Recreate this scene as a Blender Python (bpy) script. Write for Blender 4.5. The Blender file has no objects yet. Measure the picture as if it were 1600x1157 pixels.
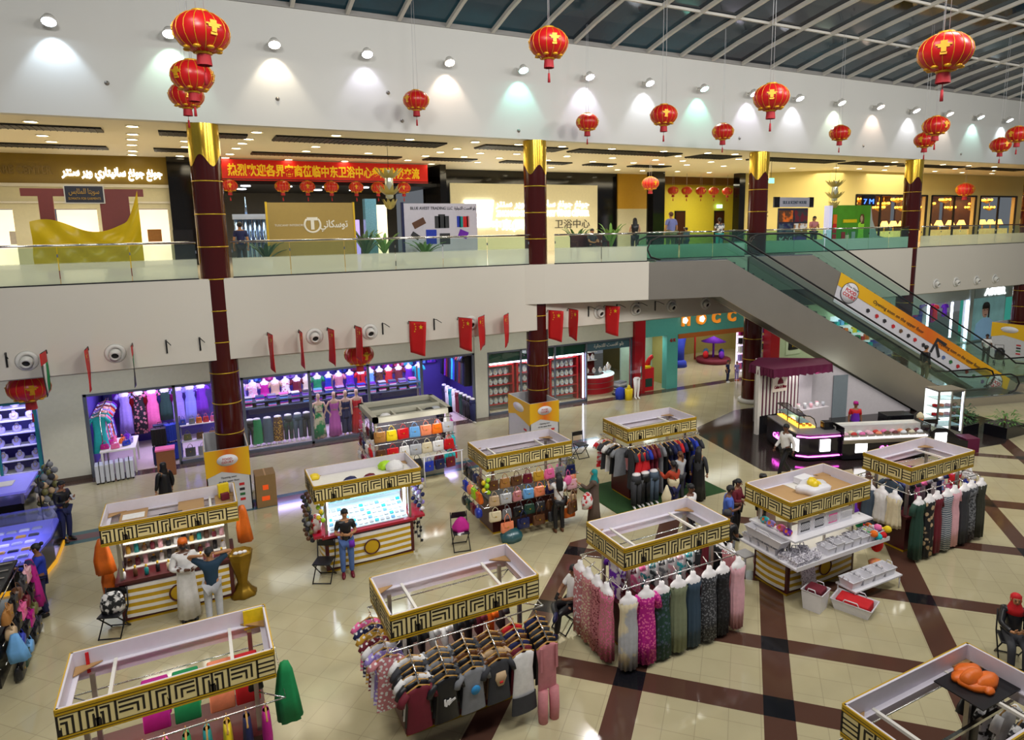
import bpy, math, random
from mathutils import Vector, Matrix
random.seed(11)
R = math.radians
PI = math.pi
sc = bpy.context.scene
C = sc.collection
# ---------------------------------------------------------------- camera
cd = bpy.data.cameras.new('camera'); cam = bpy.data.objects.new('camera', cd); C.objects.link(cam); sc.camera = cam
yaw, pit, rol = 0.470158263, 0.158680119, -0.015727
fwv = Vector((math.sin(yaw)*math.cos(pit), math.cos(yaw)*math.cos(pit), -math.sin(pit)))
r0 = Vector((math.cos(yaw), -math.sin(yaw), 0)); u0 = r0.cross(fwv)
rv = r0*math.cos(rol)+u0*math.sin(rol); uv = -r0*math.sin(rol)+u0*math.cos(rol)
cam.matrix_world = Matrix(((rv.x, uv.x, -fwv.x, 0), (rv.y, uv.y, -fwv.y, 0), (rv.z, uv.z, -fwv.z, 7.8), (0, 0, 0, 1)))
cd.sensor_width = 36; cd.lens = 1034.33/1600*36; cd.shift_x = (800-827.466)/1600; cd.shift_y = (520.632-578.5)/1600
cd.clip_end = 300
# ---------------------------------------------------------------- view, world, added hall fill lights
vs = sc.view_settings
vs.view_transform = 'Standard'; vs.look = 'None'; vs.gamma = 1; vs.exposure = 0.0; vs.use_curve_mapping = False
sc.cycles.use_denoising = True
sc.cycles.max_bounces = 6; sc.cycles.diffuse_bounces = 3; sc.cycles.glossy_bounces = 3; sc.cycles.transparent_max_bounces = 12
sc.cycles.sample_clamp_indirect = 4.0; sc.cycles.caustics_reflective = False; sc.cycles.caustics_refractive = False
w = bpy.data.worlds.new('world'); sc.world = w; w.use_nodes = True
w.node_tree.nodes['Background'].inputs[0].default_value = (0.80, 0.86, 0.95, 1)
w.node_tree.nodes['Background'].inputs[1].default_value = 0.16

def lamp(name, kind, loc, power, col=(1, 1, 1), size=1.0, sy=None, aim=None, spot=60, blend=.6):
    l = bpy.data.lights.new(name, kind); l.energy = power; l.color = col
    if kind == 'AREA':
        l.size = size
        if sy: l.shape = 'RECTANGLE'; l.size_y = sy
    else:
        l.shadow_soft_size = size
    if kind == 'SPOT': l.spot_size = R(spot); l.spot_blend = blend
    o = bpy.data.objects.new(name, l); C.objects.link(o); o.location = loc
    if aim is not None: o.rotation_euler = (Vector(aim)-Vector(loc)).to_track_quat('-Z', 'Y').to_euler()
    return o
for x in (-3.5, 4.5, 12.5, 20.5, 28.5, 37): lamp('soffit_lamp', 'AREA', (x, 22.7, 4.05), 55, (.94, 1, .97), 6, 1.2)
for x in (-2, 6, 14, 23, 33):
    lamp('hall_fill', 'AREA', (x, 7.5, 15.2), 230, (1, .96, .88), 2.2, 2.2)  # unseen area light added overhead for general hall brightness
    lamp('hall_fill', 'AREA', (x, 3.0, 14.6), 760, (1, .97, .92), 2.4, 2.4, aim=(x+2, 20.6, 8.0))  # unseen fill added to wash the fascias brighter

# ---------------------------------------------------------------- materials
def lin(c): c /= 255.0; return c/12.92 if c <= .04045 else ((c+.055)/1.055)**2.4
def hx(h): return tuple(lin(int(h[i:i+2], 16)) for i in (0, 2, 4))
MATS = {}
def mat(name, col='808080', r=.5, me=0., em=0., nz=.06, ns=9., pat=None, col2=None, ps=6., ec=None, bump=0.):
    if name in MATS: return MATS[name]
    m = bpy.data.materials.new(name); m.use_nodes = True; MATS[name] = m
    nt = m.node_tree; b = nt.nodes['Principled BSDF']
    c = hx(col) if isinstance(col, str) else col
    b.inputs['Roughness'].default_value = r; b.inputs['Metallic'].default_value = me
    tc = nt.nodes.new('ShaderNodeTexCoord')
    no = nt.nodes.new('ShaderNodeTexNoise'); no.inputs['Scale'].default_value = ns; no.inputs['Detail'].default_value = 2
    nt.links.new(tc.outputs['Object'], no.inputs['Vector'])
    mx = nt.nodes.new('ShaderNodeMix'); mx.data_type = 'RGBA'
    mx.inputs[6].default_value = (*[x*(1-nz) for x in c], 1); mx.inputs[7].default_value = (*[min(1, x*(1+nz)) for x in c], 1)
    nt.links.new(no.outputs[0], mx.inputs[0]); out = mx.outputs[2]
    if pat:
        c2 = hx(col2) if isinstance(col2, str) else col2
        if pat == 'stripe':
            t = nt.nodes.new('ShaderNodeTexWave'); t.inputs['Scale'].default_value = ps; t.inputs['Distortion'].default_value = 1.5; t.bands_direction = 'Z'; k = t.outputs[1]; lo, hi = .45, .55
        elif pat == 'floral':
            t = nt.nodes.new('ShaderNodeTexVoronoi'); t.inputs['Scale'].default_value = ps; k = t.outputs[0]; lo, hi = .42, .36
        else:
            t = nt.nodes.new('ShaderNodeTexNoise'); t.inputs['Scale'].default_value = ps; t.inputs['Detail'].default_value = 5; k = t.outputs[0]; lo, hi = .48, .56
        nt.links.new(tc.outputs['Object'], t.inputs['Vector'])
        mr = nt.nodes.new('ShaderNodeMapRange'); mr.inputs[1].default_value = min(lo, hi); mr.inputs[2].default_value = max(lo, hi)
        if lo > hi: mr.inputs[3].default_value = 1; mr.inputs[4].default_value = 0
        nt.links.new(k, mr.inputs[0])
        m2 = nt.nodes.new('ShaderNodeMix'); m2.data_type = 'RGBA'; m2.inputs[7].default_value = (*c2, 1)
        nt.links.new(out, m2.inputs[6]); nt.links.new(mr.outputs[0], m2.inputs[0]); out = m2.outputs[2]
    nt.links.new(out, b.inputs['Base Color'])
    if em:
        b.inputs['Emission Strength'].default_value = em
        if ec: b.inputs['Emission Color'].default_value = (*hx(ec), 1)
        else: nt.links.new(out, b.inputs['Emission Color'])
    if bump:
        bp = nt.nodes.new('ShaderNodeBump'); bp.inputs['Strength'].default_value = bump
        nt.links.new(no.outputs[0], bp.inputs['Height']); nt.links.new(bp.outputs[0], b.inputs['Normal'])
    return m
def glass(name, tint, fac, rough=.02, frost=None, zsplit=None):
    """pane: a tinted see-through sheet with a little mirror; frost = (colour, cover) below height zsplit"""
    if name in MATS: return MATS[name]
    m = bpy.data.materials.new(name); m.use_nodes = True; MATS[name] = m
    nt = m.node_tree; nt.nodes.clear(); N = nt.nodes.new; L = nt.links.new
    o = N('ShaderNodeOutputMaterial'); t = N('ShaderNodeBsdfTransparent'); t.inputs[0].default_value = (*tint, 1)
    g = N('ShaderNodeBsdfGlossy'); g.inputs[1].default_value = rough; g.inputs[0].default_value = (.9, .95, 1, 1)
    a = N('ShaderNodeMixShader'); a.inputs[0].default_value = fac; L(t.outputs[0], a.inputs[1]); L(g.outputs[0], a.inputs[2])
    last = a
    if frost:
        d = N('ShaderNodeBsdfDiffuse'); d.inputs[0].default_value = (*frost[0], 1)
        tl = N('ShaderNodeBsdfTranslucent'); tl.inputs[0].default_value = (*frost[0], 1)
        dm = N('ShaderNodeMixShader'); dm.inputs[0].default_value = .5; L(d.outputs[0], dm.inputs[1]); L(tl.outputs[0], dm.inputs[2])
        tc = N('ShaderNodeNewGeometry'); sp = N('ShaderNodeSeparateXYZ'); L(tc.outputs['Position'], sp.inputs[0])
        mr = N('ShaderNodeMapRange'); mr.inputs[1].default_value = zsplit-.02; mr.inputs[2].default_value = zsplit+.02
        mr.inputs[3].default_value = frost[1]; mr.inputs[4].default_value = 0; L(sp.outputs[2], mr.inputs[0])
        f = N('ShaderNodeMixShader'); L(mr.outputs[0], f.inputs[0]); L(a.outputs[0], f.inputs[1]); L(dm.outputs[0], f.inputs[2]); last = f
    L(last.outputs[0], o.inputs[0]); return m

# ---------------------------------------------------------------- mesh builder
class MB:
    def __init__(s, M=None): s.v = []; s.f = []; s.m = []; s.k = 0; s.M = M or Matrix(); s.sm = []; s.smooth = False
    def add(s, vs_, fs):
        o = len(s.v); s.v += [tuple(s.M @ Vector(v)) for v in vs_]
        s.f += [tuple(i+o for i in f) for f in fs]; s.m += [s.k]*len(fs); s.sm += [s.smooth]*len(fs); return s
    def mt(s, k): s.k = k; return s
    def at(s, loc=(0, 0, 0), rot=(0, 0, 0), sc_=(1, 1, 1)):
        from mathutils import Euler
        s.M = Matrix.LocRotScale(Vector(loc), Euler(rot), Vector(sc_)); return s
    def box(s, x0, x1, y0, y1, z0, z1):
        return s.add([(x0, y0, z0), (x1, y0, z0), (x1, y1, z0), (x0, y1, z0), (x0, y0, z1), (x1, y0, z1), (x1, y1, z1), (x0, y1, z1)],
                     [(0, 3, 2, 1), (4, 5, 6, 7), (0, 1, 5, 4), (1, 2, 6, 5), (2, 3, 7, 6), (3, 0, 4, 7)])
    def prism(s, poly, a, b, ax='z'):
        """poly in 2-D extruded from a to b along axis (z: xy, y: xz, x: yz)"""
        n = len(poly); P = {'z': lambda p, t: (p[0], p[1], t), 'y': lambda p, t: (p[0], t, p[1]), 'x': lambda p, t: (t, p[0], p[1])}[ax]
        vs_ = [P(p, a) for p in poly]+[P(p, b) for p in poly]
        return s.add(vs_, [tuple(range(n))[::-1], tuple(range(n, 2*n))]+[(i, (i+1) % n, n+(i+1) % n, n+i) for i in range(n)])
    def loft(s, rings, cap=True, closed=True):
        n = len(rings[0]); vs_ = [p for r_ in rings for p in r_]; fs = []
        for i in range(len(rings)-1):
            for j in range(n if closed else n-1):
                k = (j+1) % n; fs.append((i*n+j, i*n+k, (i+1)*n+k, (i+1)*n+j))
        if cap and closed: fs += [tuple(range(n))[::-1], tuple(range((len(rings)-1)*n, len(rings)*n))]
        sm = s.smooth; s.smooth = True; s.add(vs_, fs); s.smooth = sm; return s
    def ell(s, secs, n=14, cap=True, fold=0, nf=6, ph=0):
        """loft of ellipses (cx,cy,z,rx,ry[,foldscale]) along z"""
        rings = []
        for q in secs:
            cx, cy, z, rx, ry = q[:5]; fo = fold*(q[5] if len(q) > 5 else 1)
            rings.append([(cx+rx*(1+fo*math.sin(nf*t+ph))*math.cos(t), cy+ry*(1+fo*math.sin(nf*t+ph))*math.sin(t), z) for t in (2*PI*i/n for i in range(n))])
        return s.loft(rings, cap)
    def lathe(s, prof, n=20): return s.ell([(0, 0, z, r_, r_) for r_, z in prof], n, False)
    def cyl(s, p0, p1, r_, n=8, r1=None):
        return s.tube([p0, p1], [r_, r1 if r1 is not None else r_], n)
    def tube(s, pts, r_, n=8, closed=False):
        P = [Vector(p) for p in pts]; rr = r_ if isinstance(r_, (list, tuple)) else [r_]*len(P); rings = []; up = None
        for i, p in enumerate(P):
            a = P[i-1] if i > 0 else (P[-1] if closed else P[i]); b = P[i+1] if i < len(P)-1 else (P[0] if closed else P[i])
            t = (b-a).normalized()
            if up is None: up = Vector((0, 0, 1)) if abs(t.z) < .9 else Vector((1, 0, 0))
            x = t.cross(up)
            if x.length < 1e-4: x = t.cross(Vector((0, 1, .1)))
            x.normalize(); y = x.cross(t).normalized(); up = y
            rings.append([tuple(p+x*rr[i]*math.cos(k*2*PI/n)+y*rr[i]*math.sin(k*2*PI/n)) for k in range(n)])
        if closed: rings.append(rings[0])
        return s.loft(rings, not closed)
    def ball(s, c, rx, ry=None, rz=None, n=10, m_=6):
        ry = ry or rx; rz = rz or rx
        return s.ell([(c[0], c[1], c[2]+rz*math.sin(a), max(1e-4, rx*math.cos(a)), max(1e-4, ry*math.cos(a))) for a in (-PI/2+PI*i/m_ for i in range(m_+1))], n)
    def quad(s, a, b, c, d): return s.add([a, b, c, d], [(0, 1, 2, 3)])
    def build(s, name, mats, parent=None, loc=None, rot=0, bevel=0):
        me = bpy.data.meshes.new(name); me.from_pydata(s.v, [], s.f); me.validate()
        for m in (mats if isinstance(mats, (list, tuple)) else [mats]): me.materials.append(m)
        if len(me.polygons) == len(s.m):
            me.polygons.foreach_set('material_index', s.m); me.polygons.foreach_set('use_smooth', s.sm)
        me.update()
        o = bpy.data.objects.new(name, me); C.objects.link(o)
        if parent is not None: o.parent = parent
        if loc is not None: o.location = loc
        if rot: o.rotation_euler = (0, 0, rot)
        if bevel:
            b = o.modifiers.new('bevel', 'BEVEL'); b.width = bevel; b.segments = 2; b.limit_method = 'ANGLE'
        return o
LABELS = {}
def tag(o, label, cat, group=None):
    if label in LABELS and not (group and LABELS[label] == group): print('DUPLICATE LABEL', label, o.name)
    LABELS[label] = group
    o['label'] = label; o['category'] = cat
    if group: o['group'] = group
    return o
def thing(name, label, cat, loc=(0, 0, 0), rot=0, group=None):
    o = bpy.data.objects.new(name, None); C.objects.link(o); o.location = loc; o.rotation_euler = (0, 0, rot); o.empty_display_size = .1
    return tag(o, label, cat, group)
def struct(o): o['kind'] = 'structure'; return o
def dup(root, loc, rot=None, label=None, mats=None, scale=None):
    """copy of a thing with its parts and sub-parts; mats = {part name stem: material}"""
    def cp(o, par):
        c = o.copy(); C.objects.link(c)
        if par is not None: c.parent = par
        st = o.name.split('.')[0]
        if mats and st in mats and c.material_slots:
            c.material_slots[0].link = 'OBJECT'; c.material_slots[0].material = mats[st]
        for ch in list(o.children): cp(ch, c)
        return c
    r_ = cp(root, None); r_.location = loc
    if rot is not None: r_.rotation_euler = (r_.rotation_euler[0], r_.rotation_euler[1], rot)
    if scale: r_.scale = scale
    if label:
        if label in LABELS and LABELS[label] != r_.get('group'): print('DUPLICATE LABEL', label)
        LABELS[label] = r_.get('group'); r_['label'] = label
    return r_
def text(s, size, m, parent=None, loc=(0, 0, 0), rot=(PI/2, 0, 0), name='lettering', width=None, depth=.01, bold=0, align='CENTER', shear=0):
    cu = bpy.data.curves.new(name, 'FONT'); cu.body = s; cu.size = size; cu.align_x = align; cu.extrude = depth; cu.offset = bold; cu.shear = shear; cu.resolution_u = 3
    t = bpy.data.objects.new(name, cu); C.objects.link(t)
    dg = bpy.context.evaluated_depsgraph_get(); me = bpy.data.meshes.new_from_object(t.evaluated_get(dg)); bpy.data.objects.remove(t)
    me.materials.clear(); me.materials.append(m)
    o = bpy.data.objects.new(name, me); C.objects.link(o); o.location = loc; o.rotation_euler = rot
    if width and len(me.vertices):
        xs = [v.co.x for v in me.vertices]; k = width/max(1e-6, max(xs)-min(xs)); o.scale = (k, 1, 1)
    if parent is not None: o.parent = parent
    return o
# shared materials
WHITE = mat('white_paint', 'e2ded6', .5); OFFW = mat('offwhite_board', 'd9d3de', .45); GOLD = mat('gold_metal', 'd2ac2a', .35, .55)
BLACK = mat('black_plastic', '101012', .4); STEEL = mat('brushed_steel', 'a8a29a', .32, .9, ns=3); CHROME = mat('chrome', 'd8d8d8', .12, 1)
DARKM = mat('dark_metal', '26262a', .4, .6); TAN = mat('plywood', 'b08a5a', .6); RED = mat('lantern_red', 'd81e1c', .35); REDM = mat('red_lacquer', 'a81420', .3)
YEL = mat('yellow_cloth', 'd8b818', .7); TEALP = mat('teal_paint', '58aaa0', .4); MAROON = mat('maroon_gloss', '46120f', .12, nz=.02)
LITW = mat('lit_white', 'ffffff', .5, em=6, nz=0); WALLW = mat('shop_wall_white', 'd6d4c6', .6)
# ================================================================ SETTING
def floor_material():
    m = bpy.data.materials.new('floor_tiles'); m.use_nodes = True; nt = m.node_tree; b = nt.nodes['Principled BSDF']; N = nt.nodes.new; L = nt.links.new
    ge = N('ShaderNodeNewGeometry'); sp = N('ShaderNodeSeparateXYZ'); L(ge.outputs['Position'], sp.inputs[0])
    def M(op, a, b_=None):
        n = N('ShaderNodeMath'); n.operation = op
        for i, q in enumerate((a, b_)):
            if q is None: continue
            if isinstance(q, (int, float)): n.inputs[i].default_value = q
            else: L(q, n.inputs[i])
        return n.outputs[0]
    x, y = sp.outputs[0], sp.outputs[1]; s = M('ADD', x, y); t = M('SUBTRACT', x, y)
    def band(q, lo, hi): return M('MULTIPLY', M('GREATER_THAN', q, lo), M('LESS_THAN', q, hi))
    def anyof(q, bs):
        o = None
        for lo, hi in bs:
            k = band(q, lo, hi); o = k if o is None else M('ADD', o, k)
        return o
    A = anyof(t, [(-5.55, -4.9), (-2.72, -2.0), (.75, 1.43), (4.92, 5.63), (9.1, 9.65), (12.4, 13.05), (15.6, 16.3)])
    B = M('MULTIPLY', anyof(s, [(14.4, 15.1), (16.9, 17.5), (20.4, 21.0), (24.5, 25.1), (28.65, 29.4), (32.2, 32.8), (35.0, 35.5)]), M('GREATER_THAN', t, -5.55))
    near = M('LESS_THAN', y, 13.4); A = M('MULTIPLY', A, near); B = M('MULTIPLY', B, near)
    dark = M('MULTIPLY', A, B); brown = M('SUBTRACT', M('ADD', A, B), M('MULTIPLY', dark, 2))
    line = M('MAXIMUM', M('GREATER_THAN', M('FRACT', M('DIVIDE', s, .7)), .978), M('GREATER_THAN', M('FRACT', M('DIVIDE', t, .7)), .978))
    line = M('MULTIPLY', line, M('SUBTRACT', 1, M('MULTIPLY', M('ADD', A, B), .8)))
    left = M('LESS_THAN', x, 13.0)
    teal = M('MULTIPLY', band(y, 19.4, 20.2), left); pink = M('MULTIPLY', band(y, 19.62, 19.98), left); teal = M('SUBTRACT', teal, pink)
    border = band(y, 24.2, 24.72)
    no = N('ShaderNodeTexNoise'); no.inputs['Scale'].default_value = 1.3; no.inputs['Detail'].default_value = 6; L(ge.outputs['Position'], no.inputs['Vector'])
    vo = N('ShaderNodeTexWhiteNoise'); vo.noise_dimensions = '2D'
    cb = N('ShaderNodeCombineXYZ'); L(M('FLOOR', M('DIVIDE', s, .7)), cb.inputs[0]); L(M('FLOOR', M('DIVIDE', t, .7)), cb.inputs[1]); L(cb.outputs[0], vo.inputs[0])
    def mix(c1, c2, fac):
        n = N('ShaderNodeMix'); n.data_type = 'RGBA'
        for i, c in ((6, c1), (7, c2)):
            if isinstance(c, str): n.inputs[i].default_value = (*hx(c), 1)
            else: L(c, n.inputs[i])
        L(fac, n.inputs[0]); return n.outputs[2]
    c = mix('aca27f', 'c2b896', no.outputs[0]); c = mix(c, 'a99f80', M('MULTIPLY', vo.outputs[0], .35))
    c = mix(c, '6b6450', M('MULTIPLY', line, .35))
    c = mix(c, '54392f', brown); c = mix(c, '17171c', dark); c = mix(c, '3f6068', teal); c = mix(c, '6a4a52', pink); c = mix(c, '54423a', border)
    L(c, b.inputs['Base Color']); b.inputs['Roughness'].default_value = .16
    rr = N('ShaderNodeMapRange'); rr.inputs[3].default_value = .05; rr.inputs[4].default_value = .16; L(no.outputs[0], rr.inputs[0]); L(rr.outputs[0], b.inputs['Roughness'])
    return m
struct(MB().box(-18, 66, -2, 34, -.2, 0).build('floor', floor_material()))
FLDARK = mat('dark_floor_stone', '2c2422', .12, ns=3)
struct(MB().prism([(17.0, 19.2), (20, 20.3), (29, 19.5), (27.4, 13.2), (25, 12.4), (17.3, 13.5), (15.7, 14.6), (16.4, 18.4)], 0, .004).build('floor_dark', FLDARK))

FASC = mat('fascia_paint', 'd9d3c7', .55, nz=.02, ns=.6); UPW = mat('upper_wall_paint', 'd2d2ce', .55, nz=.02, ns=.6)
FY = 20.65
# lower fascia, balcony slab with the landing that swings out to the escalators
dx, dy = math.cos(R(14.5)), -math.sin(R(14.5)); nx_, ny_ = -dy, dx            # along the escalators, across them (away from camera)
P0 = (17.5, 18.7)
def esc(s, n): return (P0[0]+dx*s+nx_*n, P0[1]+dy*s+ny_*n)
struct(MB().box(-18, 66, FY, FY+.25, 4.17, 6.5).build('wall_fascia', FASC))
edge = [(-18, FY), (10.35, FY), (11.0, 20.42), esc(-2.85, 0), esc(-2.85, 1.55), esc(2.0, 1.55), esc(2.0, 3.1), (24.5, FY), (66, FY)]
edge2 = [(-18, FY+.15), (10.5, FY+.15), (11.1, 20.6), esc(-2.8, .08), esc(-2.8, 1.6), esc(1.95, 1.6), esc(1.95, 3.15), (24.5, FY+.15), (66, FY+.15)]
struct(MB().prism(edge2+[(66, 40), (-18, 40)], 6.25, 6.503).build('floor_upper', mat('upper_floor_tile', 'd6ceb8', .2)))
struct(MB().prism([(10.35, FY-.002), (11.0, 20.42), esc(-2.85, 0), esc(-2.85, 1.55), (14.6, FY+.1), (10.35, FY+.1)], 5.12, 6.502).build('wall_landing', FASC))
struct(MB().prism([esc(-2.85, 1.55), esc(2.0, 1.55), esc(2.0, 3.1), (20.4, FY+.1), (14.6, FY+.1)], 5.6, 6.501).build('wall_landing_rear', FASC))
struct(MB().box(-18, 66, FY+.25, 24.7, 4.1, 4.2).build('ceiling_soffit', WALLW))
# upper fascia and upper-floor ceiling
struct(MB().box(-18, 66, FY, FY+.3, 10.74, 14.05).build('wall_upper_fascia', UPW))
struct(MB().box(-18, 66, FY-.05, FY+.35, 13.98, 14.16).build('trim_roof_edge', mat('grey_trim', '8f8d8a', .5)))
CEIL = mat('upper_ceiling_paint', 'efe6d0', .6, nz=.02)
struct(MB().box(-18, 66, FY+.3, 40, 10.74, 10.9).build('ceiling_upper', CEIL))
SLOT = mat('ceiling_slot_black', '090a10', .5)
for i, (x0, x1, y0, y1) in enumerate([(-9, -1.9, 22.5, 23.3), (-.5, 1.9, 22.5, 23.4), (2.7, 8.3, 22.4, 23.6), (9.7, 13.1, 22.3, 23.4), (13.6, 18.6, 22.3, 23.3), (19.7, 21.9, 22.3, 23.5), (23.2, 28.6, 22.3, 23.4), (29.4, 33.2, 22.4, 23.4), (33.9, 39, 22.4, 23.3), (40, 45, 22.4, 23.3),
        (-9, -2.2, 27.1, 28), (-.8, 1.2, 27.1, 28), (2.4, 8.1, 27.2, 28), (9.2, 11.4, 27.1, 28), (12.8, 16.2, 27.2, 28), (17.2, 18.6, 27.1, 28), (19.8, 22.0, 27.2, 28)]):
    b = MB().box(x0, x1, y0, y1, 10.69, 10.745)
    b.mt(1)
    for k in range(int((x1-x0)/.16)): b.box(x0+.05+k*.16, x0+.07+k*.16, y0, y1, 10.675, 10.69)
    struct(b.build('ceiling_grille', [SLOT, BLACK]))
DL = mat('downlight_glow', 'fff2cf', .5, em=14, nz=0); RIMM = mat('downlight_rim', 'e8e0c8', .4)
dn = None
for (x, y) in [(-3.4, 21.9), (-3.6, 24.8), (-3.6, 26.3), (-1.1, 21.9), (-1.2, 23.6), (-1.3, 24.9), (-1.4, 26.4), (-1.5, 28.3), (-1.6, 29.7), (.2, 24.8), (.2, 26.4), (0, 29.6), (2.1, 21.9), (2.0, 23.6), (1.9, 24.8), (1.8, 26.3), (1.7, 28.3), (1.6, 29.7), (4.4, 21.8), (4.3, 24.9), (4.2, 26.4), (4, 29.7), (6.3, 29.7), (6.5, 26.3), (6.8, 21.9), (9.1, 21.8), (9.2, 23.8), (9, 25.1), (8.9, 26.6), (8.7, 28.4), (10.2, 29.7), (10.5, 26.4), (10.6, 24.9), (12.1, 26.4), (11.9, 28.3), (10.8, 21.9), (12.1, 24.7), (12.6, 21.9), (14.5, 24.8), (14.5, 26.5), (16.8, 26.4), (16.4, 29.6), (14.8, 21.9), (16.8, 24.8), (19, 26.3), (18.9, 28.1), (20.5, 29.8), (22.2, 29.9), (17.3, 21.9), (19.2, 24.9), (20.8, 26.5), (19.1, 23.2), (20.7, 24.8), (22.3, 26.4), (24.5, 29.8), (19.5, 21.8), (22.4, 24.8), (24.6, 26.3), (26.8, 29.8), (21, 21.8), (22.7, 23.3), (22.9, 22), (29.3, 26.1), (31.6, 25.2), (33.6, 25.3), (30.1, 22), (31.7, 21.9), (33.5, 23.6), (35.9, 25.4), (35.8, 22), (40.1, 25.1), (38.1, 22), (39.4, 23.5), (43, 25.2), (40.5, 22), (43.5, 23.6), (46, 25.1)]:
    if dn is None:
        dn = thing('downlight', 'round warm downlight set in the cream ceiling of the upper gallery', 'ceiling light', (x, y, 10.74), 0, 'gallery ceiling downlights')
        MB().lathe([(.17, -.03), (.19, 0), (.19, .01), (.13, .01), (.13, -.02)], 16).build('rim', RIMM, dn)
        MB().lathe([(.001, -.022), (.135, -.022), (.135, -.015), (.001, -.012)], 16).build('lens', DL, dn)
    else: dup(dn, (x, y, 10.74))
for x in range(-4, 44, 6):
    lamp('gallery_lamp', 'AREA', (x, 25.2, 10.6), 190, (1, .88, .62), 4, 4)
# rear walls of the upper gallery
GOLDW = mat('gold_wall', '8f7420', .4, nz=.12, ns=1.5); CREAM = mat('cream_wall', 'd8d2b4', .55); YWALL = mat('yellow_wall', 'e2cf86', .6, nz=.04, ns=.8); BLK = mat('black_marble', '121010', .08, nz=.3, ns=2)
struct(MB().box(-18, -.5, 30.4, 30.7, 9.67, 10.74).build('wall_gold_sign', GOLDW))
b = MB().box(-18, -.5, 30.4, 30.7, 8.75, 9.67).mt(1).box(-18, -.4, 30.3, 30.7, 9.55, 9.67).box(-18, -.45, 30.32, 30.7, 8.95, 9.02)
struct(b.build('wall_left_gallery', [CREAM, WHITE]))
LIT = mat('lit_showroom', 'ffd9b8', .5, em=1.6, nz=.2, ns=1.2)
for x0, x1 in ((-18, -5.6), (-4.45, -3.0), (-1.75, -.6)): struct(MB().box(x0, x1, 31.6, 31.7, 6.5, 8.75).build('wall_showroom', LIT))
for x0, x1 in ((-5.6, -4.45), (-3.0, -1.75), (-.62, -.5)): struct(MB().box(x0, x1, 30.4, 30.7, 6.5, 8.75).build('wall_left_pier', CREAM))
struct(MB().box(-.5, 1.25, 30.1, 31, 6.5, 10.74).build('wall_black_pier', BLK))
struct(MB().box(1.2, 10.7, 37.5, 37.7, 6.5, 10.74).build('wall_corridor_end', mat('grey_corridor', '5a5750', .5)))
struct(MB().box(1.2, 10.7, 30.5, 37.5, 9.75, 9.9).build('ceiling_corridor', mat('dark_ceiling', '25262c', .4)))
struct(MB().box(10.7, 22.2, 32.3, 32.6, 6.5, 10.74).build('wall_dark_gallery', BLK)); struct(MB().box(10.7, 11, 30, 32.4, 6.5, 10.74).build('wall_dark_return', BLK))
struct(MB().box(22.2, 24.7, 32.2, 32.6, 8.76, 10.74).build('wall_gold_panel', mat('ochre_panel', 'c89a2c', .5))); struct(MB().box(22.2, 24.7, 32.2, 32.6, 6.5, 8.76).build('wall_cream_panel', CREAM))
struct(MB().box(23.25, 24.05, 30.3, 30.9, 6.5, 10.74).build('wall_black_pillar', BLK)); struct(MB().box(29.15, 29.6, 29.8, 30.3, 6.5, 10.74).build('wall_black_post', BLK))
struct(MB().box(24.0, 36, 34, 34.2, 6.5, 10.74).build('wall_lime_niche', mat('lime_yellow_wall', 'd8c838', .55, nz=.05)))
lamp('niche_fill', 'AREA', (28.5, 31.8, 10.2), 110, (1, .95, .7), 3, 1)  # area light added to brighten the lime niche, not a fitting there
struct(MB().box(24.0, 33.5, 33.2, 34, 10.3, 10.74).build('trim_brown_niche', mat('brown_trim', '6a4a18', .5)))
for x in (28.2, 31.5):
    d = struct(MB().box(x-.42, x+.42, 33.93, 34, 6.5, 8.68).mt(1).box(x-.36, x+.36, 33.9, 33.95, 6.55, 8.6).mt(2).cyl((x+.27, 33.87, 7.5), (x+.27, 33.87, 7.65), .02).build('door_%d' % int(x), [DARKM, mat('dark_wood', '3a1c12', .3), CHROME]))
RWALL = YWALL
struct(MB().prism([(29.5, 30.2), (33.1, 26.6), (33.3, 26.8), (29.7, 30.4)], 6.5, 10.74).build('wall_right_return', RWALL))
RW = [(33.0, 35.2), (41.9, 42.4), (47.2, 47.7), (52, 66)]
b = MB()
for x0, x1 in RW: b.box(x0, x1, 26.6, 26.9, 6.5, 9.4)
b.box(33.0, 66, 26.6, 26.9, 9.4, 10.74); struct(b.build('wall_right_gallery', RWALL))
for n, (x0, x1) in enumerate(((35.2, 41.9), (42.4, 47.2), (47.7, 52))):
    br = mat('lamp_shop_brown', '4a2a10', .5, nz=.4, ns=2)
    struct(MB().box(x0, x1, 29, 29.1, 6.5, 9.4).box(x0, x1, 26.9, 29, 9.4, 9.5).build('wall_lamp_shop', br))
    e = MB(); k = 3 if n == 0 else 2
    for i in range(k+1):
        xx = x0+(x1-x0)*i/k; e.box(xx-.05, xx+.05, 26.55, 26.65, 6.5, 9.4)
    e.box(x0, x1, 26.55, 26.65, 9.32, 9.42); wf = struct(e.build('window_%d' % (n+1), DARKM))
    for i in range(k):
        MB().box(x0+(x1-x0)*i/k+.05, x0+(x1-x0)*(i+1)/k-.05, 26.59, 26.61, 6.5, 9.32).build('pane', glass('shop_pane', (.97, .98, .98), .05), wf)
    lamp('lamp_shop_light', 'AREA', ((x0+x1)/2, 27.9, 9.3), 90, (1, .6, .22), 3, 1.2)
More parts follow.
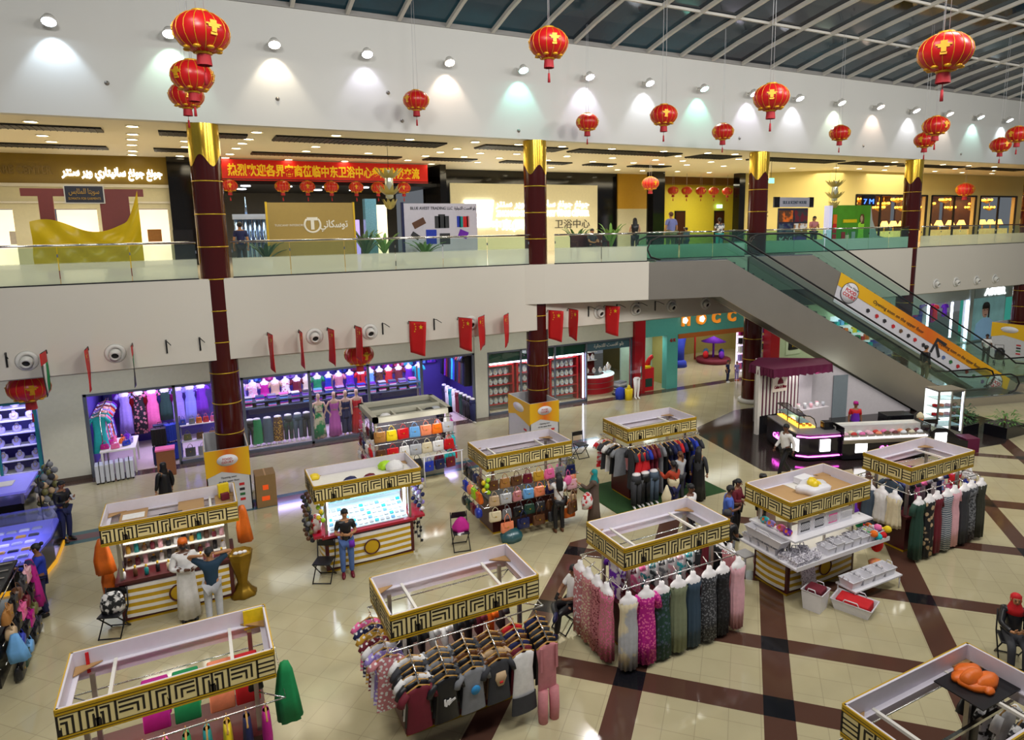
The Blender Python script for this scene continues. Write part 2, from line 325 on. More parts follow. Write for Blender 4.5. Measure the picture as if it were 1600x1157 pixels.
# ---------------------------------------------------------------- columns
def column(x, wave):
    o = struct(MB().lathe([(.395, 0), (.395, 10.2)], 40).build('column', MAROON, None, (x, 21.0, 0)))
    b = MB(); n = 48; rings = [[], []]
    for i in range(n):
        a = 2*PI*i/n; z = 9.75+.16*math.cos(4*(a+PI/2+wave)); rings[0].append((.405*math.cos(a), .405*math.sin(a), z)); rings[1].append((.405*math.cos(a), .405*math.sin(a), 10.74))
    b.loft(rings, False).build('gold_capital', mat('gold_capital', 'd8b440', .22, .8, nz=.1, ns=2), o)
    for k in range(11):
        z = 9.2-.905*k
        if abs(z-6.4) > .15 or 1: MB().lathe([(.396, z-.014), (.404, z-.014), (.404, z+.014), (.396, z+.014)], 40).build('gold_ring', GOLD, o)
    MB().lathe([(.4, 0), (.52, 0), (.55, .05), (.55, .12), (.5, .18), (.4, .18)], 32).build('base_ring', mat('column_base_stone', 'c9c4bb', .4), o)
for x, wv in ((-9.85, 0), (.62, .35), (10.98, .1), (21.6, .15), (31.9, .5), (42.5, .3)): column(x, wv)
# ---------------------------------------------------------------- skylight vault
prof = [(20.65, 14.05), (19.3, 14.36), (17.8, 14.62), (16.4, 14.86), (15.1, 15.05), (13, 15.35), (10.5, 15.62), (8, 15.75), (5, 15.7), (2, 15.4), (-1, 14.85), (-4, 14.0)]
SKYG = bpy.data.materials.new('night_skylight_glass'); SKYG.use_nodes = True
nt = SKYG.node_tree; bs = nt.nodes['Principled BSDF']; tc = nt.nodes.new('ShaderNodeTexCoord'); no = nt.nodes.new('ShaderNodeTexNoise'); no.inputs['Scale'].default_value = .22; no.inputs['Detail'].default_value = 3
nt.links.new(tc.outputs['Object'], no.inputs['Vector']); cr = nt.nodes.new('ShaderNodeValToRGB'); cr.color_ramp.elements[0].color = (*hx('05132a'), 1); cr.color_ramp.elements[1].color = (*hx('12485a'), 1); cr.color_ramp.elements[0].position = .4; cr.color_ramp.elements[1].position = .66
nt.links.new(no.outputs[0], cr.inputs[0]); nt.links.new(cr.outputs[0], bs.inputs['Base Color']); bs.inputs['Roughness'].default_value = .06; bs.inputs['Specular IOR Level'].default_value = .22
RIBM = mat('skylight_rib_paint', 'd0ccc4', .5)
XR = [3.15+1.54*k for k in range(-13, 40)]
b = MB()
for i in range(len(prof)-1):
    (y0, z0), (y1, z1) = prof[i], prof[i+1]
    for k in range(len(XR)-1): b.quad((XR[k], y0, z0+.06), (XR[k+1], y0, z0+.06), (XR[k+1], y1, z1+.06), (XR[k], y1, z1+.06))
struct(b.build('ceiling_skylight', SKYG))
ribme = None
for x in XR:
    if ribme is None:
        b = MB(); rings = []
        for i, (y, z) in enumerate(prof):
            a = prof[max(0, i-1)]; c = prof[min(len(prof)-1, i+1)]; t = Vector((c[0]-a[0], c[1]-a[1])).normalized(); n = (-t.y, t.x)
            s_ = 1 if n[1] < 0 else -1
            rings.append([(-.055, y, z+.05), (.055, y, z+.05), (.055, y+n[0]*s_*.07, z+n[1]*s_*.07), (-.055, y+n[0]*s_*.07, z+n[1]*s_*.07)])
        b.loft(rings); b.sm = [False]*len(b.sm); o = struct(b.build('roof_rib', RIBM, None, (x, 0, 0))); ribme = o
    else:
        o = ribme.copy(); C.objects.link(o); o.location = (x, 0, 0)
for (y, z) in ((17.8, 14.62), (15.1, 15.05), (12.3, 15.42), (8, 15.75)):
    struct(MB().box(-17, 63, y-.04, y+.04, z-.03, z+.05).build('roof_purlin', RIBM))
# ================================================================ GOODS BUILDERS
PAL = {'black': '15151a', 'charcoal': '33343a', 'grey': '7c7e84', 'silver': 'b4b6bc', 'white': 'e6e4e4', 'cream': 'dccfae', 'beige': 'c2a582', 'tan': 'a8743c', 'brown': '5c3820', 'maroon': '6a1226', 'red': 'c8141e', 'coral': 'ee8a62', 'orange': 'e8701c', 'yellow': 'e6c81e', 'lime': 'a8d820', 'green': '0f8a4e', 'dark green': '1c4034', 'teal': '148a8c', 'turquoise': '28b8c0', 'sky blue': '6aa6e0', 'blue': '1f38b0', 'navy': '1a2050', 'purple': '6a1eae', 'lilac': '9c8ad8', 'magenta': 'b81486', 'pink': 'ee6ea8', 'pale pink': 'e6b0bc', 'dusty rose': 'c07a80', 'olive': '6c6a3a', 'slate': '4a5a6c', 'gold': 'c89a30'}
def fab(c, r=.75): return mat('fabric_'+c.replace(' ', '_'), PAL[c], r, nz=.15, ns=14)
def leather(c): return mat('leather_'+c.replace(' ', '_'), PAL[c], .35, nz=.1, ns=20)
def prn(c, c2, kind='floral', ps=14): return mat('print_%s_%s_%s' % (c.replace(' ', '_'), c2.replace(' ', '_'), kind), PAL[c], .75, nz=.15, ns=14, pat=kind, col2=PAL[c2], ps=ps)
ORD = ['first', 'second', 'third', 'fourth', 'fifth', 'sixth', 'seventh', 'eighth', 'ninth', 'tenth', 'eleventh', 'twelfth', 'thirteenth', 'fourteenth', 'fifteenth', 'sixteenth', 'seventeenth', 'eighteenth', 'nineteenth', 'twentieth', 'twenty-first', 'twenty-second', 'twenty-third', 'twenty-fourth']
PLASTER = mat('mannequin_white', 'ece8ea', .35); SKINP = mat('mannequin_skin', 'd8b49a', .4); WOOD = mat('hanger_wood', 'c0924a', .5)
def bust_mesh(n=14):
    return MB().ell([(0, 0, -.34, .13, .09), (0, 0, -.22, .125, .085), (0, 0, -.12, .155, .1), (0, 0, -.02, .17, .09), (0, 0, .03, .11, .07), (0, 0, .06, .055, .052), (0, 0, .13, .046, .046), (0, 0, .135, .02, .02)], n)
def gown_mesh(L=1.3, w=.185, hem=.27, fold=.1, nf=9, ph=0, waist=.75, deep=.12, sleeve=0, d=.62):
    b = MB(); k = w/.185
    b.ell([(0, .01, .04-deep*.9, w*.56, .072), (0, 0, -deep, w*1.0, .11), (0, 0, -.2, w*.92, .105, .1), (0, 0, -.38, w*waist, .09, .3), (0, 0, -.55, w*1.02, .115, .6), (0, 0, -.55-(L-.55)*.5, (w+hem)/2, (w+hem)/2*d, .9), (0, 0, -L, hem, hem*d, 1), (0, 0, -L+.02, hem*.9, hem*.9*d, 1)], 54, False, fold, nf, ph)
    for s in (-1, 1):
        b.tube([(s*w*.5, .0, .0), (s*w*.72, -.03, -deep*.6), (s*w*.8, -.03, -deep*1.2)], [.025, .03, .03], 6)
        if sleeve: b.tube([(s*w*.85, 0, -.04), (s*(w+.05), 0, -.14), (s*(w+.07), -.01, -.14-sleeve)], [.06, .07, .075], 8)
    return b
def gown_form(label, loc, rot, m, L=1.3, w=.185, hem=.27, chain=0, group=None, nf=9, ph=0, sleeve=0, waist=.75, deep=.12, fold=.1, bust=PLASTER, name='display_dress', cat='dress', d=.62):
    t = thing(name, label, cat, loc, rot, group)
    bust_mesh().build('bust', bust, t)
    gown_mesh(L, w, hem, fold, nf, ph, waist, deep, sleeve, d).build('gown', m, t)
    if chain:
        MB().tube([(0, 0, .12), (0, chain*.55, chain*.83)], .012, 6).build('chain', CHROME, t)
    return t
def hung_garment(label, loc, rot, m, L=1.2, w=.2, hem=.2, group=None, name='hanging_dress', cat='dress', sleeve=.18, ph=0, hang=WOOD, d=.28, fold=.12):
    """garment on a wooden hanger; origin at the rail"""
    t = thing(name, label, cat, loc, rot, group)
    b = MB(); b.tube([(0, 0, .02), (.03, 0, .03), (.035, 0, 0), (0, 0, -.03), (0, 0, -.06)], .006, 5).tube([(-w, 0, -.13), (0, 0, -.055), (w, 0, -.13)], .014, 6)
    b.build('hanger', hang, t)
    g = MB(); g.ell([(0, 0, -.075, .05, .04), (0, 0, -.1, w*.75, .045), (0, 0, -.14, w, .05), (0, 0, -.3, w*.92, .06, .2), (0, 0, -.45*max(L, .7), w*.85, .065, .5), (0, 0, -L, hem, hem*d, 1)], 20, False, fold, 7, ph)
    if sleeve:
        for s in (-1, 1): g.tube([(s*w*.86, 0, -.13), (s*(w+.06), 0, -.16-sleeve*.5), (s*(w+.085), 0, -.16-sleeve)], [.05, .06, .062], 8)
    g.build('garment', m, t); return t
def handbag(label, loc, rot, col, w=.3, h=.22, d=.1, drop=.16, group=None, style=0, strap=None):
    """handbag hanging by its handle; origin at the hook"""
    t = thing('handbag', label, 'handbag', loc, rot, group); m = leather(col); z1 = -drop; z0 = -drop-h
    b = MB()
    if style == 2: b.at((0, 0, z0+h/2), (PI/2, 0, 0)).lathe([(.001, -d/2), (h*.42, -d/2), (h*.5, -d*.3), (h*.5, d*.3), (h*.42, d/2), (.001, d/2)], 18)
    else:
        k = .82 if style == 1 else 1.0
        rings = []
        for z, f, g in ((z0, .93, .8), (z0+.02, 1, 1), (z0+h*.6, (1+k)/2, .8), (z1-.01, k, .35), (z1, k*.96, .3)):
            x, y = w/2*f, d/2*g; c = min(x, y)*.45
            rings.append([(-x+c, -y, z), (x-c, -y, z), (x, -y+c, z), (x, y-c, z), (x-c, y, z), (-x+c, y, z), (-x, y-c, z), (-x, -y+c, z)])
        b.loft(rings)
    b.build('body', m, t, bevel=0)
    hm = leather(strap or col); q = w*.25
    MB().tube([(-q, -d*.3, z1-.03), (-q*.8, -d*.1, z1+drop*.6), (0, 0, 0), (q*.8, -d*.1, z1+drop*.6), (q, -d*.3, z1-.03)], .009, 6).build('handle', hm, t)
    if style != 2:
        f = MB().prism([(-w*.34, z1+.004), (w*.34, z1+.004), (w*.3, z1-h*.38), (0, z1-h*.5), (-w*.3, z1-h*.38)], -d*.5-.006, -d*.2, 'y')
        f.build('flap', m, t); MB().box(-.015, .015, -d*.5-.014, -d*.5, z1-h*.48, z1-h*.38).build('clasp', GOLD, t)
    return t
def full_mannequin(label, loc, rot, m, L=1.35, group=None, skin=SKINP, legs=False, arm=0):
    t = thing('mannequin', label, 'mannequin', loc, rot, group)
    b = MB().ell([(0, 0, 1.05, .14, .1), (0, 0, 1.2, .13, .09), (0, 0, 1.34, .165, .1), (0, 0, 1.42, .17, .08), (0, 0, 1.46, .07, .06), (0, 0, 1.53, .045, .045), (0, -.015, 1.57, .06, .075), (0, -.015, 1.66, .07, .09), (0, 0, 1.73, .06, .07), (0, 0, 1.76, .02, .02)], 14)
    for s in (-1, 1):
        b.tube([(s*.17, 0, 1.4), (s*(.22+arm*.1), .02, 1.14), (s*(.2-arm*.05), -.06, .9), (s*.2, -.09, .8)], [.045, .038, .028, .02], 8)
        b.tube([(s*.08, 0, .95), (s*.085, 0, .5), (s*.085, .01, .09), (s*.09, -.1, .03)], [.07, .05, .035, .03], 8)
    b.build('body', skin, t)
    g = gown_mesh(1.36 if not legs else .75, .18, .24 if not legs else .2, .07)
    g.M = Matrix.Translation((0, 0, 1.42)); g.v = [tuple(g.M @ Vector(v)) for v in g.v]; g.build('gown', m, t)
    if legs:
        q = MB()
        for s in (-1, 1): q.tube([(s*.085, 0, .95), (s*.09, 0, .5), (s*.09, 0, .1)], [.11, .1, .09], 10)
        q.build('trousers', m, t)
    return t
def trouser_form(label, loc, rot, m, group=None, skirt=False, L=.98):
    t = thing('trouser_mannequin', label, 'mannequin', loc, rot, group)
    b = MB().ell([(0, 0, L, .13, .1), (0, 0, L+.06, .12, .09), (0, 0, L+.08, .05, .04)], 14)
    for s in (-1, 1): b.tube([(s*.06, 0, L+.01), (s*.085, 0, .3), (s*.085, .01, .08), (s*.095, -.1, .03)], [.05, .045, .034, .03], 8)
    b.build('hips', PLASTER, t)
    g = MB()
    if skirt: g.ell([(0, 0, L+.02, .135, .105), (0, 0, L-.2, .17, .12, .4), (0, 0, .12, .19, .13, 1)], 20, False, .08, 7)
    else:
        g.ell([(0, 0, L+.02, .135, .105), (0, 0, L-.2, .17, .12)], 14)
        for s in (-1, 1): g.tube([(s*.08, 0, L-.14), (s*.09, 0, .5), (s*.09, 0, .12)], [.095, .078, .075], 10)
    g.build('trousers' if not skirt else 'skirt', m, t); return t
def suitcase(label, loc, rot, m, w=.4, h=.6, d=.24, group=None):
    t = thing('suitcase', label, 'suitcase', loc, rot, group)
    b = MB().box(-w/2, w/2, -d/2, d/2, .05, h)
    for k in range(5): x = -w*.36+k*w*.18; b.box(x-.015, x+.015, -d/2-.012, d/2+.012, .08, h-.04)
    b.build('shell', m, t, bevel=.02)
    MB().box(-w/2-.003, w/2+.003, -.012, .012, .06, h+.004).build('zip_band', BLACK, t)
    MB().tube([(-.08, 0, h), (-.08, 0, h+.07), (.08, 0, h+.07), (.08, 0, h)], .012, 6).build('handle', BLACK, t)
    for sx in (-1, 1):
        for sy in (-1, 1): MB().at((sx*w*.4, sy*d*.35, .03), (0, PI/2, 0)).lathe([(.001, -.015), (.03, -.015), (.03, .015), (.001, .015)], 10).build('wheel', BLACK, t)
    return t
def folded_stack(label, loc, rot, cols, group=None, w=.3, d=.26):
    t = thing('folded_clothes', label, 'folded clothes', loc, rot, group); z = 0
    for c in cols:
        MB().box(-w/2+random.uniform(-.01, .01), w/2, -d/2, d/2, z, z+.045).build('layer', fab(c), t, bevel=.015); z += .047
    return t
def neck_bust(label, loc, rot=0, m=None, group=None, s=1):
    """small velvet jewellery bust with a necklace"""
    t = thing('jewellery_bust', label, 'jewellery bust', loc, rot, group)
    MB().at((0, 0, 0), (0, 0, 0), (s, s, s)).ell([(0, 0, 0, .09, .05), (0, 0, .03, .09, .05), (0, .01, .1, .13, .05), (0, .015, .2, .12, .045), (0, .02, .25, .05, .035), (0, .02, .31, .04, .03), (0, .02, .315, .01, .01)], 12).build('bust', m or PLASTER, t)
    MB().at((0, 0, 0), (0, 0, 0), (s, s, s)).tube([(.055*math.cos(a), -.02-.035*max(0, -math.sin(a)), .2+.075*math.sin(a)) for a in (2*PI*i/12 for i in range(12))], .009, 5, True).build('necklace', GOLD, t)
    return t
# ================================================================ GROUND-FLOOR SHOPS
YG = 24.7
SW = WALLW
b = MB().box(-4.62, -3.42, YG, YG+.3, 0, 4.17); struct(b.build('wall_left_plain', SW)); struct(MB().box(-18, -5.9, YG, YG+.3, 0, 4.17).build('wall_far_left', SW))
struct(MB().box(-5.9, -4.62, YG, YG+.3, 2.75, 4.17).build('wall_over_jewellery', SW))
struct(MB().box(-3.42, 10.0, YG, YG+.3, 2.76, 4.17).build('wall_over_dress_shop', SW)); struct(MB().box(10.0, 10.55, YG-.05, YG+.3, 0, 4.17).build('wall_pilaster', SW)); struct(MB().box(10.55, 17.9, YG, YG+.3, 2.72, 4.17).build('wall_over_jewellery_shops', SW))
struct(MB().box(-4.62, -3.42, YG-.03, YG, 0, .12).build('baseboard_left', mat('brown_skirting', '5c5048', .4)))
# --- dress shop shell
VIO = mat('violet_wall', '4c3f9c', .6); SHF = mat('shop_floor', 'd8c6c0', .2)
struct(MB().box(-3.5, 10.1, 28.3, 28.4, 0, 3.0).box(-3.55, -3.42, 25, 28.4, 0, 3).box(10.1, 10.2, 25, 28.4, 0, 3).build('wall_dress_shop', VIO))
struct(MB().box(-3.5, 10.2, 25, 28.4, 2.95, 3.0).build('ceiling_dress_shop', WHITE)); struct(MB().box(-3.4, 10.1, 24.75, 28.3, 0, .006).build('floor_dress_shop', SHF))
fr = MB()
for x in (-3.36, -.86, 1.25, 3.5, 5.65, 7.75, 9.95): fr.box(x-.045, x+.045, YG-.02, YG+.08, 0, 2.76)
fr.box(-3.4, 10.0, YG-.02, YG+.08, 2.68, 2.76).box(-.86, 7.75, YG-.02, YG+.08, 0, .1)
wf = struct(fr.build('window_1', mat('window_alloy', '7a8290', .35, .6)))
PANE = glass('shop_front_glass', (.97, .98, 1), .05)
for x0, x1 in ((-.86, 1.25), (1.25, 3.5), (3.5, 5.65), (5.65, 7.75)): MB().box(x0+.045, x1-.045, YG+.02, YG+.03, .1, 2.68).build('pane', PANE, wf)
for x in (-2, .3, 2.6, 4.9, 7.1, 9.0):
    lamp('dress_shop_lamp', 'AREA', (x, 26.3, 2.9), 50, (.55, .46, 1.0), 1.3, .5); lamp('dress_shop_front_lamp', 'AREA', (x, 25.2, 2.7), 22, (.85, .78, 1), 1.2, .3, aim=(x, 26.5, .8))
# shelves of folded clothes, display rail
sh = thing('shelf_unit', 'white shelf of folded clothes along the dress shop behind the blue gowns', 'shelf', (0, 26.75, 0))
MB().box(1.2, 8.3, -.2, .25, 1.36, 1.4).build('upper_board', fab('slate'), sh); MB().box(1.2, 8.3, -.2, .25, 1.12, 1.15).build('lower_board', fab('slate'), sh); MB().box(1.2, 8.3, .22, .25, 0, 1.36).build('back_board', fab('navy'), sh)
for x in (1.25, 4.7, 8.25): MB().box(x-.03, x+.03, .2, .25, 0, 2.0).build('upright', STEEL, sh)
cs = ['pink', 'lilac', 'slate', 'sky blue', 'purple', 'white', 'navy', 'grey', 'magenta', 'silver', 'charcoal', 'blue']
n = 0
for lv, z in (('upper', 1.4), ('lower', 1.15)):
    for i in range(16):
        if lv == 'lower' and 1.4+i*.43 > 8.2: continue
        c = [cs[(i*5+k*3+(2 if lv == 'lower' else 0)) % 12] for k in range(4 if lv == 'upper' else 3)]
        folded_stack('folded stack under %s cloth, %s on the dress shop\'s %s shelf from its doorway' % (c[-1], ORD[i], lv), (1.5+i*.43, 26.72, z), 0, c, 'folded clothes on the dress shop shelves')
tops = ['lilac', 'pale pink', 'magenta', 'beige', 'white', 'maroon', 'cream', 'green', 'blue', 'dusty rose', 'purple', 'red', 'sky blue', 'brown', 'red', 'maroon', 'purple', 'turquoise']
lows = [None, None, None, 'olive', 'dusty rose', 'black', 'yellow', 'green', 'blue', 'brown', 'blue', 'navy', 'yellow', 'black', 'blue', 'gold', 'purple', 'lilac']
for i, x in enumerate((1.33, 1.74, 2.17, 2.56, 2.95, 3.38, 3.76, 4.17, 4.62, 5.02, 5.47, 5.93, 6.31, 6.7, 7.09, 7.53, 7.97, 8.4)):
    t = thing('bust_display', '%s blouse on a bust, %s in the dress shop back row from its doorway' % (tops[i], ORD[i]), 'dress bust', (x, 27.25, 1.98), 0, 'busts along the dress shop back wall')
    bust_mesh().build('bust', PLASTER, t)
    lw = lows[i]; m = prn(tops[i], lw or 'white', 'floral', 12) if i % 3 == 1 else fab(tops[i])
    gown_mesh(.55 if i < 14 else .9, .19, .2 if i < 14 else .2, .05, 7, i, .8, .12, .1 if i % 2 else 0).build('blouse', m, t)
    MB().cyl((0, 0, -1.97), (0, 0, -.33), .015).build('stand', CHROME, t)
for i, (c, c2, x) in enumerate((('blue', 'sky blue', 1.9), ('magenta', 'pink', 2.4), ('purple', 'lilac', 4.0), ('blue', 'navy', 5.3), ('magenta', 'purple', 6.5), ('purple', 'magenta', 7.3), ('pink', 'red', 7.8), ('turquoise', 'sky blue', 8.2), ('lilac', 'blue', 1.2), ('sky blue', 'blue', 8.8), ('purple', 'blue', 9.3), ('maroon', 'purple', 5.9), ('lilac', 'purple', 3.2))):
    hung_garment('%s dress hung high on the dress shop back wall, %s of that row' % (c, ORD[i]), (x, 28.1, 2.85), 0, prn(c, c2, 'noise', 6), 1.0, .22, .24, 'dresses on the back wall', sleeve=.25)
# long dresses by the doorway
for c, x, L, m, desc in (('lilac', -2.54, 1.5, fab('lilac'), 'pale lilac gown'), ('black', -2.1, 1.55, prn('black', 'dusty rose', 'floral', 10), 'black floral gown'), ('pink', -1.67, 1.5, fab('pink'), 'plain pink gown'), ('teal', -1.25, 1.15, fab('dark green'), 'dark teal gown'), ('sky', -.84, 1.5, fab('lilac'), 'silvery blue gown'), ('lil', -.43, 1.4, mat('fabric_pale_violet', '8a90e0', .7), 'periwinkle gown'), ('pur', -.06, 1.1, fab('purple'), 'purple gown')):
    gown_form(desc+' on a bust at the back of the dress shop entrance', (x, 27.3, 2.12), 0, m, L, .19, .23, name='display_dress', cat='dress', sleeve=.06, fold=.06)
for i, (c, x) in enumerate((('red', -1.95), ('purple', -2.85), ('navy', -3.1), ('red', -2.35), ('magenta', -1.1))):
    hung_garment('%s dress on the wall behind the gown busts, %s from the shop corner' % (c, ORD[i]), (x, 28.05, 2.6 if i else 2.0), 0, fab(c), 1.5, .2, .26, 'wall dresses behind the gowns')
for i, c in enumerate(['turquoise', 'pink', 'teal', 'red', 'lilac', 'orange', 'maroon', 'sky blue', 'purple']):
    hung_garment('%s garment on the rail inside the dress shop entrance, %s from the front' % (c, ORD[i]), (-3.1, 25.0+.28*i, 2.0), 0, prn(c, 'white', 'noise', 5) if i % 2 else fab(c), 1.3, .2, .24, 'garments on the entrance rail')
rl = thing('clothes_rail', 'steel clothes rail inside the dress shop entrance carrying bright garments', 'clothes rail', (-3.05, 24.9, 0))
MB().cyl((0, 0, 2.01), (0, 2.6, 2.01), .015).build('rail', CHROME, rl); MB().cyl((0, .02, 0), (0, .02, 2.01), .015).build('post', CHROME, rl); MB().cyl((0, 2.58, 0), (0, 2.58, 2.01), .015).build('post', CHROME, rl)
for i in range(4):
    suitcase('white hard suitcase outside the dress shop, %s from the plain wall' % ORD[i], (-3.12+i*.27, 24.05+i*.03, 0), PI/2+.1, mat('suitcase_white', 'c8ccd8', .3), .42, .62, .22, 'white suitcases at the dress shop')
for i, (c, dxx, dyy) in enumerate((('magenta', 0, .1), ('pink', .3, 0), ('blue', .6, .2), ('magenta', .1, .5), ('orange', .45, .6), ('lilac', .7, .5), ('pink', .2, .9), ('purple', .55, 1.0))):
    handbag('%s small bag on the bag table inside the dress shop entrance, %s of the pile' % (c, ORD[i]), (-3.0+dxx, 24.75+dyy, 1.14), .3*i, c, .26, .16, .14, .12, 'bags on the entrance table', 1)
tb = thing('display_table', 'low table of bright bags behind the white suitcases', 'table', (-2.62, 25.3, 0))
MB().box(-.5, .5, -.75, .75, .8, .85).build('table_top', WHITE, tb)
for sx in (-.45, .45):
    for sy in (-.7, .7): MB().box(sx-.03, sx+.03, sy-.03, sy+.03, 0, .8).build('leg', WHITE, tb)
for i, (x, y, z, c) in enumerate(((-1.45, 25.0, 0, 'navy'), (-1.4, 25.5, 0, 'black'), (-1.05, 25.3, 0, 'blue'), (-1.45, 25.0, .66, 'black'), (-1.4, 25.5, .66, 'navy'), (-1.05, 25.35, .66, 'blue'))):
    suitcase('%s soft suitcase %s by the dress shop doorway, %s of the dark luggage' % (c, 'stacked on another' if z else 'standing', ORD[i]), (x, y, z), .2*(i % 3), fab(c, .4), .44, .62, .26, 'dark suitcases by the doorway')
dk = thing('sales_desk', 'brown sales desk with a pink top at the dress shop door', 'desk', (-1.25, 23.85, 0))
MB().box(-.26, .26, -.2, .2, 0, .85).build('body', mat('desk_brown', '8a5638', .5), dk); MB().box(-.28, .28, -.22, .22, .85, .9).build('table_top', fab('pink', .3), dk)
# low front display: skirts, mannequins
for i, (x, m, dsc, sk) in enumerate(((1.42, fab('black'), 'black', 0), (1.66, fab('green'), 'bright green', 1), (2.02, fab('slate'), 'slate blue', 1), (2.38, prn('brown', 'gold', 'floral', 16), 'brown patterned', 1), (2.74, prn('dark green', 'charcoal', 'noise', 6), 'dark green', 0), (3.08, fab('slate'), 'grey blue', 0), (3.4, fab('charcoal'), 'charcoal', 0))):
    trouser_form('%s %s on a half mannequin behind glass, %s from the column' % (dsc, 'skirt' if sk else 'trousers', ORD[i]), (x, 25.35, .006), 0, m, 'half mannequins in the window', bool(sk), 1.0)
for x, m, dsc, a in ((3.83, prn('green', 'cream', 'noise', 3), 'green and cream gown', .6), (4.4, mat('fabric_orchid', 'c860b8', .7), 'orchid pink gown', 1), (4.83, fab('navy'), 'navy jumpsuit', 0), (5.25, fab('red'), 'red gown with a shawl', 0)):
    full_mannequin('full mannequin in the dress shop window wearing a '+dsc, (x, 25.15, .006), 0, m, legs=dsc.startswith('navy'), arm=a)
for i in range(9):
    c = ['navy', 'black', 'black', 'dark green', 'maroon', 'white', 'teal', 'white', 'navy'][i]
    trouser_form('%s trousers on half mannequin, %s in the row at the dress shop far door' % (c, ORD[i]), (9.62-.02*i, 24.1+.36*i, .006), PI/2, fab(c), 'trouser mannequins at the far door')
for i in range(14):
    c = ['black', 'navy', 'charcoal', 'maroon', 'navy', 'black', 'blue', 'turquoise', 'navy', 'black', 'maroon', 'purple', 'black', 'navy'][i]
    hung_garment('%s long garment on the dress shop side wall rail, %s from the front' % (c, ORD[i]), (9.82, 24.95+.22*i, 2.7), 0, fab(c), 1.35, .2, .2, 'garments on the side wall rail')
for i, (c, x) in enumerate((('blue', -.7), ('grey', -.42), ('orange', -.2), ('red', .02), ('pink', .25), ('magenta', .45))):
    handbag('%s bag on the window shelf beside the brown column, %s from the doorway' % (c, ORD[i]), (x, 25.3, 1.52), 0, c, .2, .2, .12, .12, 'bags on the window shelf', 1)
for i, (c, x) in enumerate((('olive', -.6), ('brown', -.2), ('tan', .2), ('olive', .6))):
    handbag('%s bag on the low window shelf beside the brown column, %s from the doorway' % (c, ORD[i]), (x, 25.3, .98), 0, c, .26, .22, .12, .12, 'bags on the low window shelf', 1)
for i, (c, x) in enumerate((('charcoal', -.55), ('grey', -.15), ('black', .3))):
    handbag('%s tote in the bottom of the window beside the brown column, %s from the doorway' % (c, ORD[i]), (x, 25.2, .52), 0, c, .32, .3, .14, .14, 'totes in the window bottom')
ws = thing('window_shelf', 'three-tier glass shelf of bags in the window beside the brown column', 'shelf', (0, 25.3, 0))
for z in (.05, .62, 1.2): MB().box(-.8, .85, -.15, .15, z-.02, z).build('shelf_board', WHITE, ws)
for x in (-.8, .85): MB().box(x-.02, x+.02, .12, .16, 0, 1.5).build('upright', CHROME, ws)
# --- jewellery shop at the far left (teal-framed window)
struct(MB().box(-8, -4.62, 27, 27.1, 0, 2.75).box(-4.7, -4.6, 25, 27.1, 0, 2.75).build('wall_jewellery_left', VIO))
tf = struct(MB().box(-7.6, -4.66, YG+.1, YG+.2, 2.66, 2.76).box(-4.76, -4.66, YG+.1, YG+.2, 0, 2.7).box(-5.76, -5.7, YG+.1, YG+.2, 0, 2.7).box(-7.6, -4.66, YG+.1, YG+.2, .2, .3).build('window_2', mat('teal_frame', '2f8a9a', .3)))
for x0, x1 in ((-7.5, -5.76), (-5.7, -4.76)): MB().box(x0, x1, YG+.14, YG+.15, .3, 2.66).build('pane', PANE, tf)
for x in (-6.6, -5.2): lamp('jewellery_window_lamp', 'AREA', (x, 25.1, 2.6), 42, (.42, .40, 1), 1, .3)
js = thing('stepped_display', 'stepped white display of jewellery busts in the teal framed window', 'display', (-6.22, 25.1, 0))
for k, z in enumerate((.35, .75, 1.2, 1.62, 2.02, 2.4)): MB().box(-1.5, 1.4, .12+.05*k, .6+.05*k, z-.03, z).build('step', mat('lit_step', 'c8c4f4', .4, em=.35) if k in (3, 5) else WHITE, js)
n = 0
for k, z in enumerate((.35, .75, 1.2, 1.62, 2.02, 2.4)):
    for i in range(6):
        if k == 5 and 0: continue
        neck_bust('pale jewellery bust in the teal framed window, %s on the %s step up' % (ORD[i], ORD[k]), (-4.98-.42*i+(.05 if k % 2 else 0), 25.38+.05*k, z), 0, mat('bust_lilac', 'c8c0f0', .5), 'busts in the teal framed window', .95)
# --- red jewellery shops
struct(MB().box(10.55, 17.9, 28, 28.1, 0, 2.9).box(10.45, 10.58, 25, 28, 0, 2.9).box(15.42, 15.5, 25, 26.3, 0, 2.7).build('wall_red_jewellery', mat('dark_red_wall', '6e1a1c', .5)))
struct(MB().box(10.55, 17.9, 25, 28, 2.86, 2.9).build('ceiling_jewellery', WHITE))
gf = MB()
for x in (10.6, 12.14, 13.8, 15.4, 17.85): gf.box(x-.035, x+.035, YG+.02, YG+.1, 0, 2.72)
gf.box(10.6, 17.9, YG+.02, YG+.1, 2.64, 2.72).box(10.6, 15.4, YG+.02, YG+.1, 0, .1); gw = struct(gf.build('window_3', mat('window_alloy', '7a8290', .35, .6)))
for x0, x1 in ((10.6, 12.14), (12.14, 13.8), (13.8, 15.4)): MB().box(x0+.035, x1-.035, YG+.05, YG+.06, .1, 2.64).build('pane', PANE, gw)
GRN = mat('green_sign', '0f4a34', .3, nz=.3, ns=2)
for x0, x1 in ((10.66, 13.76), (13.84, 15.36)):
    s = tag(MB().box(x0, x1, YG+.11, YG+.16, 2.22, 2.64).build('sign_board', GRN), 'dark green shop sign band above the %s red shelf window' % ('wider' if x0 < 12 else 'narrower'), 'sign')
s = thing('sign_board', 'blue grey sign with pale Arabic script above the open jewellery counter', 'sign', (16.65, YG+.12, 2.45)); MB().box(-1.15, 1.15, 0, .05, -.2, .2).build('panel', mat('slate_sign', '4a6a78', .4), s)
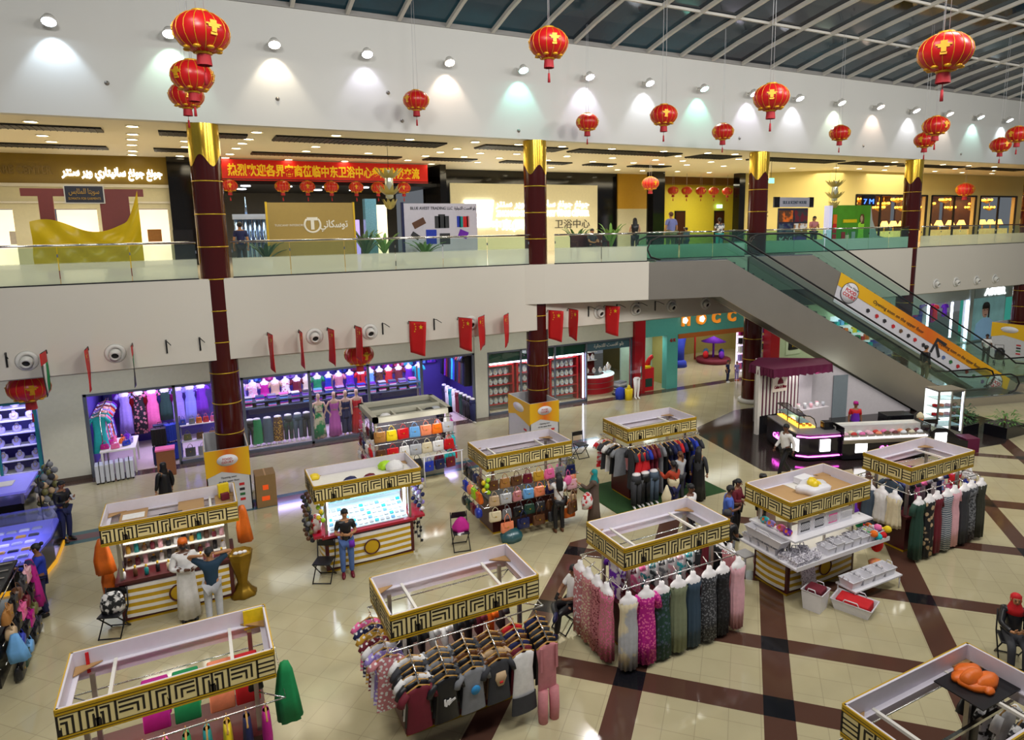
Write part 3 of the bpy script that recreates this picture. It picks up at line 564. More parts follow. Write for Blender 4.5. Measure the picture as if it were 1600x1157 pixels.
AR1 = '\ufeae\ufe98\ufee8\ufeb3 \ufeae\ufef3\ufeed \ufef1\ufead\ufe8e\ufe98\ufef4\ufee7\ufe8e\ufeb3 \ufece\ufee7\ufeee\ufe9f \ufece\ufee7\ufeee\ufe9f'
AR2 = '\ufeb2\ufe91\ufe8e\ufee0\ufee4\ufee0\ufedf \ufe8e\ufe98\ufef3\ufeee\ufeb3'; AR3 = '\ufef2\ufee7\ufe8e\ufedc\ufeb3\ufeee\ufe97'; AR4 = '\ufe93\ufead\ufe8e\ufea0\ufe98\ufee0\ufedf \ufe96\ufeb4\ufed3\ufe8d \ufeee\ufee0\ufe91'
text(AR4, .22, WHITE, s, (0, -.01, -.06), width=1.6)
for x in (11.4, 13, 14.6, 16.6): lamp('red_shop_lamp', 'AREA', (x, 25.3 if x < 15 else 26.2, 2.6), 34, (.9, .97, 1), .9, .35)
TUBE = mat('white_light_tube', 'dfe4ff', .5, em=7, nz=0)
tag(MB().box(15.26, 15.31, YG+.12, YG+.17, .15, 2.2).build('light_tube', TUBE), 'upright white light tube at the end of the red shelf window', 'light')
tag(MB().box(10.75, 13.7, YG+.14, YG+.19, 2.14, 2.19).build('light_tube', TUBE), 'long white light tube along the top of the wider red window', 'light')
tag(MB().box(13.9, 15.3, YG+.14, YG+.19, 2.14, 2.19).build('light_tube', TUBE), 'short white light tube along the top of the narrower red window', 'light')
REDS = mat('red_shelf', 'b01c1c', .35)
n = 0
for u, (x0, x1) in enumerate(((10.85, 12.05), (12.25, 13.7), (13.9, 15.3))):
    t = thing('shelf_unit', 'red shelf unit of jewellery busts behind the %s pane of the red shop' % ORD[u], 'shelf', ((x0+x1)/2, 25.5, 0)); wd = (x1-x0)/2
    for k in range(5): MB().box(-wd, wd, -.15, .2, .25+.42*k, .28+.42*k).build('shelf_board', REDS, t)
    for x in (-wd, wd): MB().box(x-.04, x+.04, -.17, .2, 0, 2.15).build('side_panel', REDS, t)
    MB().box(-wd, wd, .2, .23, 0, 2.15).build('back_panel', mat('pale_back', 'a8b4b0', .5), t)
    m = int((x1-x0-.1)/.24)
    for k in range(5):
        for i in range(m):
            neck_bust('white jewellery bust on red shelves, pane %s, %s shelf up, place %d' % (ORD[u], ORD[k], i+1), (x0+.16+i*.24, 25.45, .28+.42*k), 0, mat('bust_mint', 'c6d4cc', .45), 'busts on the red shelves', .85)
ct = thing('jewellery_counter', 'round red counter with a glass top in the open jewellery shop', 'counter', (16.75, 26.6, 0))
def arc(r0_, r1_, z0, z1, a0, a1, n=24):
    P = [(r1_*math.cos(a0+(a1-a0)*i/n), r1_*math.sin(a0+(a1-a0)*i/n)) for i in range(n+1)]; Q = [(r0_*math.cos(a0+(a1-a0)*i/n), r0_*math.sin(a0+(a1-a0)*i/n)) for i in range(n+1)]
    return MB().prism(P+Q[::-1], z0, z1)
arc(.7, 1.15, 0, .78, PI, 2*PI).build('body', REDM, ct); arc(.68, 1.18, .98, 1.0, PI, 2*PI).build('glass_top', glass('counter_glass', (.9, .95, .95), .12), ct); arc(.68, 1.18, .78, .8, PI, 2*PI).build('display_deck', mat('lit_deck', 'e6f0f0', .4, em=.6), ct)
for k in (.26, .52): arc(1.15, 1.165, k-.01, k+.01, PI, 2*PI).build('steel_band', STEEL, ct)
for i in range(9):
    a = PI+.2+i*.34; neck_bust('white necklace bust standing on the round red counter, %s along its curve' % ORD[i], (16.75+.93*math.cos(a), 26.6+.93*math.sin(a), 1.0), 0, PLASTER, 'busts on the round counter', .8)
for i in range(8):
    for k in range(3): neck_bust('white necklace bust behind the round red counter, row %s, place %d' % (ORD[k], i+1), (15.75+i*.27, 27.75, 1.15+k*.42), 0, PLASTER, 'busts on the counter shop back wall', .95)
t = thing('shelf_unit', 'white wall shelves of necklace busts behind the round red counter', 'shelf', (16.7, 27.8, 0))
for k in range(3): MB().box(-1.1, 1.15, -.15, .2, 1.12+k*.42, 1.15+k*.42).build('shelf_board', WHITE, t)
d = struct(MB().box(17.75, 17.79, 23.8, 24.7, 0, 2.6).build('door_1', PANE)); MB().box(17.74, 17.8, 23.84, 23.88, .9, 1.5).build('door_handle', CHROME, d)
# folded goods, blue bag, yellow bin, leg mannequin outside
for i, (c, z) in enumerate((('grey', 0), ('charcoal', .2), ('silver', .4))): folded_stack('heap of %s cloths beside the round red counter, layer %s from the floor' % (c, ORD[i]), (17.35, 24.9, z+.06), .3, [c, 'white', c, 'grey'], 'cloth heap by the counter', .5, .4)
pl = tag(MB().box(17.05, 17.65, 24.65, 25.15, 0, .058).build('pallet_board', BLACK), 'low black plinth under the cloth heap by the round counter', 'plinth')
lb = thing('litter_bin', 'bright yellow bin standing before the jewellery counter doorway', 'bin', (17.16, 23.95, 0))
MB().ell([(0, 0, 0, .17, .13), (0, 0, .5, .2, .15), (0, 0, .52, .17, .13)], 16).build('body', fab('yellow', .3), lb); MB().ell([(0, 0, .52, .14, .1), (0, 0, .62, .06, .05), (0, 0, .68, .05, .04)], 12).build('lid', fab('yellow', .3), lb)
tag(MB().ell([(0, 0, 0, .2, .16), (0, 0, .3, .24, .18), (0, 0, .5, .2, .15), (0, 0, .55, .08, .06)], 14, True, .08, 5).build('sack', fab('blue', .5), None, (16.9, 24.25, 0)), 'blue sack on the floor behind the yellow bin', 'sack')
t = thing('leg_mannequin', 'white mannequin legs standing alone beside the dark red pillar', 'mannequin', (17.55, 23.9, 0))
b = MB().ell([(0, 0, .92, .15, .11), (0, 0, 1.0, .14, .1), (0, 0, 1.02, .05, .04)], 14)
for s in (-1, 1): b.tube([(s*.08, 0, .96), (s*.085, -.02, .5), (s*.08, .02, .1), (s*.09, -.12, .03)], [.1, .065, .045, .035], 10)
b.build('legs', PLASTER, t)
# --- red pillar and play shop with the teal front
struct(MB().box(17.92, 18.5, YG-.15, YG+.3, 0, 4.17).build('wall_red_pillar', REDM))
TS = thing('shop_fascia_sign', 'turquoise shop fascia with orange letters above the play area', 'sign', (21.4, YG-.02, 3.45))
MB().box(-2.9, 3.5, -.05, .1, -.82, .72).build('panel', TEALP, TS); MB().box(-.9, 3.5, -.08, .1, -1.05, -.82).build('lintel', mat('orange_paint', 'b8642a', .4), TS)
ORL = mat('orange_letter', 'f08a24', .4, em=.5); ORW = mat('letter_glow', 'fff4e0', .5, em=5, nz=0)
for ch, x in (('H', -.5), ('O', .45), ('C', 1.4), ('C', 2.42)):
    text(ch, .72, ORL, TS, (x, -.1, -.42), name='letter', bold=.03, depth=.05)
for x, z in ((-.6, -.17), (.45, -.17)): MB().at((x, -.17, z), (PI/2, 0, 0)).lathe([(.001, 0), (.05, .02), (.16, .01), (.16, -.01), (.001, -.01)], 5).build('lit_flower', ORW, TS)
struct(MB().box(19.85, 20.5, YG-.05, YG+.3, 0, 2.65).build('wall_teal_pier', TEALP)); struct(MB().box(18.5, 20.4, 26.5, 26.6, 0, 2.65).build('wall_mint_display', mat('mint_wall', 'b4d0c0', .5)))
tl = text('G K', .2, REDM, None, (20.18, YG-.065, 2.3), name='wall_lettering', bold=.01); tag(tl, 'small red letters on the turquoise pier beside the play area', 'lettering')
lamp('mint_window_lamp', 'AREA', (19.2, 25.5, 2.6), 25, (.9, 1, .95), 1, 1)
t = thing('toy_machine', 'red toy machine with a yellow top beside the mint display', 'toy machine', (18.95, 25.1, 0))
MB().box(-.3, .3, -.25, .25, 0, 1.1).build('cabinet', fab('red', .3), t); MB().box(-.32, .1, -.27, .27, 1.1, 1.2).build('top', fab('yellow', .3), t); MB().box(-.2, .2, -.27, -.25, .2, .6).build('panel', fab('dark green', .3), t)
MB().ell([(.1, 0, 1.2, .15, .12), (.15, 0, 1.4, .12, .1), (.25, -.05, 1.55, .16, .1), (.3, -.05, 1.68, .05, .04)], 12).build('toy_head', fab('red', .3), t)
struct(MB().box(20.5, 30.2, 31, 31.1, 0, 4).box(30.1, 30.2, 24.9, 31, 0, 4).box(20.4, 20.5, 25, 31, 0, 4).build('wall_play_area', mat('play_wall', 'a89a58', .5))); struct(MB().box(20.4, 30.2, 25, 31, 3.9, 4.0).build('ceiling_play_area', WHITE))
for x in (22, 24.5, 27): lamp('play_lamp', 'AREA', (x, 27.5, 3.8), 70, (1, .95, .95), 1.5, 1.5)
t = thing('tube_slide', 'blue and yellow tube slide in the play area', 'slide', (24.3, 29.2, 0))
MB().tube([(-.6, -.6, .3), (-.55, -.5, 1.0), (-.2, -.2, 1.6), (.3, .1, 2.0)], [.42, .45, .48, .48], 16).build('blue_tube', fab('blue', .25), t); MB().tube([(.3, .1, 2.0), (.9, .3, 2.3), (1.6, .4, 2.4)], [.46, .46, .46], 16).build('yellow_tube', fab('yellow', .25), t); MB().ell([(-.6, -.8, 0, .5, .4), (-.6, -.8, .3, .45, .35), (-.6, -.8, .4, .3, .2)], 12).build('exit_basin', fab('blue', .25), t)
for x in (.3, 1.5): MB().cyl((x, .3, 0), (x, .3, 2.1), .05).build('post', fab('red', .3), t)
t = thing('play_carousel', 'low red and purple round toy ride in the play area', 'toy ride', (26.2, 28.4, 0))
MB().lathe([(.9, 0), (1.0, .15), (.95, .25), (.3, .3), (.001, .3)], 24).build('platform', fab('maroon', .3), t); MB().lathe([(.06, .3), (.06, 1.2), (.7, 1.2), (.001, 1.5)], 20).build('canopy', fab('purple', .3), t)
for i, c in enumerate(('blue', 'sky blue', 'red', 'purple')): a = 1.6*i; MB().ball((.6*math.cos(a), .6*math.sin(a), .5), .18, .14, .22).build('seat', fab(c, .3), t)
st = thing('toy_rack', 'white grid rack crowded with toys at the play area edge', 'toy rack', (26.2, 25.6, 0))
MB().box(-.9, .9, .1, .15, 0, 2.6).build('back_panel', mat('lit_rack', 'f0e8f8', .4, em=.9), st)
for k in range(5): MB().box(-.9, .9, -.2, .1, .2+.45*k, .22+.45*k).build('shelf_board', WHITE, st)
for k in range(5):
    for i in range(8):
        c = ['pink', 'purple', 'white', 'blue', 'magenta', 'lilac', 'red', 'black'][(i*3+k*5) % 8]
        o = MB().box(-.08, .08, -.08, .06, 0, .3).build('toy_box', fab(c, .3), None, (25.4+i*.22, 25.55, .222+.45*k)); tag(o, '%s toy box on the play area rack, shelf %s, place %d' % (c, ORD[k], i+1), 'toy box', 'toy boxes on the play rack')
t = thing('goods_shelf', 'bright white shelf of small bright goods seen beneath the second escalator', 'shelf', (32.6, 24.35, 0)); MB().box(-1.7, 1.7, .1, .15, 0, 2.7).build('back_panel', mat('lit_rack', 'f0e8f8', .4, em=.9), t)
for k in range(5): MB().box(-1.7, 1.7, -.25, .1, .2+.5*k, .23+.5*k).build('shelf_board', WHITE, t)
for k in range(5):
    for i in range(9):
        c = ['sky blue', 'white', 'green', 'yellow', 'red', 'turquoise', 'orange'][(i*2+k*3) % 7]; tag(MB().box(-.13, .13, -.1, .08, 0, .2+.1*((i+k) % 2)).build('packet', fab(c, .4), None, (31.15+i*.36, 24.27, .232+.5*k)), '%s packet on the bright shelf beneath the escalators, %s shelf up, %s along' % (c, ORD[k], ORD[i]), 'packet', 'packets on the bright white shelf')
lamp('goods_shelf_lamp', 'AREA', (32.6, 23.6, 2.9), 30, (.95, 1, 1), 2.5, .5, aim=(32.6, 24.4, 1))
# black picture shop, toy wall, red post behind the third column
struct(MB().box(24.3, 26.6, 24.72, 24.9, 2.5, 4.17).box(26.5, 27.15, 24.5, 25, 0, 4.17).build('wall_red_post', REDM)); struct(MB().box(27.15, 34.5, 24.7, 25, 0, 4.17).build('wall_pale_green', mat('pale_green_wall', 'c2d0a8', .5)))
t = thing('wall_picture', 'picture of a black handbag on the pale green wall behind the escalator', 'picture', (28.35, 24.68, 1.55)); MB().box(-.55, .55, -.02, .01, -.7, .7).build('backing', mat('pale_poster', 'd2dcb8', .5), t)
MB().at((0, -.03, 0)).ell([(0, 0, -.45, .34, .015), (0, 0, -.4, .4, .015), (0, 0, .05, .38, .015), (0, 0, .12, .3, .015)], 20).tube([(-.2, 0, .1), (-.18, 0, .42), (.18, 0, .42), (.2, 0, .1)], .04).build('printed_bag', BLACK, t); MB().at((0, -.05, -.15)).box(-.12, -.04, -.01, .01, -.15, .18).box(.04, .12, -.01, .01, -.15, .18).build('printed_buckle', GOLD, t)
struct(MB().box(34.5, 39.0, 24.7, 25, 2.2, 4.17).box(39.0, 41, 24.7, 25, 2.8, 4.17).box(44.0, 44.4, 24.6, 25, 0, 4.17).box(41, 44, 24.7, 25, 2.8, 4.17).box(44.4, 48.2, 24.7, 25, 0, 4.17).box(48.2, 66, 24.7, 25, 2.7, 4.17).build('wall_far_right', mat('pale_wall_right', 'c0ccc8', .5)))
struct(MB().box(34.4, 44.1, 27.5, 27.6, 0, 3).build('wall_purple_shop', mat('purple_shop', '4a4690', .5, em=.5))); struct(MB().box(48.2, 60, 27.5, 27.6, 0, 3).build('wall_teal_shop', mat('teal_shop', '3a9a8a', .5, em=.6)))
for x in (36, 40, 43): lamp('purple_shop_lamp', 'AREA', (x, 26, 2.8), 50, (.75, .7, 1), 1.2, 1.2)
for i, x in enumerate((39.9, 42.3, 43.9)): tag(MB().box(x-.06, x+.06, YG-.04, YG+.04, .1 if i == 2 else .5, 2.75).build('light_tube', TUBE), '%s upright white light tube of the purple shop beyond the escalators' % ORD[i], 'light')
for i in range(22):
    c = ['purple', 'magenta', 'blue', 'white', 'navy', 'red', 'lilac'][i*3 % 7]; x = 36.6+i*.34
    hung_garment('%s garment in the purple shop beyond the escalators, %s from the wall end' % (c, ORD[i]), (x, 26+(i % 3)*.4, 2.5), 0, fab(c), .7+.2*(i % 4), .24, .26, 'garments in the purple shop')
t = thing('advert_poster', 'large poster of a smiling person in a pale blue jacket beyond the escalators', 'poster', (46.25, 24.66, 0))
MB().box(-1.75, 1.75, -.03, .03, .1, 2.82).build('panel', mat('poster_teal', '7aa8a8', .4, nz=.3, ns=1.5, em=.25), t)
MB().at((-.45, -.05, 1.95)).ell([(0, 0, -.42, .12, .01), (0, 0, -.3, .26, .012), (0, 0, 0, .36, .012), (0, 0, .3, .34, .012), (0, 0, .45, .2, .012)], 20).build('printed_face', mat('poster_skin', 'b8907c', .5, em=.15), t); MB().at((-.42, -.065, 2.2)).ell([(0, 0, -.1, .42, .01), (0, 0, .1, .42, .012), (0, 0, .28, .3, .012), (0, 0, .34, .1, .012)], 20).box(.28, .42, -.01, .01, -.7, .0).build('printed_hair', mat('poster_hair', '2c2220', .5), t)
MB().at((-.45, -.075, 1.9)).box(-.2, -.08, -.01, .01, .1, .15).box(.1, .22, -.01, .01, .1, .15).box(-.1, .12, -.01, .01, -.22, -.17).build('printed_features', mat('poster_dark', '50302c', .5), t)
MB().at((-.4, -.05, 0)).prism([(-1.1, .12), (1.2, .12), (1.05, 1.1), (.35, 1.5), (-.3, 1.5), (-1.0, 1.15)], -.02, 0, 'y').build('printed_jacket', mat('poster_blue', '86b0d0', .5, em=.2), t)
t = thing('lit_sign', 'glowing white sign above the large poster of a person', 'sign', (46.4, 24.6, 3.2)); text('ASTER', .6, LITW, t, (.3, -.02, -.2), width=2.4, bold=.03); MB().box(-1.9, 1.9, 0, .05, -.35, .5).build('panel', mat('sign_pale', 'b4c8c8', .4), t)

def rail(label, p0, p1, h0=None, name='garment_rail'):
    t = thing(name, label, 'rail', (0, 0, 0)); MB().cyl(p0, p1, .014).build('bar', CHROME, t)
    for p in (p0, p1): MB().cyl((p[0], p[1], p[2]+.0), (p[0], p[1], 2.96 if h0 is None else h0), .01).build('bracket', CHROME, t)
    return t
rail('chrome rail of high hung dresses along the dress shop back wall', (1.0, 28.1, 2.87), (10, 28.1, 2.87))
rail('chrome rail of dresses behind the gown busts at the shop entrance', (-3.4, 28.05, 2.62), (-.9, 28.05, 2.62))
rail('chrome rail high on the dress shop side wall by the far door', (9.82, 24.8, 2.72), (9.82, 28.1, 2.72))
for k in range(3): rail('chrome rail of garments in the purple shop, %s from its front' % ORD[k], (36.4, 26+k*.4, 2.52), (44, 26+k*.4, 2.52), 2.8)
struct(MB().box(34.4, 44.1, 25, 27.5, 2.8, 2.9).build('ceiling_purple_shop', WHITE))
# ================================================================ BALUSTRADE, ESCALATORS, FASCIA FITTINGS
BAL = glass('balustrade_glass', (.80, .90, .86), .07, frost=((.78, .82, .76), .55), zsplit=7.06)
BALT = glass('balustrade_glass_green', (.62, .86, .80), .09, frost=((.40, .66, .60), .8), zsplit=7.05)
def balustrade(a, b_, m, n=None):
    A = Vector((a[0], a[1], 0)); B = Vector((b_[0], b_[1], 0)); L = (B-A).length; d = (B-A)/L; nn = n or max(1, round(L/1.5)); ang = math.atan2(d.y, d.x)
    e = bpy.data.objects.new('railing', None); C.objects.link(e); struct(e); e.location = (a[0], a[1], 6.5); e.rotation_euler = (0, 0, ang)
    w_ = L/nn
    for i in range(nn): MB().box(i*w_+.012, (i+1)*w_-.012, -.006, .006, 0, .97).build('pane', m, e)
    MB().cyl((0, -.02, 1.02), (L, -.02, 1.02), .032, 10).build('handrail', CHROME, e)
    MB().box(0, L, -.03, .03, -.03, .035).build('base_channel', DARKM, e)
    b = MB()
    for i in range(nn+1): b.box(max(.01, min(L-.03, i*w_-.015)), max(.04, min(L, i*w_+.015)), -.03, .0, .72, .8)
    b.build('clamp', CHROME, e)
for x0, x1 in ((-17.5, -10.3), (-9.4, .18), (1.06, 10.55)): balustrade((x0, FY+.06), (x1, FY+.06), BAL)
balustrade((11.4, 20.42), esc(-2.9, .05), BAL); balustrade(esc(-.9, 1.62), esc(1.9, 1.62), BALT); balustrade(esc(-2.75, 1.62), esc(-.95, 1.62), BALT)
balustrade(esc(2.05, 3.15), (25.5, FY+.1), BALT)
for x0, x1 in ((25.5, 31.4), (32.35, 42.0), (42.95, 64)): balustrade((x0, FY+.06), (x1, FY+.06), BALT if x0 < 30 else BAL)
ESTEEL = mat('escalator_steel', 'bcb4a8', .3, .8, nz=.06, ns=1.3, bump=.25); RUB = mat('rubber_handrail', '0c0c0e', .45); STEP = mat('escalator_step', '4a4c50', .4, .5)
EG = glass('escalator_glass', (.82, .92, .88), .06)
ANG = math.atan2(dy, dx)
def escalator(label, s0, n0, run, z0, flat, banner=False):
    """origin at the upper comb; local x down the run, y across (away from the camera)"""
    o = esc(s0, n0); t = thing('escalator', label, 'escalator', (o[0], o[1], 0), ANG)
    W = 1.45; k = math.tan(R(29.3)); xb = run; zt = z0
    zb = 0.0; top = [(-flat, zt), (.2, zt), (.2+(zt-.35)/k, .35), (.2+(zt-.35)/k+3.6, .35)]
    bot = [(-flat, zt-1.36), (-.05, zt-1.36), ((zt-1.36)/k-.1, .0), (.2+(zt-.35)/k+3.6, 0)]
    poly = [bot[0], bot[1], bot[2], bot[3]]+top[::-1]
    xl = top[2][0]
    MB().prism(poly, 0, .1, 'y').build('near_cladding', ESTEEL, t); MB().prism(poly, W-.1, W, 'y').build('far_cladding', ESTEEL, t)
    MB().prism([(-flat, zt-1.36), (-.05, zt-1.36), ((zt-1.36)/k-.1, 0), ((zt-1.36)/k+.1, .06), (.0, zt-1.28), (-flat, zt-1.28)], .1, W-.1, 'y').build('soffit', mat('escalator_soffit', '3c3a3a', .4, .4), t)
    b = MB(); n = int((xl-.2)/.4)
    for i in range(n): x = .2+i*.4; z = zt-.1-i*.4*k; b.box(x, x+.4, .2, W-.2, z-.3, z)
    b.box(-flat, .2, .2, W-.2, zt-.14, zt-.02).box(xl, xl+3.5, .2, W-.2, .1, .3); b.build('steps', STEP, t)
    for y in (.13, W-.13):
        g = MB(); P = [(-flat+.35, zt+.02), (.2, zt+.02), (xl, .37), (xl+2.7, .37)]; Q = [(p[0], p[1]+.86) for p in P]
        g.prism(P+[(xl+3.05, .8)]+[Q[3], Q[2], (Q[1][0]+.25, Q[1][1]), Q[0], (-flat+.0, zt+.45)], y-.006, y+.006, 'y'); g.build('glass_balustrade', EG, t)
        h = []
        h += [(-flat+.5, y, zt+.06), (-flat+.12, y, zt+.18), (-flat-.02, y, zt+.46), (-flat+.12, y, zt+.76), (-flat+.45, y, zt+.9)]
        h += [(.1, y, zt+.9), (.5, y, zt+.86), (.9, y, zt+.68)]
        h += [(xl-.6, y, .36+.9+.42), (xl-.1, y, .37+.95), (xl+.5, y, .37+.88), (xl+2.6, y, .37+.88), (xl+2.95, y, .37+.74), (xl+3.1, y, .37+.45), (xl+2.95, y, .37+.16), (xl+2.6, y, .37+.05)]
        MB().tube(h, .036, 8).build('handrail', RUB, t)
        MB().box(-flat+.3, .2, y-.05, y+.05, zt, zt+.05).box(xl, xl+2.8, y-.05, y+.05, .33, .38).build('skirt_trim', CHROME, t)
    MB().box(xl+3.6, xl+4.6, .05, W-.05, 0, .04).build('landing_plate', STEEL, t)
    return t, xl, k
e1, xl1, k1 = escalator('nearer steel clad escalator coming down from the upper landing beside the sweet shop', .1, 0, 11, 6.48, 2.95)
e2, xl2, k2 = escalator('second escalator whose side carries the yellow and white food court banner', 4.75, 1.5, 11, 6.48, 2.7, True)
def bm(x0, x1, v0, v1, y=-.02, th=.015):
    """slab on the second escalator's near side; x along the run, v = drop under the cladding's top line"""
    z = lambda x: 6.48-k2*(x-.2)
    return MB().prism([(x0, z(x0)-v0), (x1, z(x1)-v0), (x1-(v1-v0)*.25, z(x1)-v1+0*(v1-v0)), (x0-(v1-v0)*.25, z(x0)-v1)], y-th, y, 'y')
bn = thing('advert_banner', 'yellow orange and white food court banner along the second escalator', 'banner', e2.location, ANG)
bm(1.5, 10.6, 0.0, 1.2, -.012).build('white_sheet', mat('banner_white', 'd4d0d8', .4), bn)
OY = bpy.data.materials.new('banner_yellow_orange'); OY.use_nodes = True; nt = OY.node_tree; tc = nt.nodes.new('ShaderNodeTexCoord'); sp = nt.nodes.new('ShaderNodeSeparateXYZ'); nt.links.new(tc.outputs['Generated'], sp.inputs[0]); cr = nt.nodes.new('ShaderNodeValToRGB')
cr.color_ramp.elements[0].color = (*hx('e6b414'), 1); cr.color_ramp.elements[1].color = (*hx('e6b414'), 1); q = cr.color_ramp.elements.new(.5); q.color = (*hx('d8641a'), 1); cr.color_ramp.elements.new(.22).color = (*hx('e0a818'), 1); cr.color_ramp.elements.new(.78).color = (*hx('e0a018'), 1)
nt.links.new(sp.outputs[0], cr.inputs[0]); nt.links.new(cr.outputs[0], nt.nodes['Principled BSDF'].inputs['Base Color'])
bm(1.5, 10.6, 0.0, .52, -.028).build('yellow_stripe', OY, bn)
zz = lambda x, v: 6.48-k2*(x-.2)-v
TLT = R(29.3)
def btxt(s, size, x, v, m, width=None, bold=0): text(s, size, m, bn, (x, -.062, zz(x, v)), (PI/2, TLT, 0), width=width, bold=bold, depth=.004)
INK = mat('print_ink', '2c2a30', .5); INKR = mat('print_red', 'c0262c', .5); INKG = mat('print_green', '2c6a3a', .5)
for x in (1.95, 9.75):
    MB().at((x, -.045, zz(x, .62)), (PI/2, 0, 0)).lathe([(.001, 0), (.42, 0), (.42, .012), (.001, .012)], 28).build('white_disc', mat('print_white', 'e8e4ea', .5), bn)
    MB().at((x, -.045, zz(x, .62)), (PI/2, 0, 0)).tube([(.43*math.cos(a), .43*math.sin(a), .006) for a in (2*PI*i/28 for i in range(28))], .014, 5, True).build('disc_ring', INK, bn)
    btxt('Dine Here', .15, x+.1, .40, INK); btxt('FOOD', .2, x+.02, .62, INKR, bold=.006); btxt('COURT', .2, x-.06, .84, INKR, bold=.006)
btxt('Opening soon on the upper floor', .2, 4.4, .42, INK, 3.0); btxt('Opening soon on the upper floor', .2, 7.7, .42, INK, 2.6)
for x, m in ((2.9, INK), (3.35, INKR), (3.75, INK), (4.2, INKR), (4.6, mat('print_brown', '6a4a30', .5)), (5.0, INK), (5.35, INKR), (5.8, INK), (6.9, mat('print_blue', '5a6a9a', .5)), (7.3, INKG), (7.7, INKR), (8.2, INKR), (8.6, INKG), (9.1, mat('print_purple', '7a4a9a', .5))):
    z = zz(x, .86); MB().at((x, -.04, z), (0, R(30), 0)).box(-.1, .1, -.006, 0, -.03, .03).box(-.06, .06, -.008, 0, -.09, .07).build('printed_mark', m, bn)
MB().at((6.55, -.05, zz(6.55, .62)), (0, TLT, 0)).box(-.3, -.18, -.01, 0, -.32, .3).box(-.3, .32, -.01, 0, .24, .36).at((6.55, -.05, zz(6.55, .62)), (0, TLT+.75, 0)).box(-.2, .42, -.01, 0, -.1, .02).build('printed_arrow', INK, bn)
# --- eyeball spotlights in the fascia, bracket arms, flags
EYEW = mat('spot_housing', 'dcdad4', .4)
ey = None
for i, (x, z) in enumerate(((-3.93, 4.62), (-2.0, 4.62), (3.17, 4.62), (4.85, 4.62), (8.26, 4.62), (13.43, 4.62), (15.08, 4.62), (16.81, 4.62), (18.55, 4.62), (33.8, 4.62), (35.5, 4.62), (37.3, 4.62), (39, 4.62))):
    lb = 'round eyeball spotlight in the lower fascia, %s from the teal framed window' % ORD[i]
    if ey is None:
        ey = thing('eyeball_spotlight', lb, 'spotlight', (x, FY-.001, z), 0, 'eyeball spotlights in the lower fascia')
        MB().at((0, 0, 0), (PI/2, 0, 0)).lathe([(.001, 0), (.26, 0), (.24, .03), (.17, .05), (.16, .02), (.001, .02)], 24).build('trim_ring', EYEW, ey); MB().at((0, -.02, 0), (PI/2+.35, 0, 0)).lathe([(.14, 0), (.145, .1), (.13, .16), (.09, .17), (.085, .1)], 20).build('barrel', EYEW, ey); MB().at((0, -.02, 0), (PI/2+.35, 0, 0)).lathe([(.001, .11), (.088, .11), (.088, .115), (.001, .115)], 16).build('lens', BLACK, ey)
    else: dup(ey, (x, FY-.001, z), label=lb)
FLAGR = mat('flag_red', 'cc1216', .6, nz=.04); STAR = mat('flag_star', 'f0c81c', .5)
def star(cx, cz, r_, rot=0): return [(cx+(r_ if k % 2 == 0 else r_*.4)*math.sin(rot+PI*k/5), cz+(r_ if k % 2 == 0 else r_*.4)*math.cos(rot+PI*k/5)) for k in range(10)]
def flag(label, x, z, yaw, kind, wid=.62, ht=1.02):
    t = thing('flag', label, 'flag', (x, FY, z), 0, 'flags hung along the lower fascia')
    MB().tube([(0, 0, -.1), (0, -.06, 0), (0, -.12, 0)], .014, 6).tube([(0, -.1, 0), (wid*.9*math.sin(yaw), -.1-wid*.9*math.cos(yaw), 0)], .01, 6).build('pole', BLACK, t)
    n = 10; ux, uy = math.sin(yaw), -math.cos(yaw)
    def P(u, v): 
        wv = .022*math.sin(4*v+5*u+x)*v
        return (ux*u*wid*(1-.12*v)+uy*wv, -.11+uy*u*wid*(1-.12*v)-ux*wv, -ht*v-.1*u*v)
    def cloth(u0, u1, v0, v1, off=0):
        b = MB(); A = []
        for s in (-.004-off, .004+off): A.append([[tuple(Vector(P(u0+(u1-u0)*i/5, v0+(v1-v0)*j/n))+Vector((uy*s, -ux*s, 0))) for i in range(6)] for j in range(n+1)])
        b.loft([A[0][j]+A[1][j][::-1] for j in range(n+1)])
        return b
    if kind == 'china':
        cloth(0, 1, 0, 1).build('cloth', FLAGR, t)
        sg = MB()
        def st(u, v, r_):
            vs_ = star(0, 0, r_)
            for s in (-.009, .009): sg.add([tuple(Vector(P(u, v))+Vector((ux*q[0]+uy*s, uy*q[0]-ux*s, q[1]))) for q in vs_], [tuple(range(10))])
        st(.7, .16, .085)
        for k in range(4): st(.42-.06*abs(k-1.5), .08+.075*k, .032)
        sg.build('stars', STAR, t)
    else:
        cloth(0, 1, 0, .28).build('red_band', FLAGR, t)
        cloth(0, .34, .28, 1).build('green_stripe', fab('green'), t); cloth(.34, .67, .28, 1).build('white_stripe', fab('white'), t); cloth(.67, 1, .28, 1).build('black_stripe', fab('black'), t)
fd = [(-3.49, 'uae', -.05), (-2.59, 'china', .0), (-1.58, 'uae', .02), (1.84, 'china', .12), (2.72, 'china', .0), (3.55, 'china', .12), (4.38, 'china', .1), (6.1, 'china', .75), (7.79, 'china', .45), (8.73, 'china', -.75), (9.63, 'china', -.7), (11.2, 'china', .55), (12.04, 'china', .05), (13.62, 'china', .45)]
nc = nu = 0
for x, k, yw in fd:
    if k == 'china': lb = 'red starred flag on the lower fascia, %s from the teal framed window' % ORD[nc]; nc += 1
    else: lb = 'red green white and black flag, %s of the two by the teal framed window' % ('outer' if nu == 0 else 'inner'); nu += 1
    flag(lb, x, 4.87, yw, k)
br = None
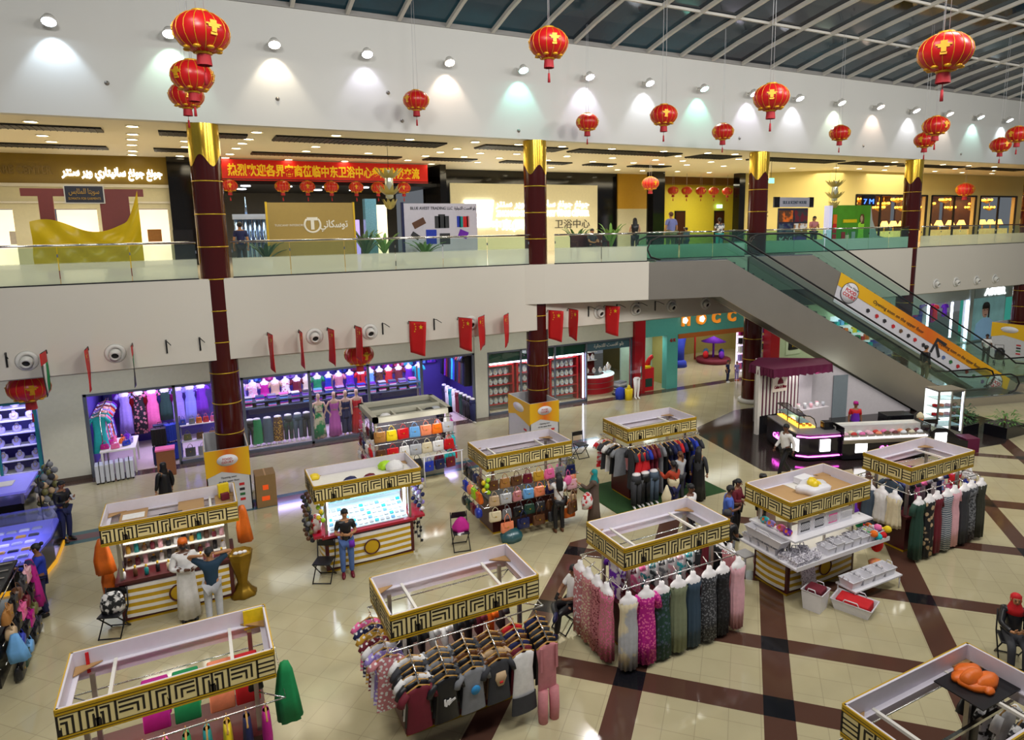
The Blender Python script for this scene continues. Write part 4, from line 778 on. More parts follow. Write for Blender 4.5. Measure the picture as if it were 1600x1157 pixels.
for i, x in enumerate((-4.34, -.78, .05, 5.26, 6.97, 12.94, 14.2, 15.2, 16.0)):
    lb = 'empty black flag bracket on the lower fascia, %s from the teal framed window' % ORD[i]
    if br is None: br = tag(MB().box(-.02, .02, -.03, 0, -.22, .16).tube([(0, -.02, .14), (.02, -.2, .15), (.12, -.42, .06)], .012, 6).build('flag_bracket', BLACK, None, (x, FY, 4.72)), lb, 'bracket', 'empty flag brackets')
    else:
        o = br.copy(); C.objects.link(o); o.location = (x, FY, 4.72); tag(o, lb, 'bracket', 'empty flag brackets')
# --- spotlights on the upper fascia
SPOTC = [('d8ecff', 'cool white'), ('d4ffe8', 'pale green'), ('fff0d8', 'warm white'), ('e8e4ff', 'bluish white'), ('ffe4d0', 'peach'), ('9cfff0', 'turquoise'), ('e4e0ff', 'violet white'), ('eef2ff', 'white'), ('98ffe4', 'aqua'), ('ece4ff', 'lilac white'), ('f0f0ff', 'soft white'), ('e0f4d8', 'greenish'), ('ffe0cc', 'rosy'), ('f4f4ff', 'clear white'), ('ffe8d8', 'cream'), ('c8fff4', 'mint'), ('e8f8ff', 'icy')]
for i in range(17):
    x = -2.53+2.553*i; hcol, nm = SPOTC[i]
    t = thing('wall_spotlight', '%s spotlight on the upper fascia, %s from the gold sign end' % (nm, ORD[i]), 'spotlight', (x, FY, 12.9), 0, 'spotlights along the upper fascia')
    MB().box(-.07, .07, -.03, 0, -.02, .1).tube([(0, -.02, .05), (0, -.3, .05)], .018, 6).build('arm', EYEW, t)
    MB().at((0, -.36, 0), (-.5, 0, 0)).lathe([(.001, .12), (.1, .12), (.17, -.02), (.17, -.06), (.155, -.06), (.15, -.02)], 18).build('head', EYEW, t)
    MB().at((0, -.36, 0), (-.5, 0, 0)).lathe([(.001, -.05), (.152, -.05), (.152, -.044), (.001, -.044)], 16).build('lamp_lens', mat('spot_lens_%d' % i, hcol, .5, em=26, nz=0), t)
    c = hx(hcol); lamp('fascia_spot', 'SPOT', (x, FY-.4, 12.78), 80 if i != 3 else 40, c, .06, aim=(x, FY+.35, 10.9), spot=82, blend=.5)
    if i % 2 == 0: lamp('hall_spot', 'SPOT', (x, FY-.55, 12.9), 520, (1, .97, .92), .12, aim=(x-1.5, 12, 0), spot=70, blend=.8)
for i, (x, z) in enumerate(((-1.5, 11.6), (2.6, 11.5), (5.8, 11.9), (6.2, 11.1), (10.2, 11.0), (13.2, 11.4), (20.1, 11.2), (27.6, 11.2), (31.8, 11.1), (35, 11.1))):
    o = tag(MB().at((x, FY, z), (PI/2, 0, 0)).lathe([(.001, 0), (.06, 0), (.05, .03), (.001, .05)], 12).build('ceiling_hook', STEEL), 'small steel stud on the upper fascia, %s from the gold sign end' % ORD[i], 'stud', 'studs on the upper fascia')
# --- lanterns
GOLDT = mat('lantern_gold', 'd8a020', .35, .3); LREDG = mat('lantern_glow_red', 'b81418', .32, em=.05)
LRED2 = mat('lantern_print', 'd41c18', .38, em=.1, pat='noise', col2='d8a81c', ps=3.2)
def lantern(label, loc, d=.75, rot=0, line=3.0, group='red lanterns over the hall', tassel=True, red=None):
    t = thing('lantern', label, 'lantern', loc, rot, group); r_ = d/2
    b = MB(); n = 32; h = r_*.76
    b.ell([(0, 0, h*math.sin(a), r_*math.cos(a), r_*math.cos(a)) for a in (-PI/2*.86+PI*.86*i/12 for i in range(13))], n, True, .018, 16); b.k = 1
    for k in range(16):
        a = 2*PI*k/16+.1; b.tube([((r_*1.012)*math.cos(u)*math.cos(a), (r_*1.012)*math.cos(u)*math.sin(a), h*1.005*math.sin(u)) for u in (-1.3+2.6*i/8 for i in range(9))], r_*.014, 4)
    for k in range(3):
        b.M = Matrix.Rotation(-PI/2+2*PI*k/3, 4, 'Z')
        for (ax, az, sx, sz) in ((0, .05, .2, .06), (0, .16, .12, .07), (0, -.04, .09, .12), (0, -.18, .12, .045), (.18, .09, .1, .03), (-.18, .09, .1, .03)):
            x0 = r_*ax; z0 = r_*az*1.2; xx = math.sqrt(max(.01, 1-(z0/h)**2))*r_*1.015; b.box(xx*.97, xx+.004, x0-r_*sx, x0+r_*sx, z0-r_*sz, z0+r_*sz)
    b.M = Matrix()
    for k in range(8):
        a = 2*PI*k/8; b.ball((r_*.6*math.cos(a), r_*.6*math.sin(a), h*math.sin(-.95)), r_*.15, r_*.15, r_*.07, 8, 4)
    b.build('shade', [red or LREDG, GOLDT], t)
    for s in (-1, 1):
        z = s*h*.965; MB().lathe([(r_*.2, z-.025), (r_*.3, z-.02), (r_*.3, z+.02), (r_*.2, z+.025)], 20).build('gold_collar', GOLDT, t)
    fr = MB().ell([(0, 0, -h-.02, r_*.24, r_*.24), (0, 0, -h-r_*.44, r_*.27, r_*.27)], 20, False, .06, 12); fr.build('fringe', mat('lantern_fringe', 'a8202a', .7), t)
    if tassel: MB().tube([(0, 0, -h*.9), (0, 0, -h-r_*.7)], .006, 5).tube([(0, 0, -h-r_*.7), (0, 0, -h-r_*1.15)], [.02, .028], 6).build('tassel', mat('lantern_fringe', 'a8202a', .7), t)
    lm = mat('hanging_line', 'c8c8cc', .4)
    if line > 0: MB().tube([(-.06, 0, h), (-.03, 0, h+line)], .005, 4).tube([(.06, 0, h), (.03, 0, h+line)], .005, 4).build('hanging_line', lm, t)
    return t
def roofz(y):
    for i in range(len(prof)-1):
        if prof[i+1][0] <= y <= prof[i][0]: f = (prof[i][0]-y)/(prof[i][0]-prof[i+1][0]); return prof[i][1]+(prof[i+1][1]-prof[i][1])*f
    return 14.1
LN = [((.43, 11.03, 10.62), 'large red lantern above two others at the gold sign end'), ((.33, 14.34, 10.67), 'middle red lantern of the hanging three at the gold sign end'), ((.25, 17.71, 10.91), 'lowest red lantern of the hanging three at the gold sign end'), ((6.3, 19.5, 11.52), 'red lantern alone between the first and second columns'), ((6.49, 11.77, 11.28), 'big red lantern hanging in front of the second column'), ((12.24, 19.58, 11.24), 'small red lantern hanging just past the second column'), ((12.12, 15.37, 10.83), 'medium red lantern between the second and third columns'), ((17.24, 18.53, 11.04), 'small red lantern hanging just before the third column'), ((11.53, 10.94, 10.5), 'pinkish lit red lantern in front of the third column'), ((22.28, 17.7, 11.13), 'small red lantern between the third and fourth columns'), ((10.5, 6.56, 10.33), 'largest red lantern, hanging low under the skylight ribs'), ((20.83, 13.12, 10.69), 'upper red lantern of the touching pair by the fourth column'), ((25.12, 16.2, 10.82), 'lower red lantern of the touching pair by the fourth column'), ((29.55, 15.9, 10.78), 'lower red lantern of the pair by the fifth column'), ((27.38, 14.18, 10.88), 'higher red lantern of the pair by the fifth column')]
for i, (p, lb) in enumerate(LN): lantern(lb, p, .75, .9*i+.4, roofz(p[1])-p[2]-.25)
lantern('red lantern out of sight above with only its tassel showing', (.62, 9.2, 11.62), .75, 0, 3.4)
lantern('flattened red lantern under the soffit beside the teal framed window', (-4.15, 21.6, 3.75), 1.0, .3, .1, 'red lanterns under the soffit'); lantern('flattened red lantern under the soffit behind a flag', (4.75, 21.9, 3.7), .95, .3, .1, 'red lanterns under the soffit')
# ================================================================ KIOSKS
KC = mat('kiosk_cream', 'e8d698', .5, nz=.05); KD = mat('kiosk_key_brown', '150d08', .5); KG = mat('kiosk_gold', 'c8a01a', .4, .25, nz=.12, ns=4)
KL, KW, KH, KB = 2.44, 1.22, 2.2, .42
def key_board(name, wd, par, loc, rot, cells):
    """canopy board: outer side faces local -y; gold rails with a cream key fret between"""
    b = MB(); b.mt(0).box(-wd/2, wd/2, 0, .025, 0, KB)
    b.mt(1).box(-wd/2-.006, wd/2+.006, -.018, 0, 0, .06).box(-wd/2-.006, wd/2+.006, -.018, 0, .34, KB)
    b.mt(3).box(-wd/2, wd/2, -.02, 0, .028, .036).box(-wd/2, wd/2, -.02, 0, .372, .38)
    b.mt(2).box(-wd/2, wd/2, -.012, 0, .06, .34); b.mt(3); z0, H, tk = .06, .28, .026
    tot = sum(abs(c[1]) for c in cells); x = -wd/2; f = wd/tot
    for kind, w_ in cells:
        w_ *= f; b.box(x-tk/2, x+tk/2, -.016, -.01, z0, z0+H)
        for o in (.06, .125, .19):
            if kind == 'F': b.box(x, x+w_, -.016, -.01, z0+o, z0+o+tk*.8); continue
            zt = z0+H-o
            if kind in 'CD':
                b.box(x+.03, x+w_-o, -.016, -.01, zt, zt+tk); 
                if kind == 'C' or o < .15: b.box(x+w_-o-tk, x+w_-o, -.016, -.01, z0+(.05 if kind == 'D' else 0), zt)
            else:
                b.box(x+o, x+w_-.03, -.016, -.01, zt, zt+tk)
                if kind == 'B' or o < .15: b.box(x+o, x+o+tk, -.016, -.01, z0+(.05 if kind == 'E' else 0), zt)
        b.box(x, x+w_, -.016, -.01, z0, z0+.008).box(x, x+w_, -.016, -.01, z0+H-.012, z0+H)
        x += w_
    b.mt(0).box(-wd/2+.03, wd/2-.03, .025, .09, .17, .185)
    return b.build(name, [OFFW, KG, KC, KD], par, loc, rot)
LONG = [('C', .26), ('B', .2), ('C', .22), ('D', .42), ('B', .24), ('E', .36), ('B', .2), ('C', .22), ('D', .4), ('F', .24)]
SHORT = [('F', .22), ('B', .2), ('C', .22), ('D', .36), ('F', .2)]
STRW = mat('kiosk_stripe_white', 'e4e0da', .4); MRN = mat('kiosk_maroon', '4a1418', .35)
def kiosk(label, cx_, cy_, top=MRN, base=True, deco=True, boards=True, emblem=True, rails=()):
    t = thing('kiosk', label, 'kiosk', (cx_, cy_, 0)); z = KH-KB
    for nm, wd, loc, rot, cl in (('front_board', KL, (0, -KW/2, z), 0, LONG), ('back_board', KL, (0, KW/2, z), PI, LONG), ('side_board', KW, (-KL/2, 0, z), -PI/2, SHORT), ('side_board', KW, (KL/2, 0, z), PI/2, SHORT)):
        key_board(nm, wd, t, loc, rot, cl)
    for sx in (-1, 1):
        for sy in (-1, 1):
            MB().box(sx*.98-.03, sx*.98+.03, sy*.4-.03, sy*.4+.03, .06, z+.17).build('post', STEEL, t)
            if sy == 1 or sx == -1:
                x, y = sx*KL/2-sx*.03, sy*KW/2-sy*.03
                MB().prism([(x, y), (x-sx*.32, y), (x, y-sy*.22)], z+.2, z+.215).build('corner_gusset', TAN, t)
        MB().box(sx*.72-.022, sx*.72+.022, -KW/2+.03, KW/2-.03, z+.16, z+.2).build('cross_bar', WHITE, t)
    MB().box(-KL/2+.03, KL/2-.03, -.02, .02, z-.04, z).build('hanging_bar', CHROME, t)
    if base:
        MB().box(-1.02, 1.02, -.44, .44, .0, .06).build('plinth', KG, t)
        MB().box(-1.04, 1.04, -.46, .46, .06, .86).build('cabinet', MRN, t)
        MB().box(-1.1, 1.1, -.52, .52, .86, .92).build('worktop', top, t)
        if deco:
            for nm, wd, M_ in (('front_panel', .96, Matrix()), ('side_panel', .4, Matrix.Rotation(-PI/2, 4, 'Z')), ('side_panel', .4, Matrix.Rotation(PI/2, 4, 'Z'))):
                off = .46 if nm == 'front_panel' else 1.04
                b = MB(M_); n = 9
                for k in range(n):
                    q = .68/n; b.mt(k % 2); z0 = .12+k*q; bow = [(-wd, -off-.01), (-wd*.5, -off-.05), (0, -off-.065), (wd*.5, -off-.05), (wd, -off-.01)]
                    b.prism(bow+[(wd, -off), (-wd, -off)], z0, z0+q*(.9 if k % 2 == 0 else .75)) if k % 2 == 0 else b.prism([(p[0], p[1]+.008) for p in bow]+[(wd, -off), (-wd, -off)], z0-.01, z0+q)
                b.build(nm, [STRW, KG], t)
            if emblem:
                MB().at((0, -.525, .46), (PI/2, 0, 0)).lathe([(.001, .0), (.17, .0), (.17, .03), (.15, .036), (.001, .036)], 32).build('emblem_disc', KG, t); MB().at((0, -.54, .46), (PI/2, 0, 0)).tube([(.175*math.cos(a), .175*math.sin(a), .02) for a in (2*PI*i/32 for i in range(32))], .016, 6, True).build('emblem_ring', MRN, t)
    for (zr, off) in rails:
        P = [(-KL/2-off, -KW/2-off, zr), (KL/2+off, -KW/2-off, zr), (KL/2+off, KW/2+off, zr), (-KL/2-off, KW/2+off, zr)]
        MB().tube(P, .012, 6, True).build('display_rail', CHROME, t)
        for sx in (-1, 1):
            for sy in (-1, 1): MB().cyl((sx*.98, sy*.4, zr), (sx*(KL/2+off), sy*(KW/2+off), zr), .01, 6).build('rail_bracket', CHROME, t)
    return t
KX = {}
for k, x, y in (('A', -2.0, 14.56), ('B', 2.01, 14.62), ('C', 6.15, 14.56), ('E', 10.45, 14.62), ('D', 2.17, 8.92), ('F', 6.35, 8.96), ('G', 10.42, 8.94), ('H', 14.35, 8.98), ('I', -1.89, 8.92)): KX[k] = (x+1.22, y+.61)
kiosk('gold fretted kiosk of perfumes with a robed man at its counter', *KX['A'])
kiosk('gold fretted kiosk with a bright white lit counter and red worktop', *KX['B'], top=mat('kiosk_red_top', 'a0142c', .3))
kiosk('gold fretted kiosk hung all round with handbags', *KX['C'], rails=((1.72, .1), (1.32, .14), (.92, .18)), deco=False, top=BLACK)
kiosk('gold fretted kiosk of hanging clothes standing on a green mat', *KX['E'], rails=((1.7, .08),), deco=False)
kiosk('gold fretted kiosk hung with tees on wooden hangers', *KX['D'], rails=((1.66, .06),), deco=False)
kiosk('gold fretted kiosk ringed by long summer dresses on busts', *KX['F'], rails=((1.5, .1),), deco=False)
kiosk('gold fretted kiosk of white baskets and colourful pompoms', *KX['G'], top=WHITE)
kiosk('gold fretted kiosk of dark long dresses in front of the sweet shop', *KX['H'], rails=((1.6, .1),), deco=False)
kiosk('gold fretted kiosk with colourful shawls on an inner rod', *KX['I'], rails=((1.5, .1),), emblem=False)
kiosk('white framed kiosk with an orange cloth lying on its canopy', 7.62, 3.98, rails=((1.6, .1),), emblem=False)
for k, (cx_, cy_) in KX.items(): lamp('kiosk_lamp', 'AREA', (cx_, cy_, 1.72), 26 if k not in 'BG' else 22 if k == 'B' else 8, (1, .97, .9) if k != 'B' else (.85, .97, 1), 1.8, .5)
# --- A: perfumes
ax, ay = KX['A']
t = thing('display_shelf', 'white back shelf of perfumes in the kiosk with the robed man', 'shelf', (ax, ay, .92))
MB().box(-.95, .95, .3, .34, 0, .82).build('back_panel', mat('shelf_white', 'dcd4c6', .5), t)
for z in (.0, .28, .54): MB().box(-.95, .95, .02, .3, z, z+.02).build('shelf_board', WHITE, t)
bt = [('brown', 'gold'), ('black', 'gold'), ('gold', 'brown'), ('maroon', 'gold'), ('white', 'gold'), ('teal', 'silver'), ('pale pink', 'silver'), ('charcoal', 'silver')]
for r_ in range(3):
    for i in range(13):
        c, c2 = bt[(i*3+r_*2) % 8]; h = .16+.05*((i+r_) % 3)
        o = thing('perfume_bottle', '%s perfume bottle in the perfume kiosk, %s shelf up, %s along' % (c, ORD[r_], ORD[i]), 'perfume bottle', (ax-.88+i*.147, ay+.14, .94+(0, .28, .54)[r_]), 0, 'perfume bottles on the back shelf')
        MB().ell([(0, 0, 0, .045, .035), (0, 0, h*.7, .045, .035), (0, 0, h*.78, .018, .018), (0, 0, h*.82, .018, .018)], 10).build('flask', leather(c), o); MB().lathe([(.024, h*.82), (.024, h), (.001, h+.01)], 10).build('cap', fab(c2, .3), o)
for i in range(10):
    c = ['white', 'brown', 'teal', 'black', 'cream', 'gold', 'brown', 'white', 'pale pink', 'black'][i]
    o = thing('perfume_bottle', '%s bottle on the front edge of the perfume kiosk worktop, %s along' % (c, ORD[i]), 'perfume bottle', (ax-.95+i*.2, ay-.38+.05*(i % 2), .92), 0, 'bottles on the worktop edge')
    MB().ell([(0, 0, 0, .04, .04), (0, 0, .14, .04, .035), (0, 0, .17, .015, .015)], 10).build('flask', leather(c), o); MB().lathe([(.02, .17), (.02, .22), (.001, .225)], 8).build('cap', GOLD, o)
def drape(label, loc, m, L=.9, w=.16, rot=0):
    return tag(MB().ell([(0, 0, 0, .05, .04), (0, 0, -.15, w*.7, .06, .5), (0, 0, -L*.6, w, .08, 1), (.03, 0, -L, w*1.1, .09, 1)], 16, True, .18, 5).build('shawl', m, None, loc, rot), label, 'shawl')
drape('orange shawl hung from the end of the robed man\'s kiosk by the folding chair', (ax-1.3, ay-.1, 1.75), fab('orange'), .75); drape('second orange shawl drooping low beside the robed man\'s folding chair', (ax-1.3, ay+.2, 1.1), fab('orange'), .7, .12)
drape('orange shawl hung at the urn end of the perfume kiosk', (ax+1.33, ay+.15, 1.8), fab('orange'), .85, .14)
BR = mat('bronze_gold', '8a6a18', .35, .7, nz=.25, ns=5)
t = thing('urn_stand', 'tall bronze flower shaped stand beside the perfume kiosk', 'stand', (.42, 14.75, 0))
MB().ell([(0, 0, 0, .27, .24), (0, 0, .06, .27, .24), (0, 0, .16, .17, .15), (0, 0, .3, .1, .09), (0, 0, .42, .12, .11), (0, 0, .62, .17, .15), (0, 0, .8, .22, .2), (0, 0, .98, .25, .22), (0, 0, 1.02, .22, .19), (0, 0, .9, .18, .15)], 24, True, .07, 7).build('body', BR, t)
for k in range(3): MB().ball((-.09+.09*k, -.03, .99), .05, .05, .035).build('white_bead', PLASTER, t)
for i, (lb, x, y, c, w_, d_, h_) in enumerate((('sheet of white paper lying inside the perfume kiosk canopy', -.72, .2, 'white', .4, .28, .012), ('black tablet lying inside the perfume kiosk canopy', .05, -.1, 'black', .28, .18, .02), ('yellow box on the perfume kiosk canopy corner', 1.0, .38, 'yellow', .22, .1, .3), ('maroon box below the yellow box on the perfume kiosk canopy', 1.02, .2, 'maroon', .16, .1, .14))):
    tag(MB().box(-w_/2, w_/2, -d_/2, d_/2, 0, h_).build('box' if h_ > .1 else 'sheet', fab(c, .5), None, (ax+x, ay+y, 1.995 if abs(x) > .9 else 1.985), .1*i, .004), lb, 'box' if h_ > .1 else 'sheet')
for (x0, lb) in ((-.72, 'thin ply tray resting across the perfume kiosk canopy, urn-less end'), (.35, 'thin ply tray resting across the middle of the perfume kiosk canopy'), (1.0, 'thin ply tray under the yellow box on the perfume kiosk canopy')):
    tag(MB().box(-.25 if x0 < .9 else -.18, .25 if x0 < .9 else .18, -.57, .57, 0, .006).build('tray', TAN, None, (ax+x0, ay, 1.978)), lb, 'tray')

def heap(b, n, w, h, seed):
    rnd = random.Random(seed)
    for i in range(n):
        x, y, r_ = rnd.uniform(-.5, .5)*w, rnd.uniform(-.35, .35)*w, rnd.uniform(.3, .55)*w; a = rnd.uniform(0, 3); M0 = b.M
        b.M = M0 @ Matrix.Translation((x, y, 0)) @ Matrix.Rotation(a, 4, 'Z'); z = h*rnd.uniform(.3, 1)
        b.ell([(0, 0, 0, r_, r_*.6), (0, 0, z*.5, r_*1.05, r_*.62), (0, 0, z*.85, r_*.8, r_*.4), (0, 0, z, r_*.35, r_*.12), (0, 0, z*1.01, .01, .01)], 22, True, .05, 5, i); b.M = M0
    return b
# --- B: lit accessory counter
bx, by = KX['B']; LITC = mat('lit_counter_white', 'cfe4ea', .3, em=.45, nz=.04)
t = thing('glass_showcase', 'glowing white sloping showcase in the red topped kiosk', 'showcase', (bx, by, .92))
MB().prism([(-.42, .02), (.3, .34), (.3, .36), (-.42, .04)], -.92, .92, 'x').build('lit_deck', LITC, t); MB().box(-.95, .95, .3, .34, 0, .84).build('back_panel', LITC, t); MB().box(-.92, .92, -.44, -.43, 0, .22).build('front_pane', PANE, t)
for z in (.5, .68): MB().box(-.92, .92, .12, .3, z, z+.012).build('glass_shelf', mat('shelf_glass_edge', '8ab0b4', .2), t)
for x in (-.93, .9): MB().box(x, x+.05, -.2, -.15, .0, .84).build('light_tube', TUBE, t)
MB().box(-1.28, -1.06, -.5, .3, -.02, .04).box(1.06, 1.32, -.5, .3, -.02, .04).build('side_tray', mat('kiosk_red_top', 'a0142c', .3), t)
n = 0
for r_ in range(5):
    for i in range(14):
        c = ['silver', 'white', 'silver', 'turquoise', 'white', 'sky blue', 'silver'][(i*3+r_*5) % 7]; yy = -.36+r_*.125; zz_ = .035+(yy+.42)/.72*.32
        o = tag(MB().box(-.045, .045, -.035, .035, 0, .02).build('phone_case', fab(c, .25), None, (bx-.84+i*.129, by+yy, .925+zz_+.012)), '%s phone case on the glowing showcase, %s row back, %s along' % (c, ORD[r_], ORD[i]), 'phone case', 'phone cases on the glowing showcase'); o.rotation_euler = (R(24), 0, 0)
for i in range(9):
    c = ['black', 'charcoal', 'black', 'silver', 'orange', 'blue', 'black', 'charcoal', 'silver'][i]
    tag(MB().box(-.06, .06, -.015, .015, 0, .13).build('accessory_box', fab(c, .3), None, (bx-.7+i*.17, by+.2, 1.432 if i < 4 else 1.612)), '%s boxed accessory on the glowing kiosk\'s glass shelves, %s along' % (c, ORD[i]), 'accessory box', 'boxed accessories on glass shelves')
def strand(label, loc, cols, L, n, name='trinket_string', cat='trinkets', sz=.05):
    t = thing(name, label, cat, loc); MB().cyl((0, 0, 0), (0, 0, -L), .006, 5).build('cord', BLACK, t)
    for i in range(n): a = i*2.4; MB().ball((sz*math.cos(a), sz*math.sin(a), -L*(i+.5)/n), sz*1.1, sz*.9, sz*1.2, 6, 4).build('charm', fab(cols[i % len(cols)], .4), t)
for i in range(3): strand('string of brown and grey sunglasses pouches at the glowing kiosk\'s chair end, %s' % ORD[i], (bx-1.33, by-.3+.25*i, 1.78), ['brown', 'charcoal', 'olive', 'grey'], 1.0, 14)
for i in range(3): strand('string of lilac and navy charms at the glowing kiosk\'s far end, %s' % ORD[i], (bx+1.3, by-.3+.25*i, 1.78), ['lilac', 'navy', 'white', 'grey'], .85, 12)
for i in range(3): strand('string of black charms under the glowing kiosk\'s side tray, %s' % ORD[i], (bx+1.22, by-.4+.25*i, .9), ['black', 'charcoal', 'black'], .7, 6, sz=.035)
tag(MB().ell([(0, 0, 0, .1, .08), (0, 0, .3, .13, .09), (0, 0, .4, .1, .07), (0, 0, .44, .03, .03)], 12, True, .1, 5).build('carrier_bag', prn('white', 'red', 'noise', 9), None, (bx-1.17, by-.25, .96)), 'white and red carrier bag on the glowing kiosk\'s side tray', 'bag'); strand('yellow packets hanging beside the woman in black', (bx-1.1, by-.5, 1.75), ['yellow', 'lime'], .45, 6)
for i, (lb, x, y, c, s_) in enumerate((('lime green cap on the glowing kiosk\'s canopy', .62, .3, 'lime', .14), ('yellow bundle on the glowing kiosk\'s canopy corner', -1.05, .42, 'yellow', .1), ('pink and maroon bundle in the glowing kiosk\'s canopy', .1, -.3, 'maroon', .12), ('white carrier on the glowing kiosk\'s canopy', .8, .1, 'white', .17), ('navy bundle in the glowing kiosk\'s canopy', -.35, -.3, 'navy', .13))):
    tag(MB().ell([(0, 0, 0, s_*1.2, s_), (0, 0, s_*.6, s_*1.3, s_*1.1), (0, 0, s_*1.2, s_*.8, s_*.6), (0, 0, s_*1.4, s_*.2, s_*.2)], 14, True, .12, 5).build('bundle', fab(c), None, (bx+x, by+y, 1.986)), lb, 'bundle')
tag(MB().box(-1.15, 1.15, -.57, .57, 0, .006).build('tray', WHITE, None, (bx, by, 1.979)), 'white ceiling tray resting inside the glowing kiosk\'s canopy', 'tray')
# --- C: handbags
cx0, cy0 = KX['C']
CF = [['brown', 'tan', 'brown', 'maroon', 'gold', 'pink', 'grey', 'navy'], ['beige', 'silver', 'dusty rose', 'sky blue', 'coral', 'navy', 'maroon', 'pale pink'], ['cream', 'grey', 'black', 'dark green', 'charcoal', 'brown', 'black', 'beige'], ['coral', 'navy', 'black', 'brown', 'charcoal', 'black', 'orange', 'beige']]
CZ = [(1.72, .1), (1.32, .14), (.92, .18)]
for r_ in range(3):
    z, off = CZ[r_]
    for i in range(8):
        w_ = .26+.025*((i+r_) % 3); handbag('%s handbag on the bag kiosk front, %s row down, %s from its chair end' % (CF[r_][i], ORD[r_], ORD[i]), (cx0-1.12+i*.32, cy0-.61-off-.02, z-.013), .1*(i % 3-1), CF[r_][i], w_, .25, .13, .12, 'handbags on the front of the bag kiosk', (i+r_) % 2)
for i, c in enumerate(['coral', 'navy', 'brown', 'charcoal', 'orange']):
    handbag('%s tote hung lowest on the bag kiosk front, %s from its chair end' % (c, ORD[i]), (cx0-.85+i*.45, cy0-.61-.32, .72), 0, c, .34, .26, .12, .22, 'totes low on the bag kiosk', 0)
    tag(MB().tube([(0, 0, .18), (0, -.1, .03), (0, -.14, 0)], .01, 6).build('hook_arm', CHROME, None, (cx0-.85+i*.45, cy0-.61-.18, .74)), 'chrome hook arm carrying the %s tote on the bag kiosk' % c, 'hook')
SC = [['black', 'charcoal', 'navy', 'brown'], ['blue', 'coral', 'lime', 'orange'], ['black', 'dark green', 'maroon', 'blue']]
for r_ in range(3):
    z, off = CZ[r_]
    for i in range(4): handbag('%s handbag on the bag kiosk chair end, %s row down, %s from the back' % (SC[r_][i], ORD[r_], ORD[i]), (cx0-1.22-off-.02, cy0+.45-i*.3, z-.013), -PI/2, SC[r_][i], .28, .26, .13, .1, 'handbags on the chair end', (i+r_) % 3)
for r_ in range(3):
    z, off = CZ[r_]
    for i in range(3):
        c = [['olive', 'grey', 'white'], ['coral', 'black', 'pink'], ['brown', 'brown', 'beige']][r_][i]; handbag('%s handbag on the bag kiosk far end, %s row down, %s from the front' % (c, ORD[r_], ORD[i]), (cx0+1.22+off+.02, cy0-.4+i*.36, z-.013), PI/2, c, .28, .22, .1, .13, 'handbags on the far end', (i+r_) % 3)
strand('string of lime green pompoms hung at the chair end corner of the bag kiosk', (cx0-1.3, cy0-.7, 1.62), ['lime', 'yellow', 'lime'], .35, 6, sz=.06)
for i, c in enumerate(['yellow', 'gold', 'yellow', 'gold', 'yellow']): handbag('%s purse behind the front row of the bag kiosk, %s along' % (c, ORD[i]), (cx0-.6+i*.3, cy0-.3, 1.35), 0, c, .22, .16, .09, .42, 'purses behind the hanging row', 1)
tag(MB().ell([(0, 0, 0, .26, .2), (0, 0, .14, .3, .24), (0, 0, .26, .2, .16), (0, 0, .32, .05, .05)], 18, True, .06, 6).build('plastic_sack', glass('teal_sack', (.2, .55, .6), .25, .3, ((.05, .25, .3), .6), 5), None, (cx0-.75, cy0-.95, 0)), 'translucent teal sack on the floor at the foot of the bag kiosk', 'sack')
